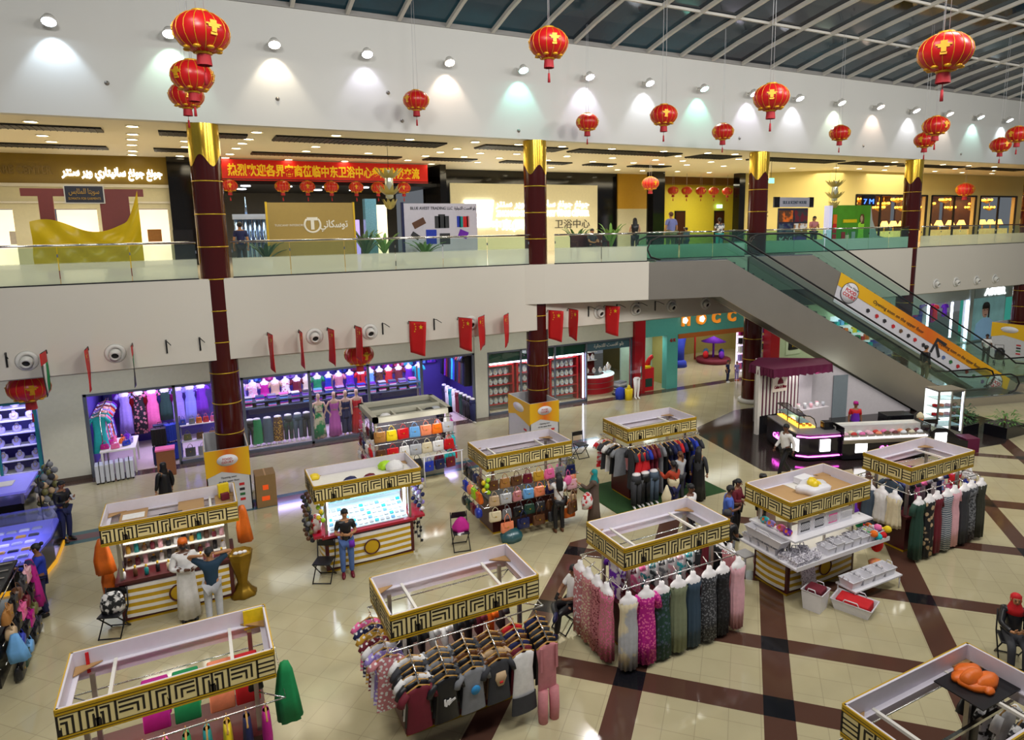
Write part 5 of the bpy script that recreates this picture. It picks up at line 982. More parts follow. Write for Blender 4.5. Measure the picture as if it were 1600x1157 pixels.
# --- D: tees on wooden hangers
x0_, y0_ = KX['D']
DC = [('maroon', 'plain', ['white', 'charcoal', 'black', 'white', 'black', 'maroon']), ('black', 'printed', ['grey', 'charcoal', 'grey', 'black', 'charcoal', 'black']), ('grey', 'blue printed', ['charcoal', 'black', 'brown', 'black', 'charcoal', 'grey']), ('charcoal', 'face printed', ['brown', 'charcoal', 'brown', 'beige', 'brown', 'charcoal']), ('white', 'fringed', ['red', 'navy', 'brown', 'navy', 'maroon', 'white']), ('dusty rose', 'dungaree', ['navy', 'black', 'charcoal', 'black', 'black', 'dusty rose'])]
for i, (c, dsc, cols) in enumerate(DC):
    xx = x0_-1.0+i*.42
    arm = tag(MB().tube([(0, .0, 0), (0, -.5, -.26)], .012, 6).build('hanger_arm', CHROME, None, (xx, y0_-.67, 1.655)), 'sloping chrome hanger arm of the %s %s tops on the tee kiosk' % (c, dsc), 'display arm')
    for k, cc in enumerate(cols):
        last = k == 5; u = (k+.5)/6
        lb = '%s tee on the %s arm of the tee kiosk, %s from the back' % (cc, ORD[i], ORD[k])
        t = hung_garment(lb, (xx, y0_-.67-.5*u, 1.655-.26*u-.02), .06*((k % 3)-1), fab(cc), .78 if i not in (4, 5) else .85, .19, .2 if i != 5 else .17, 'tees on wooden hangers', 'hanging_tee', 'tee', .14 if i < 4 else 0, k, d=.12, fold=.05)
        if last and dsc == 'blue printed':
            MB().at((0, -.085, -.38), (PI/2, 0, 0)).lathe([(.001, 0), (.075, .0), (.075, .006), (.001, .006)], 18).build('printed_badge', mat('tee_print_blue', '2a8ac8', .6), t)
        if last and dsc == 'printed':
            for q in range(5): MB().at((-.06+.03*q, -.075, -.42-.02*(q % 2)), (0, .3*q, 0)).box(-.014, .014, -.01, 0, -.05, .05).build('printed_figure', fab('white'), t)
        if last and dsc == 'face printed': MB().at((0, -.075, -.34)).ell([(0, 0, -.12, .05, .012), (0, 0, 0, .1, .012), (0, 0, .1, .08, .012)], 12).build('printed_face', fab('beige'), t); MB().at((0, -.09, -.4)).ell([(0, 0, -.015, .03, .008), (0, 0, .015, .03, .008)], 8).build('printed_mouth', fab('red'), t)
        if last and dsc == 'fringed': MB().ell([(0, -.01, -.8, .21, .05), (0, -.01, -1.1, .23, .055)], 24, False, .2, 12).build('fringe', fab('charcoal'), t)
        if last and dsc == 'dungaree':
            b = MB()
            for s in (-1, 1): b.tube([(s*.1, -.03, -.85), (s*.11, -.03, -1.2), (s*.1, -.03, -1.5)], [.085, .085, .075], 10).box(s*.14-.02, s*.14+.02, -.07, -.05, -.5, -.1)
            b.build('trousers', fab('dusty rose'), t)
for i in range(7):
    c = ['pink', 'navy', 'gold', 'maroon', 'white', 'lilac', 'dusty rose'][i]
    hung_garment('%s patterned top on the tee kiosk end rail, %s from the back' % (c, ORD[i]), (x0_-1.3, y0_+.5-i*.18, 1.64), 0, prn(c, 'white', 'floral', 18), .95, .17, .19, 'patterned tops on the tee kiosk end', 'hanging_blouse', 'blouse', .1, i, d=.12, fold=.05)
for i in range(10):
    c = ['charcoal', 'black', 'black', 'white', 'white', 'black', 'black', 'maroon', 'orange', 'charcoal'][i]
    hung_garment('%s garment on the inner rod of the tee kiosk, %s along' % (c, ORD[i]), (x0_-1.0+i*.2, y0_, 1.73), PI/2, fab(c), .7, .2, .2, 'garments on the inner rod', 'hanging_blouse', 'blouse', .12, i, d=.12, fold=.05)
# --- F: long dresses on busts
x0_, y0_ = KX['F']
FD = [('pale grey and cream', prn('silver', 'cream', 'noise', 3), .21), ('magenta floral', prn('magenta', 'pink', 'floral', 22), .24), ('dark teal floral', prn('dark green', 'slate', 'floral', 16), .25), ('sage pleated', mat('fabric_sage', '7c8468', .75, nz=.15, ns=14), .22), ('slate blue plain', mat('fabric_slateteal', '30465a', .75, nz=.1, ns=14), .22), ('charcoal lace', prn('charcoal', 'grey', 'floral', 26), .23), ('black dotted', prn('black', 'charcoal', 'floral', 20), .2), ('dusty pink', fab('pale pink'), .18)]
for i, (dsc, m, hm) in enumerate(FD):
    gown_form('%s long dress on a bust, %s along the summer dress kiosk front' % (dsc, ORD[i]), (x0_-1.28+i*.36, y0_-.61-.22-.03*(i % 2), 1.38+.03*(i % 2)), .05*(i-4), m, 1.3, .17, hm*.78, .3, 'dresses on busts along the front', nf=11, ph=i, sleeve=.16 if i == 1 else 0, d=.75, waist=.92, deep=.07)
for i in range(4):
    gown_form('pink floral long dress at the seated person end of the kiosk, %s from the back' % ORD[i], (x0_-1.22-.26, y0_+.45-i*.3, 1.42), -PI/2, prn('dusty rose', ['white', 'cream', 'maroon', 'pink'][i], 'floral', 20+3*i), 1.32, .17, .17, .25, 'pink floral dresses at the kiosk end', ph=i, d=.7, waist=.92, deep=.05)
for i in range(4):
    c = ['dusty rose', 'black', 'maroon', 'charcoal'][i]
    gown_form('%s long dress at the summer dress kiosk far end, %s from the front' % (c, ORD[i]), (x0_+1.22+.24, y0_-.4+i*.3, 1.42), PI/2, fab(c), 1.3, .17, .17, .25, 'dresses at the far end', ph=i, d=.7, waist=.92, deep=.05)
for i in range(9):
    c = ['purple', 'maroon', 'pink', 'teal', 'charcoal', 'grey', 'pale pink', 'turquoise', 'black'][i]
    hung_garment('%s blouse on the inner rod of the summer dress kiosk, %s along' % (c, ORD[i]), (x0_-1.0+i*.22, y0_, 1.73), PI/2, prn(c, 'white', 'noise', 9), .8, .2, .2, 'blouses on the inner rod', 'hanging_blouse', 'blouse', .12, i, d=.12, fold=.05)
# --- H: dark dresses
x0_, y0_ = KX['H']
HD = [('dark green', fab('dark green')), ('black grey-flowered', prn('black', 'beige', 'floral', 7)), ('plum', fab('maroon')), ('striped grey', prn('slate', 'silver', 'stripe', 6)), ('dusty pink and grey', fab('pale pink')), ('charcoal', fab('charcoal')), ('grey speckled', prn('grey', 'charcoal', 'noise', 20)), ('dark olive', mat('fabric_dark_olive', '34352a', .8, nz=.2, ns=16))]
for i, (dsc, m) in enumerate(HD):
    gown_form('%s long dress on a bust, %s along the dark dress kiosk front' % (dsc, ORD[i]), (x0_-1.2+i*.34, y0_-.61-.22-.03*(i % 2), 1.45), 0, m, 1.36, .165, .165, .25, 'dresses along the front of the dark dress kiosk', ph=i, sleeve=.14 if i % 2 == 0 else 0, d=.75, waist=.92, deep=.05)
for i, (c, dsc, m) in enumerate((('a', 'beige and blue flowered', prn('beige', 'blue', 'floral', 9)), ('b', 'pink and red patterned', prn('pink', 'red', 'noise', 16)), ('c', 'pale pink and blue', prn('pale pink', 'sky blue', 'floral', 14)))):
    gown_form('%s long dress at the far end of the dark dress kiosk' % dsc, (x0_+1.22+.24, y0_-.42+i*.36, 1.5), PI/2, m, 1.4, .17, .18, .25, 'dresses at the far end of the dark dress kiosk', ph=i, d=.7)
for i, (dsc, m, L) in enumerate((('cream', fab('cream'), .75), ('white ruffled', fab('white'), .55), ('grey blue', fab('slate'), 1.2), ('wine red', fab('maroon'), .6))):
    gown_form('%s top on a bust at the basket kiosk end of the dark dress kiosk' % dsc, (x0_-1.22-.24, y0_-.42+i*.32, 1.5), -PI/2, m, max(L, .75), .17, .17, .25, 'tops at the basket end of the dark dress kiosk', ph=i, d=.7, fold=.16, waist=.92, deep=.06)
for i in range(9):
    c = ['slate', 'navy', 'black', 'charcoal', 'pink', 'grey', 'black', 'white', 'navy'][i]
    hung_garment('%s garment on the inner rod of the dark dress kiosk, %s along' % (c, ORD[i]), (x0_-1.0+i*.22, y0_, 1.73), PI/2, fab(c), .9, .2, .2, 'garments on the dark dress kiosk rod', 'hanging_blouse', 'blouse', .12, i, d=.12, fold=.05)
# --- E: hanging clothes
x0_, y0_ = KX['E']
tag(MB().box(-1.85, 1.85, -1.2, 1.1, 0, .015).build('mat', mat('green_mat', '1e4418', .9, nz=.3, ns=30), None, (x0_, y0_-.1, 0)), 'dark green mat under the hanging clothes kiosk', 'mat')
EC = ['charcoal', 'charcoal', 'navy', 'blue', 'maroon', 'maroon', 'grey', 'black', 'navy', 'navy', 'red', 'navy', 'black', 'blue', 'charcoal']
for i, c in enumerate(EC):
    hung_garment('%s long garment on the green mat kiosk front rail, %s along' % (c, ORD[i]), (x0_-1.15+i*.165, y0_-.7, 1.69), PI/2+.2*math.sin(i), fab(c), 1.5 if i % 4 else 1.25, .17, .2, 'garments on the front of the green mat kiosk', 'hanging_garment', 'garment', .2, i, d=.14, fold=.06)
for i, (c, m) in enumerate((('red and white striped', prn('red', 'white', 'noise', 8)), ('charcoal', fab('charcoal')), ('white', fab('white')), ('black', fab('black')), ('grey', fab('grey')))):
    hung_garment('%s top on the end rail of the green mat kiosk' % c, (x0_-1.32, y0_+.5-i*.22, 1.69), 0, m, .9, .2, .22, 'tops on the green mat kiosk end', 'hanging_blouse', 'blouse', .15, i, d=.14, fold=.06)
for i, (x, lb) in enumerate(((-.98, 'red camisole on wooden hanger at the corner of the green mat kiosk'), (-.78, 'second red camisole beside the first at the green mat kiosk'))): hung_garment(lb, (x0_+x, y0_-.86, 1.62), .3, fab('red'), .62, .17, .22, None, 'hanging_blouse', 'blouse', 0, i, d=.2, fold=.1)
for i, c in enumerate(('charcoal', 'black', 'slate')): trouser_form('%s trousers on half mannequin before the green mat kiosk, %s' % (c, ORD[i]), (x0_-1.2+.3*i, y0_-1.0, .016), 0, fab(c), 'half mannequins before the green mat kiosk', False, .95)
for i, c in enumerate(('turquoise', 'white')): tag(MB().ell([(0, 0, 0, .13, .12), (0, 0, .06, .14, .13), (0, 0, .16, .08, .07), (0, 0, .18, .02, .02)], 14).build('sun_hat', fab(c), None, (x0_+1.0+.25*i, y0_-.45, .92)), '%s hat on the end of the green mat kiosk worktop' % c, 'hat')
folded_stack('stack of pale folded clothes on the green mat kiosk worktop', (x0_+.1, y0_-.2, .92), 0, ['silver', 'white', 'grey', 'silver', 'charcoal', 'white'], None, .6, .4)
# --- I: shawls on a rod
x0_, y0_ = KX['I']
for i, (c, x) in enumerate((('magenta', -.25), ('green', .12), ('coral', .55), ('red', .88))):
    t = tag(MB().prism([(-.17, 0), (-.1, .11), (.1, .11), (.17, 0), (.19, -.5), (.12, -.52), (.08, .02), (-.08, .02), (-.12, -.52), (-.19, -.5)], -.16, .16, 'x').build('shawl', fab(c), None, (x0_+x, y0_-.0, 1.72), 0, .02), '%s shawl folded over the rod inside the shawl kiosk' % c, 'shawl')
drape('green shawl hanging from the outer corner of the shawl kiosk', (x0_+1.36, y0_-.45, 1.86), fab('green'), .9, .15); tag(MB().box(-.16, .16, -.012, .012, -.3, 0).build('notice_card', fab('yellow', .5), None, (x0_+1.08, y0_+.55, 2.2)), 'yellow card on the back corner of the shawl kiosk canopy', 'card')
tag(MB().box(-.02, .02, -.01, .01, 0, .3).build('tape_strip', fab('red', .5), None, (x0_-1.04, y0_+.565, 1.87)), 'red tape strip inside the shawl kiosk canopy', 'tape')
for i in range(10):
    c = ['maroon', 'purple', 'red', 'orange', 'pink', 'green', 'teal', 'yellow', 'navy', 'magenta'][i]
    hung_garment('%s shawl on the shawl kiosk front rail, %s along' % (c, ORD[i]), (x0_-1.1+i*.24, y0_-.71, 1.49), PI/2, fab(c), 1.0, .18, .2, 'shawls on the front of the shawl kiosk', 'hanging_shawl', 'shawl', 0, i, d=.14, fold=.06)
for i, c in enumerate(('black', 'charcoal', 'white', 'maroon')): handbag('%s bag on the inner hooks of the shawl kiosk, %s along' % (c, ORD[i]), (x0_+.98+.06*i, y0_-.3+.17*i, 1.74), .4*i, c, .2, .15, .08, .12, 'bags inside the shawl kiosk', 1)
# --- orange cloth kiosk near the lower corner
tag(heap(MB(), 7, .36, .2, 4).build('cloth_bundle', fab('orange'), None, (8.45, 4.25, 2.0), .5), 'bright orange cloth bundle on the canopy corner', 'cloth')
tag(MB().box(-.4, .4, -.3, .3, 0, .015).build('tray', DARKM, None, (8.4, 4.2, 1.98)), 'dark tray under the orange cloth bundle', 'tray')
for i, c in enumerate(('black', 'black', 'white', 'charcoal')): hung_garment('%s garment on the rail of the orange cloth kiosk, %s from the front' % (c, ORD[i]), (8.95+.02*i, 4.5-.2*i, 1.59), 0, prn(c, 'white', 'noise', 5) if i % 2 else fab(c), 1.0, .2, .22, 'garments on the orange cloth kiosk', 'hanging_blouse', 'blouse', .15, i, d=.14, fold=.06)
# --- G: baskets and pompoms
x0_, y0_ = KX['G']; PW = mat('plastic_white', 'dedce2', .35)
t = thing('display_shelf', 'white wrap-round shelf of the basket kiosk under its canopy', 'shelf', (x0_, y0_, 0))
MB().box(-1.42, 1.42, -1.0, -.5, .93, .97).box(-1.42, -1.0, -.5, .55, .93, .97).build('lower_board', PW, t); MB().box(-1.2, 1.2, -.75, -.4, 1.36, 1.4).box(-1.2, -.95, -.4, .5, 1.36, 1.4).build('upper_board', PW, t)
MB().box(-1.42, 1.42, -1.02, -1.0, .93, 1.02).build('shelf_lip', PW, t)
for x in (-1.1, 0, 1.1): MB().box(x-.02, x+.02, -.5, -.46, .92, 1.4).build('bracket', STEEL, t)
t2 = thing('floor_rack', 'low white wire rack of baskets before the basket kiosk', 'rack', (x0_+.25, y0_-1.0, 0)); MB().box(-.35, 1.15, -.38, .1, .28, .31).build('rack_deck', PW, t2)
for sx in (-.32, 1.1):
    for sy in (-.35, .06): MB().cyl((sx, sy, 0), (sx, sy, .3), .015, 6).build('leg', PW, t2)
def basket(label, loc, w_, d_, h_, rot=0, m=None, fill=None, handles=True, group='white baskets'):
    t = thing('basket', label, 'basket', loc, rot, group); b = MB(); k = .82
    def ring(z, f, i): return [(sx*w_/2*f-i*sx, sy*d_/2*f-i*sy, z) for sx, sy in ((-1, -1), (1, -1), (1, 1), (-1, 1))]
    b.loft([ring(0, k, 0), ring(h_, 1, 0), ring(h_, 1, .012), ring(.015, k, .012)]); b.sm = [False]*len(b.sm); b.build('body', m or PW, t)
    MB().tube([(x, y, h_) for x, y, _ in ring(0, 1.02, 0)], .012, 5, True).build('rim', m or PW, t)
    if handles:
        for s in (-1, 1): MB().tube([(s*w_/2, -d_*.2, h_), (s*w_/2, -d_*.15, h_+.07), (s*w_/2, d_*.15, h_+.07), (s*w_/2, d_*.2, h_)], .012, 5).build('handle', m or PW, t)
    if fill: MB().box(-w_*.4, w_*.4, -d_*.4, d_*.4, h_*.3, h_*1.12).build('lining', fab(fill), t, bevel=.03)
    return t
n = 0
for i in range(7): basket('white basket on the lower shelf of the basket kiosk, %s along the front' % ORD[i], (x0_-.3+i*.26, y0_-.78, .97), .24, .3, .16+.04*(i % 2), 0, fill=None)
for i in range(6): basket('small white lace basket at the basket kiosk shelf corner, %s' % ORD[i], (x0_-1.25+(i % 3)*.27, y0_-.85+(i//3)*.3, .97), .22, .22, .1, .2*i, mat('lace_white', 'd8d4dc', .5, pat='floral', col2='8c8894', ps=26))
for i in range(4): basket('white basket at the seller\'s end shelf of the basket kiosk, %s' % ORD[i], (x0_-1.22, y0_-.3+.24*i, .97), .3, .2, .14)
for i, c in enumerate(('charcoal', 'charcoal', 'pink', 'white')):
    t = thing('picture_frame', 'white frame with a %s panel on the upper shelf of the basket kiosk, %s along' % (c, ORD[i]), 'picture frame', (x0_-.7+i*.42, y0_-.55, 1.4), 0, 'frames on the upper shelf'); MB().box(-.19, .19, -.01, .02, 0, .3).build('frame', PW, t); q = MB().box(-.13, .13, -.014, -.01, .05, .25); q.k = 1
    for u in range(-3, 4): q.at((u*.045, -.012, .15), (0, .7, 0)).box(-.006, .006, -.008, 0, -.09, .09).at((u*.045, -.012, .15), (0, -.7, 0)).box(-.006, .006, -.008, 0, -.09, .09)
    q.build('panel', [fab(c), PW], t)
for i, (c, x, y) in enumerate((('purple', -1.08, -.45), ('pink', -1.05, -.25), ('lilac', -1.08, 0), ('turquoise', -1.05, .2))): tag(MB().at((0, 0, .07)).ball((0, 0, 0), .1, .1, .07, 10, 6).build('flower_bunch', prn(c, 'orange', 'noise', 12), None, (x0_+x, y0_+y, 1.4)), '%s cloth flower on the upper shelf end of the basket kiosk' % c, 'cloth flower')
basket('long white tray of cloth flowers on the upper shelf end of the basket kiosk', (x0_-1.28, y0_-.1, 1.18), .3, 1.0, .18, 0, None, None)
pc = ['orange', 'turquoise', 'red', 'yellow', 'green', 'sky blue', 'pink', 'yellow', 'lime', 'orange', 'purple', 'magenta', 'green', 'red']
for i, c in enumerate(pc): tag(MB().ball((0, 0, .075), .085, .085, .075, 10, 6).build('pompom', mat('pompom_'+c.replace(' ', '_'), PAL[c], .9, nz=.2, ns=40, bump=.6), None, (x0_+.98+(i % 4)*.15+.04*(i//4), y0_-.95+(i//4)*.15, .98+.1*((i*7) % 3 == 0))), '%s pompom in the pile at the basket shelf end, %s' % (c, ORD[i]), 'pompom', 'pompoms on the basket shelf')
drape('orange and brown scarf behind the pompoms of the basket kiosk', (x0_+1.3, y0_+.2, 1.85), prn('orange', 'brown', 'noise', 8), .55, .13); drape('purple scarf above the pompoms of the basket kiosk', (x0_+1.38, y0_-.15, 1.5), fab('purple'), .3, .1)
t = thing('pompom', 'large red pompom hanging under the end of the basket shelf', 'pompom', (x0_+1.4, y0_-.75, .72)); MB().ball((0, 0, 0), .15, .12, .17, 14, 8).build('ball', mat('pompom_red_big', 'd81c14', .9, nz=.2, ns=40, bump=.6), t); MB().cyl((0, 0, .1), (0, 0, .25), .008, 5).build('cord', BLACK, t)
for i in range(4): basket('white basket on the low wire rack, %s along' % ORD[i], (x0_+.05+i*.36, y0_-1.14, .31), .32, .34, .16, 0, None, None)
tag(MB().lathe([(.001, 0), (.16, 0), (.17, .05), (.12, .1), (.001, .11)], 18).build('floral_wreath', prn('coral', 'gold', 'noise', 10), None, (x0_+1.28, y0_-.85, .312)), 'peach flowered round mat on the end of the low wire rack', 'wreath')
basket('white tub holding a red cloth on the floor before the basket kiosk', (x0_-.22, y0_-1.45, 0), .5, .78, .22, .35, None, 'red'); basket('tall white basket with a maroon lining beside the red cloth tub', (x0_-.85, y0_-1.02, .0), .42, .42, .42, .3, None, 'maroon')
t = thing('step_panel', 'white perforated panel leaning before the basket kiosk cabinet', 'panel', (x0_-.6, y0_-.72, 0)); t.rotation_euler = (-.22, 0, 0); MB().box(-.2, .2, -.02, .02, .1, .85).build('panel', mat('lace_white', 'd8d4dc', .5), t)
t = thing('stool', 'white plastic stool between the dress kiosk and the basket kiosk', 'stool', (10.62, 10.3, 0)); MB().box(-.17, .17, -.17, .17, .4, .44).build('seat', PW, t, bevel=.015)
for sx in (-1, 1):
    for sy in (-1, 1): MB().cyl((sx*.2, sy*.2, 0), (sx*.13, sy*.13, .41), .028, 8, .025).build('leg', PW, t)
tag(MB().ell([(0, 0, 0, .16, .13), (0, 0, .25, .2, .16), (0, 0, .42, .12, .1), (0, 0, .5, .04, .03)], 16, True, .1, 6).build('carrier_bag', fab('red', .4), None, (11.0, 10.15, 0)), 'red carrier bag on the floor beside the white stool', 'bag')
tag(MB().box(-1.15, -.2, -.5, .5, 0, .012).build('cardboard_sheet', TAN, None, (x0_, y0_, 1.979)), 'cardboard sheet on the seller\'s end of the basket kiosk canopy', 'cardboard'); tag(MB().box(.45, 1.15, -.5, .5, 0, .012).build('cardboard_sheet', TAN, None, (x0_, y0_, 1.979)), 'cardboard sheet on the pompom end of the basket kiosk canopy', 'cardboard')
tag(MB().box(-.3, .3, -.5, .5, 0, .006).build('tray', WHITE, None, (x0_+.13, y0_, 1.979)), 'white tray across the middle of the basket kiosk canopy', 'tray')
t = thing('wrapped_bale', 'white wrapped bale with a yellow crumpled top on the basket kiosk canopy', 'bale', (x0_+.1, y0_-.05, 1.985)); MB().ell([(0, 0, 0, .4, .26), (0, 0, .12, .42, .28), (0, 0, .16, .36, .24)], 24, True, .12, 5).build('wrapping', PW, t); heap(MB(Matrix.Translation((.08, 0, .14))), 6, .3, .17, 9).build('yellow_top', fab('yellow', .5), t)
tag(MB().box(-.2, .2, -.12, .12, 0, .14).build('white_box', PW, None, (x0_+.3, y0_+.38, 1.992), .1, .01), 'white box at the back of the basket kiosk canopy', 'box')
# ================================================================ PEOPLE
SKT = {'dark': '6a4430', 'brown': '8a5c40', 'tan': 'b48058', 'light': 'd0a080'}
def skin_mesh(J, E, Rd, root):
    names = list(J); idx = {n: i for i, n in enumerate(names)}
    me = bpy.data.meshes.new('body'); me.from_pydata([J[n] for n in names], [(idx[a], idx[b]) for a, b in E], [])
    o = bpy.data.objects.new('body', me); C.objects.link(o); o.modifiers.new('skin', 'SKIN')
    for n, i in idx.items():
        d = me.skin_vertices[0].data[i]; r_ = Rd[n]; d.radius = (r_, r_) if not isinstance(r_, tuple) else r_; d.use_root = (n == root)
    o.modifiers[0].use_smooth_shade = True; s = o.modifiers.new('sub', 'SUBSURF'); s.levels = 1; s.render_levels = 1
    dg = bpy.context.evaluated_depsgraph_get(); dg.update(); m2 = bpy.data.meshes.new_from_object(o.evaluated_get(dg))
    vs_ = [tuple(v.co) for v in m2.vertices]; fs = [tuple(p.vertices) for p in m2.polygons]
    bpy.data.objects.remove(o); return vs_, fs
BASE = dict(pel=(0, 0, .93), wai=(0, 0, 1.08), che=(0, .005, 1.27), ntop=(0, .005, 1.40), nec=(0, .005, 1.47), hea0=(0, -.02, 1.545), hea1=(0, -.025, 1.61), hea2=(0, -.01, 1.675),
            shL=(.16, .01, 1.385), elL=(.215, .03, 1.12), wrL=(.225, -.05, .89), haL=(.22, -.07, .82), hiL=(.09, 0, .89), knL=(.1, -.02, .5), anL=(.1, .03, .09), toL=(.11, -.1, .04))
for k in list(BASE):
    if k.endswith('L') and len(k) == 3: v = BASE[k]; BASE[k[:2]+'R'] = (-v[0], v[1], v[2])
POSES = {'stand': {}, 'crossed': dict(elL=(.24, -.03, 1.13), wrL=(.02, -.2, 1.13), haL=(-.07, -.2, 1.15), elR=(-.24, -.03, 1.12), wrR=(0, -.23, 1.16), haR=(.09, -.2, 1.12)),
    'hands_head': dict(shL=(.17, .01, 1.42), elL=(.4, -.08, 1.56), wrL=(.17, .1, 1.62), haL=(.09, .14, 1.63), shR=(-.17, .01, 1.42), elR=(-.4, -.08, 1.56), wrR=(-.17, .1, 1.62), haR=(-.09, .14, 1.63)),
    'phone': dict(elL=(.22, -.05, 1.13), wrL=(.1, -.26, 1.2), haL=(.06, -.32, 1.25), elR=(-.22, -.03, 1.13), wrR=(-.1, -.22, 1.16), haR=(-.04, -.28, 1.2), hea1=(0, -.05, 1.6), hea2=(0, -.05, 1.665)),
    'reach': dict(elL=(.2, -.14, 1.2), wrL=(.16, -.36, 1.3), haL=(.15, -.43, 1.33), elR=(-.21, -.06, 1.14), wrR=(-.14, -.26, 1.12), haR=(-.12, -.33, 1.13)),
    'walk': dict(hiL=(.09, -.01, .89), knL=(.1, -.2, .52), anL=(.1, -.3, .14), toL=(.11, -.43, .07), knR=(-.1, .03, .49), anR=(-.1, .3, .15), toR=(-.1, .2, .04), elL=(.22, .12, 1.14), wrL=(.24, .1, .9), haL=(.24, .08, .83), elR=(-.22, -.02, 1.13), wrR=(-.22, -.2, .95), haR=(-.21, -.25, .89), wai=(0, -.01, 1.08), che=(0, -.02, 1.27)),
    'push': dict(elL=(.22, -.1, 1.15), wrL=(.2, -.34, 1.05), haL=(.18, -.41, 1.04), elR=(-.22, -.1, 1.15), wrR=(-.2, -.34, 1.05), haR=(-.18, -.41, 1.04), knL=(.1, -.12, .5), anL=(.1, -.16, .1), toL=(.11, -.3, .04), anR=(-.1, .2, .12), toR=(-.1, .1, .04))}
def sit(cross=True):
    d = {}
    for k in ('pel', 'wai', 'che', 'ntop', 'nec', 'hea0', 'hea1', 'hea2', 'shL', 'shR'):
        v = BASE[k]; up = v[2]-.93; d[k] = (v[0], v[1]+.1+up*.18-(.07 if k.startswith('hea') else 0), v[2]-.43)
    d.update(hiL=(.09, .06, .47), hiR=(-.09, .06, .47), knL=(.11, -.36, .5), anL=(.11, -.42, .09), toL=(.12, -.55, .04), elL=(.23, .0, .74), wrL=(.1, -.2, .72), haL=(.06, -.26, .75), elR=(-.23, .0, .74), wrR=(-.1, -.2, .7), haR=(-.05, -.26, .73))
    if cross: d.update(knR=(-.06, -.36, .6), anR=(.2, -.5, .56), toR=(.28, -.62, .58))
    else: d.update(knR=(-.11, -.36, .5), anR=(-.11, -.42, .09), toR=(-.12, -.55, .04))
    return d
POSES['sit'] = sit(); POSES['sit_flat'] = sit(False)
def person(label, loc, rot, pose='stand', h=1.7, skin='brown', hair=('short', 'black'), top=('black', 'short'), bottom=('trousers', 'navy'), shoes='black', extra=(), girth=1.0, group=None, name='person', z=0):
    t = thing(name, label, 'person', (loc[0], loc[1], z), rot, group); k = h/1.74
    J = dict(BASE); J.update(POSES[pose]); J = {n: (v[0]*k*(girth if n[:2] not in ('he', 'ne') else 1), v[1]*k, v[2]*k) for n, v in J.items()}
    r_ = dict(pel=.125*girth, wai=.115*girth, che=.135*girth, ntop=.085, nec=.05, hea0=.06, hea1=.083, hea2=.068, sh=.058, el=.042, wr=.028, ha=.03, hi=.085*girth, kn=.056, an=.038, to=.034)
    Rd = {n: (r_[n] if n in r_ else r_[n[:2]])*k for n in J}
    E = [('pel', 'wai'), ('wai', 'che'), ('che', 'ntop'), ('ntop', 'nec'), ('nec', 'hea0'), ('hea0', 'hea1'), ('hea1', 'hea2')]
    for s in 'LR': E += [('ntop', 'sh'+s), ('sh'+s, 'el'+s), ('el'+s, 'wr'+s), ('wr'+s, 'ha'+s), ('pel', 'hi'+s), ('hi'+s, 'kn'+s), ('kn'+s, 'an'+s), ('an'+s, 'to'+s)]
    vs_, fs = skin_mesh(J, E, Rd, 'pel')
    b = MB(); b.smooth = True; b.add(vs_, fs)
    hc = Vector(J['hea1']); hk = k
    b.ball(hc+Vector((0, -.083, -.012))*hk, .013*hk, .017*hk, .02*hk, 8, 5)                                   # nose
    for s in (-1, 1): b.ball(hc+Vector((s*.08, .005, -.005))*hk, .012*hk, .022*hk, .032*hk, 8, 5)               # ears
    b.k = 1
    for s in (-1, 1): b.ball(hc+Vector((s*.031, -.074, .012))*hk, .012*hk, .008*hk, .007*hk, 8, 4); b.ball(hc+Vector((s*.031, -.073, .032))*hk, .02*hk, .008*hk, .005*hk, 8, 4)
    b.k = 2; b.ball(hc+Vector((0, -.072, -.046))*hk, .024*hk, .009*hk, .008*hk, 8, 4); b.k = 0
    for s in 'LR':                                                                                         # fingers and thumb
        ha = Vector(J['ha'+s]); d = (ha-Vector(J['wr'+s])).normalized(); side = d.cross(Vector((0, 1, 0)) if abs(d.y) < .8 else Vector((0, 0, 1))).normalized(); nrm = side.cross(d)
        for q, (o_, L) in enumerate(((-.024, .062), (-.008, .074), (.008, .07), (.024, .056))):
            p = ha+side*o_*k+d*.018*k; b.tube([p, p+(d*.5+nrm*.12)*L*k, p+(d*.85+nrm*.45)*L*k], [.0095*k, .009*k, .007*k], 6)
        th = ha-side*.026*k*(1 if s == 'L' else -1); b.tube([th, th+(d*.5-side*.6*(1 if s == 'L' else -1)+nrm*.3)*.035*k, th+(d*.9-side*.5*(1 if s == 'L' else -1)+nrm*.5)*.06*k], [.012*k, .011*k, .008*k], 6)
    b.build('body', [mat('skin_'+skin, SKT[skin], .5, nz=.06), mat('eye_dark', '1a1210', .4), mat('lips', '7a3c38', .5)], t)
    # clothes
    tc_, sl = top; m = tc_ if not isinstance(tc_, str) else fab(tc_)
    J2 = {n: J[n] for n in ('pel', 'wai', 'che', 'ntop', 'shL', 'shR', 'elL', 'elR', 'wrL', 'wrR')}
    nb = tuple(J['ntop'][i]*.45+J['nec'][i]*.55 for i in range(3)); J2['nb'] = nb
    E2 = [('pel', 'wai'), ('wai', 'che'), ('che', 'ntop'), ('ntop', 'nb')]
    if not pose.startswith('sit') and bottom[0] != 'robe': J2['pel'] = tuple(Vector(J['pel'])+Vector((0, 0, -.07*k)))
    R2 = dict(pel=.145*girth, wai=.135*girth, che=.152*girth, ntop=.1, nb=.064, sh=.076, el=.062, wr=.045)
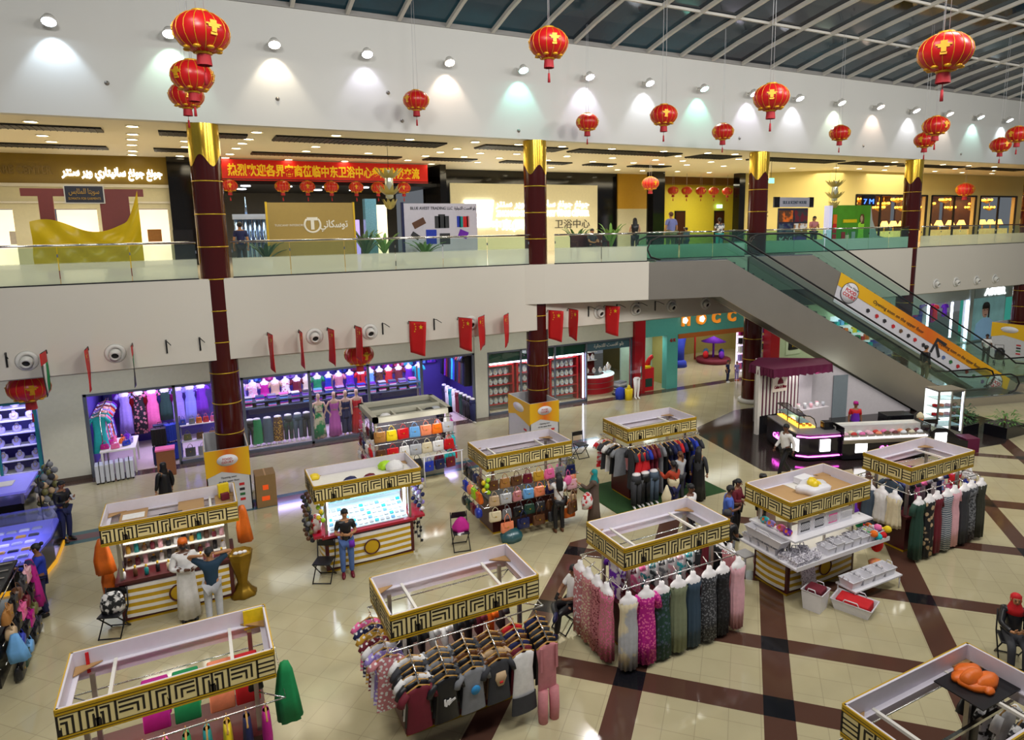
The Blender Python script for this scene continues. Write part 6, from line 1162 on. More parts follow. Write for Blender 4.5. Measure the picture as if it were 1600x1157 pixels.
    for s in 'LR':
        if sl == 'none': J2.pop('el'+s); J2.pop('wr'+s); E2 += [('ntop', 'sh'+s)]; continue
        if sl == 'short':
            a, c = Vector(J['sh'+s]), Vector(J['el'+s]); J2['el'+s] = tuple(a+(c-a)*.72); J2.pop('wr'+s); E2 += [('ntop', 'sh'+s), ('sh'+s, 'el'+s)]
        else: E2 += [('ntop', 'sh'+s), ('sh'+s, 'el'+s), ('el'+s, 'wr'+s)]
    vs_, fs = skin_mesh(J2, E2, {n: (R2[n] if n in R2 else R2[n[:2]])*k for n in J2}, 'pel')
    q = MB(); q.smooth = True; q.add(vs_, fs); q.build('shirt' if bottom[0] != 'robe' else 'robe_top', m, t)
    bk, bc = bottom; bmt = bc if not isinstance(bc, str) else fab(bc)
    if bk in ('trousers', 'shorts'):
        J3 = {'pel': J['pel']}; E3 = []; R3 = {'pel': .135*girth*k}
        for s in 'LR':
            J3['hi'+s] = J['hi'+s]; J3['kn'+s] = J['kn'+s]; R3['hi'+s] = .1*girth*k; R3['kn'+s] = .075*k; E3 += [('pel', 'hi'+s), ('hi'+s, 'kn'+s)]
            if bk == 'trousers': J3['an'+s] = J['an'+s]; R3['an'+s] = .06*k; E3.append(('kn'+s, 'an'+s))
        vs_, fs = skin_mesh(J3, E3, R3, 'pel'); q = MB(); q.smooth = True; q.add(vs_, fs); q.build('trousers', bmt, t)
    else:
        w0 = .16*girth*k; q = MB(); q.ell([(0, 0, 1.2*k, .15*k*girth, .125*k), (0, 0, 1.0*k, w0, .135*k, .2), (0, 0, .6*k, w0*1.12, .155*k, .7), (0, 0, .09*k, w0*1.3, .2*k, 1), (0, 0, .1*k, w0*1.15, .17*k, 1)], 28, False, .07, 9); q.build('robe' if bk == 'robe' else 'skirt', bmt, t)
    for s in 'LR':
        a, c = Vector(J['an'+s]), Vector(J['to'+s]); d = c-a; ang = math.atan2(d.x, -d.y); mid = a+(c-a)*.6; mid.z = min(a.z, c.z)+.012*k if pose != 'sit' or s == 'L' else mid.z
        q = MB(Matrix.Translation(mid) @ Matrix.Rotation(ang, 4, 'Z')); q.ell([(0, 0, -.045*k, .044*k, .125*k), (0, 0, -.01*k, .048*k, .13*k), (0, .02*k, .03*k, .042*k, .09*k), (0, .04*k, .06*k, .035*k, .045*k)], 14); q.build('shoe', leather(shoes), t)
    st, hcx = hair; hm = mat('hair_'+hcx.replace(' ', '_'), PAL.get(hcx, '15151a'), .6, nz=.3, ns=40) if st in ('short', 'long', 'tied', 'bun') else fab(hcx)
    H = hc+Vector((0, .022, .028))*k
    q = MB()
    if st in ('short', 'long', 'tied', 'bun', 'bald'):
        q.M = Matrix.Translation(H) @ Matrix.Rotation(-.35, 4, 'X'); rr = .09*k
        q.ell([(0, 0, rr*math.sin(a), rr*.97*math.cos(a), rr*1.08*math.cos(a)) for a in (-.35+1.92*i/7 for i in range(8))], 18)
        q.M = Matrix.Translation(H); q.ell([(0, .03*k, -.085*k, .05*k, .03*k), (0, .03*k, -.03*k, .082*k, .058*k), (0, .02*k, .03*k, .088*k, .075*k)], 14)
        if st == 'long': q.ell([(0, .045*k, .03*k, .08*k, .06*k), (0, .075*k, -.1*k, .1*k, .05*k, .5), (0, .1*k, -.25*k, .11*k, .045*k, 1), (0, .12*k, -.4*k, .09*k, .03*k, 1)], 16, True, .08, 6)
        if st == 'tied': q.tube([(0, .08*k, .02*k), (0, .13*k, -.03*k), (0, .13*k, -.14*k), (0, .12*k, -.22*k)], [.03*k, .038*k, .03*k, .012*k], 8)
        if st == 'bun': q.ball((0, .1*k, .05*k), .045*k)
        q.build('hair', hm, t)
    elif st == 'hijab':
        q.M = Matrix.Translation(H); q.ell([(0, .0, -.3*k, .15*k, .13*k), (0, .0, -.2*k, .13*k, .1*k), (0, .012*k, -.1*k, .085*k, .082*k), (0, .02*k, -.03*k, .093*k, .082*k), (0, .015*k, .04*k, .09*k, .088*k), (0, .015*k, .075*k, .06*k, .06*k), (0, .015*k, .088*k, .01*k, .01*k)], 18); q.build('headscarf', hm, t)
    elif st == 'cap':
        q.M = Matrix.Translation(H); q.ell([(0, 0, -.01*k, .09*k, .098*k), (0, 0, .05*k, .088*k, .095*k), (0, 0, .085*k, .075*k, .08*k), (0, 0, .09*k, .01*k, .01*k)], 18); q.build('cap', hm, t)
        if 'brim' in extra: MB(Matrix.Translation(H)).prism([(-.07*k, -.08*k), (.07*k, -.08*k), (.05*k, -.17*k), (-.05*k, -.17*k)], .0, .012).build('cap_brim', hm, t)
    if 'beard' in extra: MB(Matrix.Translation(hc)).ell([(0, -.045*k, -.085*k, .03*k, .03*k), (0, -.04*k, -.05*k, .058*k, .045*k), (0, -.03*k, -.03*k, .07*k, .05*k)], 12).build('beard', mat('hair_black', PAL['black'], .6), t)
    if 'apron' in extra: q = MB(); q.ell([(0, -.01*k, .75*k, .17*k, .15*k), (0, -.01*k, 1.1*k, .155*k, .145*k), (0, -.01*k, 1.3*k, .12*k, .15*k)], 16, False); q.build('apron', fab('purple'), t)
    if 'sash' in extra: MB().tube([(.14*k, -.02, 1.42*k), (.05*k, -.15*k, 1.25*k), (-.14*k, -.08*k, .98*k), (-.12*k, .1*k, .95*k), (.08*k, .14*k, 1.25*k), (.14*k, .02, 1.42*k)], .014, 6).build('bag_strap', leather('brown'), t)
    if 'pouch' in extra: MB().ell([(.12*k, -.12*k, .78*k, .07, .03), (.12*k, -.12*k, .95*k, .06, .03)], 10).build('waist_pouch', fab('purple'), t)
    return t
def held(name, label, cat, p, sx, sy, sz, c, rot=(0, 0, 0)):
    o = tag(MB().box(-sx, sx, -sy, sy, -sz, sz).build(name, leather(c), None, p), label, cat); o.rotation_euler = rot; return o
def at_person(loc, rot, v): return (loc[0]+v[0]*math.cos(rot)-v[1]*math.sin(rot), loc[1]+v[0]*math.sin(rot)+v[1]*math.cos(rot), v[2])
person('person in a long white robe and orange cap with arms folded at the perfume kiosk', (-.62, 14.28), .05, 'crossed', 1.77, 'dark', ('cap', 'orange'), ('white', 'long'), ('robe', 'white'), 'black', ('beard',))
person('person in a dark blue tee with hands behind the head seen from behind', (-.16, 13.75), PI-.1, 'hands_head', 1.7, 'tan', ('short', 'black'), (mat('fabric_petrol', '15364e', .75), 'short'), ('trousers', 'silver'), 'brown')
person('person in a black tee and jeans with folded arms before the glowing kiosk', (2.6, 14.45), -.1, 'crossed', 1.64, 'tan', ('tied', 'black'), ('black', 'short'), ('trousers', mat('fabric_denim', '4a66a0', .8, nz=.3, ns=8)), 'maroon', ('pouch',))
person('person with long black hair in a white top facing the handbags', (7.9, 14.05), PI-.15, 'reach', 1.62, 'tan', ('long', 'black'), ('white', 'short'), ('trousers', 'black'), 'brown', ('sash',))
person('person in a turquoise headscarf and brown dress carrying shopping', (8.85, 13.85), -2.4, 'reach', 1.6, 'tan', ('hijab', 'teal'), (mat('fabric_taupe', '5a4a40', .8), 'long'), ('skirt', mat('fabric_taupe', '5a4a40', .8)), 'brown')
person('person in an orange top with a cardigan at the waist facing the clothes', (11.0, 13.3), PI+.1, 'reach', 1.62, 'dark', ('tied', 'black'), (mat('fabric_rust', 'b03a1e', .75), 'long'), ('trousers', 'navy'), 'black', ('sash',))
person('person in a long black cloak browsing the green mat kiosk', (12.35, 13.85), 2.2, 'stand', 1.62, 'tan', ('long', 'black'), ('charcoal', 'long'), ('skirt', 'black'), 'black', girth=1.15)
person('person in a grey top half hidden beside the black cloak', (11.85, 14.05), PI, 'reach', 1.5, 'tan', ('tied', 'brown'), ('silver', 'short'), ('trousers', 'charcoal'), 'black')
person('person in a pale shirt behind the summer dress kiosk canopy', (10.2, 11.7), .3, 'stand', 1.7, 'dark', ('short', 'black'), ('white', 'short'), ('trousers', 'charcoal'), 'black')
person('person in a blue shirt reading a phone behind the basket kiosk', (10.95, 11.2), .9, 'phone', 1.7, 'dark', ('short', 'black'), (mat('fabric_cornflower', '4a6ac8', .7), 'short'), ('trousers', 'charcoal'), 'black')
person('person in a black tee and dark cap seen from behind beside the white stool', (9.85, 10.1), PI-.9, 'phone', 1.72, 'brown', ('cap', 'charcoal'), ('black', 'short'), ('trousers', 'grey'), 'black')
person('person in a maroon top behind the person in the dark cap', (11.6, 11.6), .4, 'phone', 1.6, 'brown', ('tied', 'black'), ('maroon', 'long'), ('trousers', 'black'), 'black')
person('person with only a black cap showing behind the basket kiosk canopy', (12.15, 11.3), .5, 'stand', 1.7, 'brown', ('cap', 'black'), ('black', 'short'), ('trousers', 'black'), 'black', ('brim',))
person('seated person in a white tee with crossed legs looking at a phone', (6.02, 10.35), -1.35, 'sit', 1.72, 'brown', ('short', 'black'), ('white', 'short'), ('trousers', 'black'), 'navy', z=0)
person('person in a pale shirt walking past the sweet shop counter', (15.85, 13.9), -1.7, 'walk', 1.74, 'dark', ('short', 'black'), ('white', 'long'), ('trousers', 'black'), 'black')
person('sweet shop seller in a pink cap and purple apron behind the counter', (20.3, 14.85), -.6, 'stand', 1.62, 'brown', ('cap', 'magenta'), ('red', 'short'), ('trousers', 'black'), 'black', ('apron',))
s_ = 10.0; pe = (P0[0]+dx*s_+nx_*.72, P0[1]+dy*s_+ny_*.72)
person('person in a black jacket and khaki trousers riding the nearer escalator', pe, PI/2+ANG, 'stand', 1.72, 'tan', ('short', 'black'), ('black', 'long'), ('trousers', mat('fabric_khaki', '7a6c50', .8)), 'black', z=6.48-.561*(s_-.3)-.12)
person('person in a white shirt pushing a pushchair beyond the escalators', (38.2, 20.3), -1.0, 'push', 1.7, 'dark', ('short', 'black'), ('white', 'short'), ('trousers', 'black'), 'black')
person('person in a black top and jeans standing beside the glowing jewellery cases', (-3.42, 19.7), .9, 'phone', 1.66, 'brown', ('short', 'black'), ('black', 'long'), ('trousers', 'navy'), 'black')
person('person in a full black cloak walking past the dress shop doorway', (-1.15, 20.1), -2.6, 'stand', 1.6, 'tan', ('hijab', 'black'), ('black', 'long'), ('skirt', 'black'), 'black', girth=1.1)
person('person in blue bending over the bags of the hat kiosk', (-3.3, 15.9), -1.4, 'reach', 1.6, 'brown', ('bun', 'black'), ('blue', 'long'), ('trousers', 'navy'), 'black')
person('seated person in black with a red scarf at the lower corner', (12.45, 5.7), -.9, 'sit_flat', 1.66, 'tan', ('hijab', 'red'), ('black', 'long'), ('trousers', 'charcoal'), 'black')
person('child in a blue top at the edge of the play area', (23.3, 24.2), .4, 'stand', 1.15, 'tan', ('short', 'black'), ('navy', 'short'), ('trousers', 'navy'), 'white'); person('small child in lilac beside the toy rack', (24.0, 24.3), -.3, 'stand', 1.0, 'light', ('tied', 'brown'), ('lilac', 'short'), ('trousers', 'lilac'), 'orange')
person('upstairs person with long dark hair by the gallery glass', (15.7, 21.6), 2.6, 'phone', 1.62, 'light', ('long', 'black'), ('black', 'none'), ('trousers', 'charcoal'), 'black', z=6.503)
person('upstairs broad person in a lavender shirt seen from behind', (17.6, 21.75), PI, 'stand', 1.84, 'tan', ('short', 'brown'), (mat('fabric_lavender', '7a80b8', .75), 'short'), ('trousers', 'olive'), 'black', girth=1.25, z=6.503)
person('upstairs child in grey beside the broad person', (18.5, 21.85), PI, 'stand', 1.2, 'tan', ('short', 'black'), ('slate', 'short'), ('trousers', 'navy'), 'white', z=6.503)
person('upstairs person in a white patterned top and turquoise trousers', (20.45, 22.0), 2.8, 'phone', 1.6, 'brown', ('tied', 'black'), (prn('white', 'slate', 'noise', 9), 'short'), ('trousers', 'turquoise'), 'black', z=6.503)
person('upstairs person in a pink top with tied hair by the second escalator', (25.5, 21.35), -.4, 'phone', 1.62, 'tan', ('tied', 'black'), ('dusty rose', 'short'), ('trousers', 'charcoal'), 'black', z=6.503)
person('upstairs person in blue and white behind the third column', (23.0, 22.2), 1.2, 'phone', 1.56, 'tan', ('tied', 'brown'), (prn('white', 'blue', 'noise', 9), 'long'), ('trousers', 'blue'), 'black', z=6.503)
person('upstairs person behind the first column near the shiny tubes', (1.5, 23.2), PI, 'stand', 1.62, 'tan', ('short', 'black'), ('navy', 'short'), ('trousers', 'charcoal'), 'black', z=6.503)
person('upstairs person sitting on the dark wooden bench', (14.4, 22.55), 0, 'sit_flat', 1.62, 'tan', ('short', 'black'), ('charcoal', 'short'), ('trousers', 'black'), 'black', z=6.503)
# things they hold or sit on
def chair(label, loc, rot, seatc='black'):
    t = thing('folding_chair', label, 'chair', (loc[0], loc[1], 0), rot)
    MB().box(-.2, .2, -.2, .2, .43, .46).build('seat', fab(seatc, .5), t, bevel=.01); MB().prism([(-.2, .7), (-.17, .84), (.17, .84), (.2, .7)], .22, .245, 'y').build('backrest', BLACK, t)
    for s in (-.2, .2): MB().tube([(s, .24, .85), (s, .2, .45), (s, -.22, 0)], .013, 6).build('leg', DARKM, t); MB().tube([(s*.9, -.18, .44), (s*.9, .26, 0)], .013, 6).build('leg', DARKM, t)
    MB().cyl((-.2, -.22, .02), (.2, -.22, .02), .012, 6).build('foot_bar', DARKM, t); MB().cyl((-.18, .26, .02), (.18, .26, .02), .012, 6).build('foot_bar', DARKM, t); return t
chair('folding chair under the seated person in the white tee', (5.98, 10.36), -1.35); chair('empty black folding chair between the bag kiosk and green mat kiosk', (11.35, 18.6), 0)
chair('black folding chair beside the person in the black tee at the glowing kiosk', (2.1, 14.55), -.5); chair('folding chair with a jacket beside the orange shawls', (-1.95, 14.45), -.35); chair('folding chair holding pink things at the bag kiosk', (5.35, 14.45), -.2)
chair('chair under the seated person with a red scarf', (12.42, 5.72), -.9)
tag(MB().ell([(0, 0, 0, .2, .12), (0, 0, .15, .22, .1), (0, 0, .35, .17, .06), (0, 0, .4, .1, .03)], 14, True, .08, 5).build('jacket', prn('black', 'white', 'noise', 4), None, (-1.93, 14.47, .462)), 'black jacket heaped on the folding chair beside the orange shawls', 'jacket')
tag(MB().ell([(0, 0, 0, .2, .17), (0, 0, .1, .22, .17), (0, 0, .25, .13, .1), (0, 0, .32, .06, .05)], 14, True, .12, 5).build('pink_bag', fab('magenta', .5), None, (5.38, 14.47, .462)), 'bright pink bag lying on the folding chair at the bag kiosk', 'bag'); tag(MB().box(-.1, .1, -.07, .07, 0, .01).build('leaflet', prn('white', 'charcoal', 'noise', 8), None, (5.3, 14.27, .462), .3), 'leaflet at the front of the chair with the pink bag', 'leaflet')
l = (8.85, 13.85); p = at_person(l, -2.4, (.3, -.1, .62)); tag(MB().ell([(0, 0, 0, .14, .07), (0, 0, .2, .17, .09), (0, 0, .36, .12, .06), (0, 0, .44, .03, .03)], 14, True, .1, 5).build('carrier_bag', prn('white', 'red', 'noise', 3), None, p), 'white and red carrier bag held by the person in the turquoise headscarf', 'bag')
p = at_person(l, -2.4, (-.32, -.2, .35)); tag(MB().ell([(0, 0, 0, .1, .06), (0, 0, .25, .12, .07), (0, 0, .45, .03, .02)], 14, True, .1, 5).build('gift_bag', prn('gold', 'white', 'noise', 6), None, p), 'gold gift bag low beside the brown dress of the headscarfed person', 'bag')
tag(MB().ell([(0, 0, 0, .12, .08), (0, 0, .2, .15, .09), (0, 0, .36, .08, .05), (0, 0, .5, .02, .02)], 14, True, .1, 5).build('carrier_bag', fab('cream'), None, (10.72, 13.22, .5)), 'cream shoulder bag hanging beside the person in the orange top', 'bag'); tag(MB().ell([(0, 0, 0, .06, .03), (0, 0, .4, .16, .15), (0, 0, .5, .16, .14)], 14, True, .15, 4).build('tied_cardigan', fab('cream'), None, (11.0, 13.3, .62)), 'cream cardigan tied round the waist of the person in the orange top', 'cardigan')
handbag('brown shoulder bag beside the long haired person in white', (8.25, 13.95, 1.1), .4, 'brown', .34, .3, .12, .3); handbag('pink ring handled bag beyond the long haired person in white', (8.35, 14.35, 1.5), .2, 'pink', .26, .26, .08, .16, None, 2)
held('mobile_phone', 'phone in the hands of the seated person in the white tee', 'phone', at_person((6.02, 10.35), -1.35, (0, -.3, .78)), .035, .008, .07, 'black', (-.6, 0, -1.35)); held('mobile_phone', 'phone in the hands of the person in the blue shirt', 'phone', at_person((10.95, 11.2), .9, (.01, -.33, 1.26)), .04, .008, .075, 'brown', (-.6, 0, .9)); held('mobile_phone', 'phone in the hands of the person in black by the jewellery cases', 'phone', at_person((-3.42, 19.7), .9, (.01, -.31, 1.22)), .035, .008, .07, 'silver', (-.6, 0, .9))
t = thing('pushchair', 'black pushchair pushed by the person in a white shirt beyond the escalators', 'pushchair', (38.75, 19.9, 0), -1.0+PI); MB().ell([(0, 0, .3, .2, .25), (0, 0, .5, .24, .32), (0, .1, .8, .22, .2), (0, .12, .95, .1, .1)], 14).build('seat_pod', BLACK, t); MB().tube([(-.2, .3, .1), (-.2, -.2, .7), (-.2, -.45, 1.02), (.2, -.45, 1.02), (.2, -.2, .7), (.2, .3, .1)], .015, 6).build('frame', DARKM, t)
for sx in (-.22, .22):
    for sy in (-.3, .3): MB().at((sx, sy, .1), (0, PI/2, 0)).lathe([(.001, -.02), (.1, -.02), (.1, .02), (.001, .02)], 14).build('wheel', BLACK, t)
# ================================================================ SWEET SHOP (dark floor zone)
SD = mat('shop_black_gloss', '17161a', .15); NEON = mat('magenta_neon', 'ff5ae8', .5, em=8, nz=0); PURP = mat('awning_purple', '60103a', .5); STRP = mat('stripe_purple', '5c1238', .5)
def local(o, ang): return o[0], o[1], ang
# striped side wall with the sign, its roof and the white rear walls
wa = thing('stall_wall', 'purple and white striped stall wall with a square sweet shop sign', 'stall wall', (18.36, 17.42, 0), -.03)
WL = 1.98
b = MB().box(0, WL, 0, .08, .7, 2.55).mt(1)
for k in range(11): b.box(.02+k*.18, .11+k*.18, -.025, .0, .7, 2.55)
b.build('striped_panel', [STRP, WHITE], wa); MB().box(-.08, .02, -.04, .12, 0, 2.6).build('end_post', WHITE, wa); MB().box(.02, WL, 0, .08, 0, .7).build('lower_panel', SD, wa)
MB().box(.62, 1.32, -.06, -.025, 1.55, 2.2).build('sign_board', mat('cream_sign', 'e6d8c8', .4, em=.15), wa); text('Cakes & Bites', .16, mat('sign_crimson', '9a1030', .5), wa, (.97, -.065, 1.68), name='sign_lettering', width=.6, bold=.004, shear=.2)
MB().at((.97, -.07, 1.95)).ell([(0, 0, -.1, .15, .012), (0, 0, .02, .13, .012), (0, 0, .1, .07, .012), (0, 0, .14, .02, .01)], 14).build('sign_emblem', mat('sign_crimson', '9a1030', .5), wa)
ro = thing('stall_awning', 'dark purple ruffled awning roof over the sweet shop stall', 'awning', (0, 0, 0))
pr = [(18.3, 16.75), (18.3, 17.9), (19.5, 18.6), (21.5, 17.2), (20.9, 16.35)]
MB().prism(pr, 2.55, 2.6).build('roof_sheet', PURP, ro)
for i in range(5):
    a, c = Vector((*pr[i], 0)), Vector((*pr[(i+1) % 5], 0)); q = MB(); n = 26; top, bot = [], []
    nrm = Vector((c.y-a.y, a.x-c.x, 0)).normalized()
    for k in range(n+1): p = a+(c-a)*k/n; w_ = .05*math.sin(k*1.9); top.append((p.x, p.y, 2.62)); bot.append((p.x+nrm.x*w_, p.y+nrm.y*w_, 2.3+.03*math.cos(k*2.3)))
    q.loft([top, bot], False, False); q.loft([[(x, y, z-.0) for x, y, z in top], [(x+nrm.x*.02, y+nrm.y*.02, z) for x, y, z in bot]], False, False); q.build('valance', PURP, ro)
MB().cyl((19.5, 18.7, 0), (19.5, 18.7, 2.56), .05).build('post', WHITE, ro)
struct(MB().prism([(20.36, 17.36), (21.05, 17.33), (21.05, 17.43), (20.36, 17.46)], 0, 2.5).build('wall_stall_side', mat('stall_white', 'ccc4c8', .5)))
q = MB(); A_, B_, C_ = esc(3.6, .15), esc(4.7, .15), esc(8.9, .15); A2, B2, C2 = esc(3.6, .22), esc(4.7, .22), esc(8.9, .22)
for (p, p2, za), (g_, g2, zb) in (((A_, A2, 2.4), (B_, B2, 2.4)), ((B_, B2, 2.4), (C_, C2, .08))): q.loft([[(*p, 0), (*p2, 0), (*p2, za), (*p, za)], [(*g_, 0), (*g2, 0), (*g2, zb), (*g_, zb)]])
q.sm = [False]*len(q.sm); struct(q.build('wall_stall_rear', mat('stall_white', 'ccc4c8', .5)))
lamp('stall_lamp', 'AREA', (20.0, 16.5, 2.2), 14, (1, .97, .98), 1.6, .6, aim=(21.2, 16.6, .3))
D1, D2, D3, D4 = esc(5.15, .1), esc(5.8, .1), esc(5.8, .14), esc(5.15, .14)
d = struct(MB().prism([D1, D2, D3, D4], 0, 1.75).build('door_2', mat('stall_grey_door', '7c868c', .5)))
# counters
co = thing('display_counter', 'black sweet shop counter with a corner bend and magenta neon lines', 'counter', (0, 0, 0))
path = [(18.05, 16.7), (17.4, 15.2), (17.3, 14.75), (17.55, 14.45), (18.1, 14.25), (18.6, 14.1)]
inner = [(18.75, 16.4), (18.1, 15.0), (18.2, 14.95), (18.3, 14.9), (18.5, 14.85), (18.85, 14.75)]
MB().prism(path+inner[::-1], .08, .92).build('body', SD, co); MB().prism(path+inner[::-1], .92, .96).build('worktop', mat('grey_worktop', '7c787c', .3), co)
for z in (.2, .86): MB().tube([(x-.03, y-.03, z) for x, y in path[2:]], .022, 6).build('neon_line', NEON, co)
def on_seg(a, c, u, off, z): 
    d_ = Vector((c[0]-a[0], c[1]-a[1], 0)); L = d_.length; d_ /= L; n_ = Vector((d_.y, -d_.x, 0)); p = Vector((a[0], a[1], 0))+d_*u*L-n_*0+n_*off; return (p.x, p.y, z), math.atan2(d_.y, d_.x)
LP = mat('lit_panel', 'ffffff', .5, em=4, nz=0)
for (a, c, u, z, lb) in ((path[1], path[2], 1.0, .58, 0), (path[3], path[4], .95, .56, 0)):
    p, an = on_seg(a, c, u, .03, z); q = MB(); q.at(p, (0, 0, an)); q.box(-.17, .17, -.02, .02, -.2, .2).build('lit_panel', LP, co)
c2 = thing('pastry_case', 'curved glass pastry case glowing yellow on the sweet shop counter', 'display case', (18.4, 15.75, .96), math.atan2(1.5, .65))
def case(par, L, m, h=.42, d_=.62):
    pr_ = [(-.3, 0), (-.3, .1), (-.22, .3), (-.08, .4), (.1, h), (.3, h), (.3, 0)]
    MB().box(-L/2, L/2, -.3, .3, 0, .03).build('lit_deck', m, par); MB().box(-L/2, L/2, -.1, .28, .18, .195).build('glass_shelf', mat('shelf_glass_edge', '8ab0b4', .2), par)
    MB().loft([[(x, p[0], p[1]) for p in pr_[:6]] for x in (-L/2, L/2)], False, False).build('curved_pane', PANE, par)
    for x in (-L/2, 0, L/2): MB().tube([(x, p[0], p[1]) for p in pr_], .018, 6).build('frame_rib', SD, par)
    MB().box(-L/2, L/2, .05, .3, h-.02, h+.02).build('top_trim', SD, par)
case(c2, 1.7, mat('lit_yellow_deck', 'ffc850', .5, em=1.5)); lamp('pastry_lamp', 'POINT', (18.25, 15.75, 1.28), 5, (1, .75, .3), .1)
for i in range(16):
    u = -.75+(i % 8)*.21; v = -.14+.22*(i//8); a = math.atan2(1.5, .65); p = (18.4+u*math.cos(a)-v*math.sin(a), 15.75+u*math.sin(a)+v*math.cos(a), .991)
    tag(MB().ell([(0, 0, 0, .06, .05), (0, 0, .04, .065, .055), (0, 0, .07, .04, .035), (0, 0, .08, .01, .01)], 10).build('pastry', mat('pastry_%d' % (i % 3), ['d88a2a', 'b8641e', 'e8b450'][i % 3], .6), None, p), '%s pastry in the glowing curved case, %s row, %s along' % (['golden', 'brown', 'pale'][i % 3], ORD[i//8], ORD[i % 8]), 'pastry', 'pastries in the glowing case')
ic = thing('ice_cream_counter', 'long black ice cream counter under a straight glass case', 'counter', (20.1, 13.75, 0), math.atan2(13.05-14.15, 21.55-18.8)); 
MB().box(-1.5, 1.55, -.35, .45, .06, .72).build('body', SD, ic); MB().box(-1.45, 1.5, -.3, .4, .72, .76).build('lit_deck', mat('lit_ice_deck', 'fff0ee', .4, em=1.8), ic); MB().box(-1.5, 1.55, -.39, -.35, .6, .72).build('front_trim', STEEL, ic)
MB().box(-1.45, 1.5, -.345, -.335, .74, 1.12).build('front_pane', PANE, ic); MB().box(-1.45, 1.5, -.34, .1, 1.12, 1.135).build('top_pane', PANE, ic); MB().box(-1.5, 1.55, .1, .5, .72, 1.06).build('service_shelf', WHITE, ic)
for x in (-1.48, 1.52): MB().box(x-.015, x+.015, -.36, .42, .72, 1.15).build('end_frame', SD, ic)
MB().box(-1.05, -.65, -.375, -.35, .28, .58).build('lit_panel', LP, ic); text('Cakes & Bites', .26, NEON, ic, (.35, -.37, .3), name='neon_lettering', width=1.15, shear=.25); text('Cakes', .24, NEON, co, (17.62, 15.85, .42), (PI/2, 0, math.atan2(-1.5, -.65)), name='neon_lettering', width=.6, shear=.25)
ia = math.atan2(13.05-14.15, 21.55-18.8)
for i in range(20):
    u = -1.3+(i % 10)*.29; v = -.17+.3*(i//10) if i//10 == 0 else .0; p = (20.1+u*math.cos(ia)-v*math.sin(ia), 13.75+u*math.sin(ia)+v*math.cos(ia), .762)
    cl = ['pale pink', 'white', 'coral', 'red', 'cream', 'brown', 'pink', 'white', 'maroon', 'pale pink'][(i*3+i//10) % 10]
    t = thing('ice_cream_tub', '%s ice cream tub in the straight glass case, %s row, %s along' % (cl, ORD[i//10], ORD[i % 10]), 'ice cream tub', p, ia, 'ice cream tubs'); MB().box(-.12, .12, -.075, .075, 0, .07).build('tub', STEEL, t); MB().ell([(0, 0, .06, .11, .068), (0, 0, .11, .1, .06), (0, 0, .15, .05, .03), (0, 0, .16, .01, .01)], 12, True, .15, 5).build('scoop', mat('ice_'+cl.replace(' ', '_'), PAL[cl], .6, em=.25), t)
ec = thing('curved_counter', 'black humped counter end with a lit square at the sweet shop', 'counter', (22.1, 13.0, 0), ia); MB().prism([(-.6, 0), (.9, 0), (.9, .45), (.6, .5), (.35, .75), (.1, .92), (-.25, .95), (-.5, .8), (-.6, .5)], -.25, .3, 'y').build('body', SD, ec); MB().box(-.3, .1, -.28, -.25, .45, .78).build('lit_panel', LP, ec); MB().box(.85, 1.35, -.22, .3, 0, .5).build('purple_end', PURP, ec)
fg = thing('display_fridge', 'tall white lit display fridge with glass doors at the sweet shop', 'fridge', (23.55, 13.75, 0), -.35); 
MB().box(-.5, .5, .28, .33, .25, 1.9).build('back_panel', mat('lit_fridge', 'f0fff4', .5, em=1.6), fg)
for z in (.25, 1.86): MB().box(-.52, .52, -.34, .34, z, z+.06).build('end_panel', STEEL, fg)
MB().box(-.52, .52, -.34, .34, 0, .25).build('base', SD, fg)
for x in (-.5, 0, .48): MB().box(x, x+.04, -.36, -.3, .25, 1.9).build('door_frame', STEEL, fg)
for k in range(4): MB().box(-.48, .48, -.28, .26, .6+.32*k, .615+.32*k).build('glass_shelf', mat('shelf_glass_edge', '8ab0b4', .2), fg)
for x in (-.46, .04): MB().box(x, x+.44, -.33, -.322, .3, 1.86).build('pane', PANE, fg)
MB().box(.46, .5, -.3, -.26, .4, 1.8).build('light_tube', TUBE, fg); lamp('fridge_lamp', 'POINT', (23.55, 13.6, 1.75), 5, (1, 1, .95), .1)
for i in range(8):
    a = -.35; u = -.36+.24*(i % 4); k = 1+2*(i//4) if i < 4 else 3; z = (.615+.32*(1 if i < 4 else 2)); c = ['red', 'coral', 'pale pink', 'brown'][i % 4]
    tag(MB().lathe([(.001, 0), (.09, 0), (.09, .08), (.001, .1)], 14).build('cake', fab(c, .4), None, (23.55+u*math.cos(a), 13.75+u*math.sin(a)-.02, z)), '%s cake in the lit display fridge, %s shelf, %s along' % (c, 'lower' if i < 4 else 'upper', ORD[i % 4]), 'cake', 'cakes in the lit fridge')
t = thing('cone_model', 'large model ice cream cup with an orange base on the sweet shop counter', 'model', (21.75, 13.45, .94)); MB().lathe([(.001, 0), (.07, 0), (.11, .22), (.09, .22), (.001, .2)], 14).build('cup', fab('orange', .3), t); MB().ell([(0, 0, .2, .11, .11), (0, 0, .28, .12, .12), (0, 0, .36, .08, .08), (0, 0, .42, .02, .02)], 14, True, .06, 5).build('cream_swirl', fab('cream', .4), t)
tag(MB().box(-.3, .3, -.3, .3, 0, .94).build('counter_block', WHITE, None, (21.75, 13.5, 0), ia), 'white counter block under the model ice cream cup', 'counter')
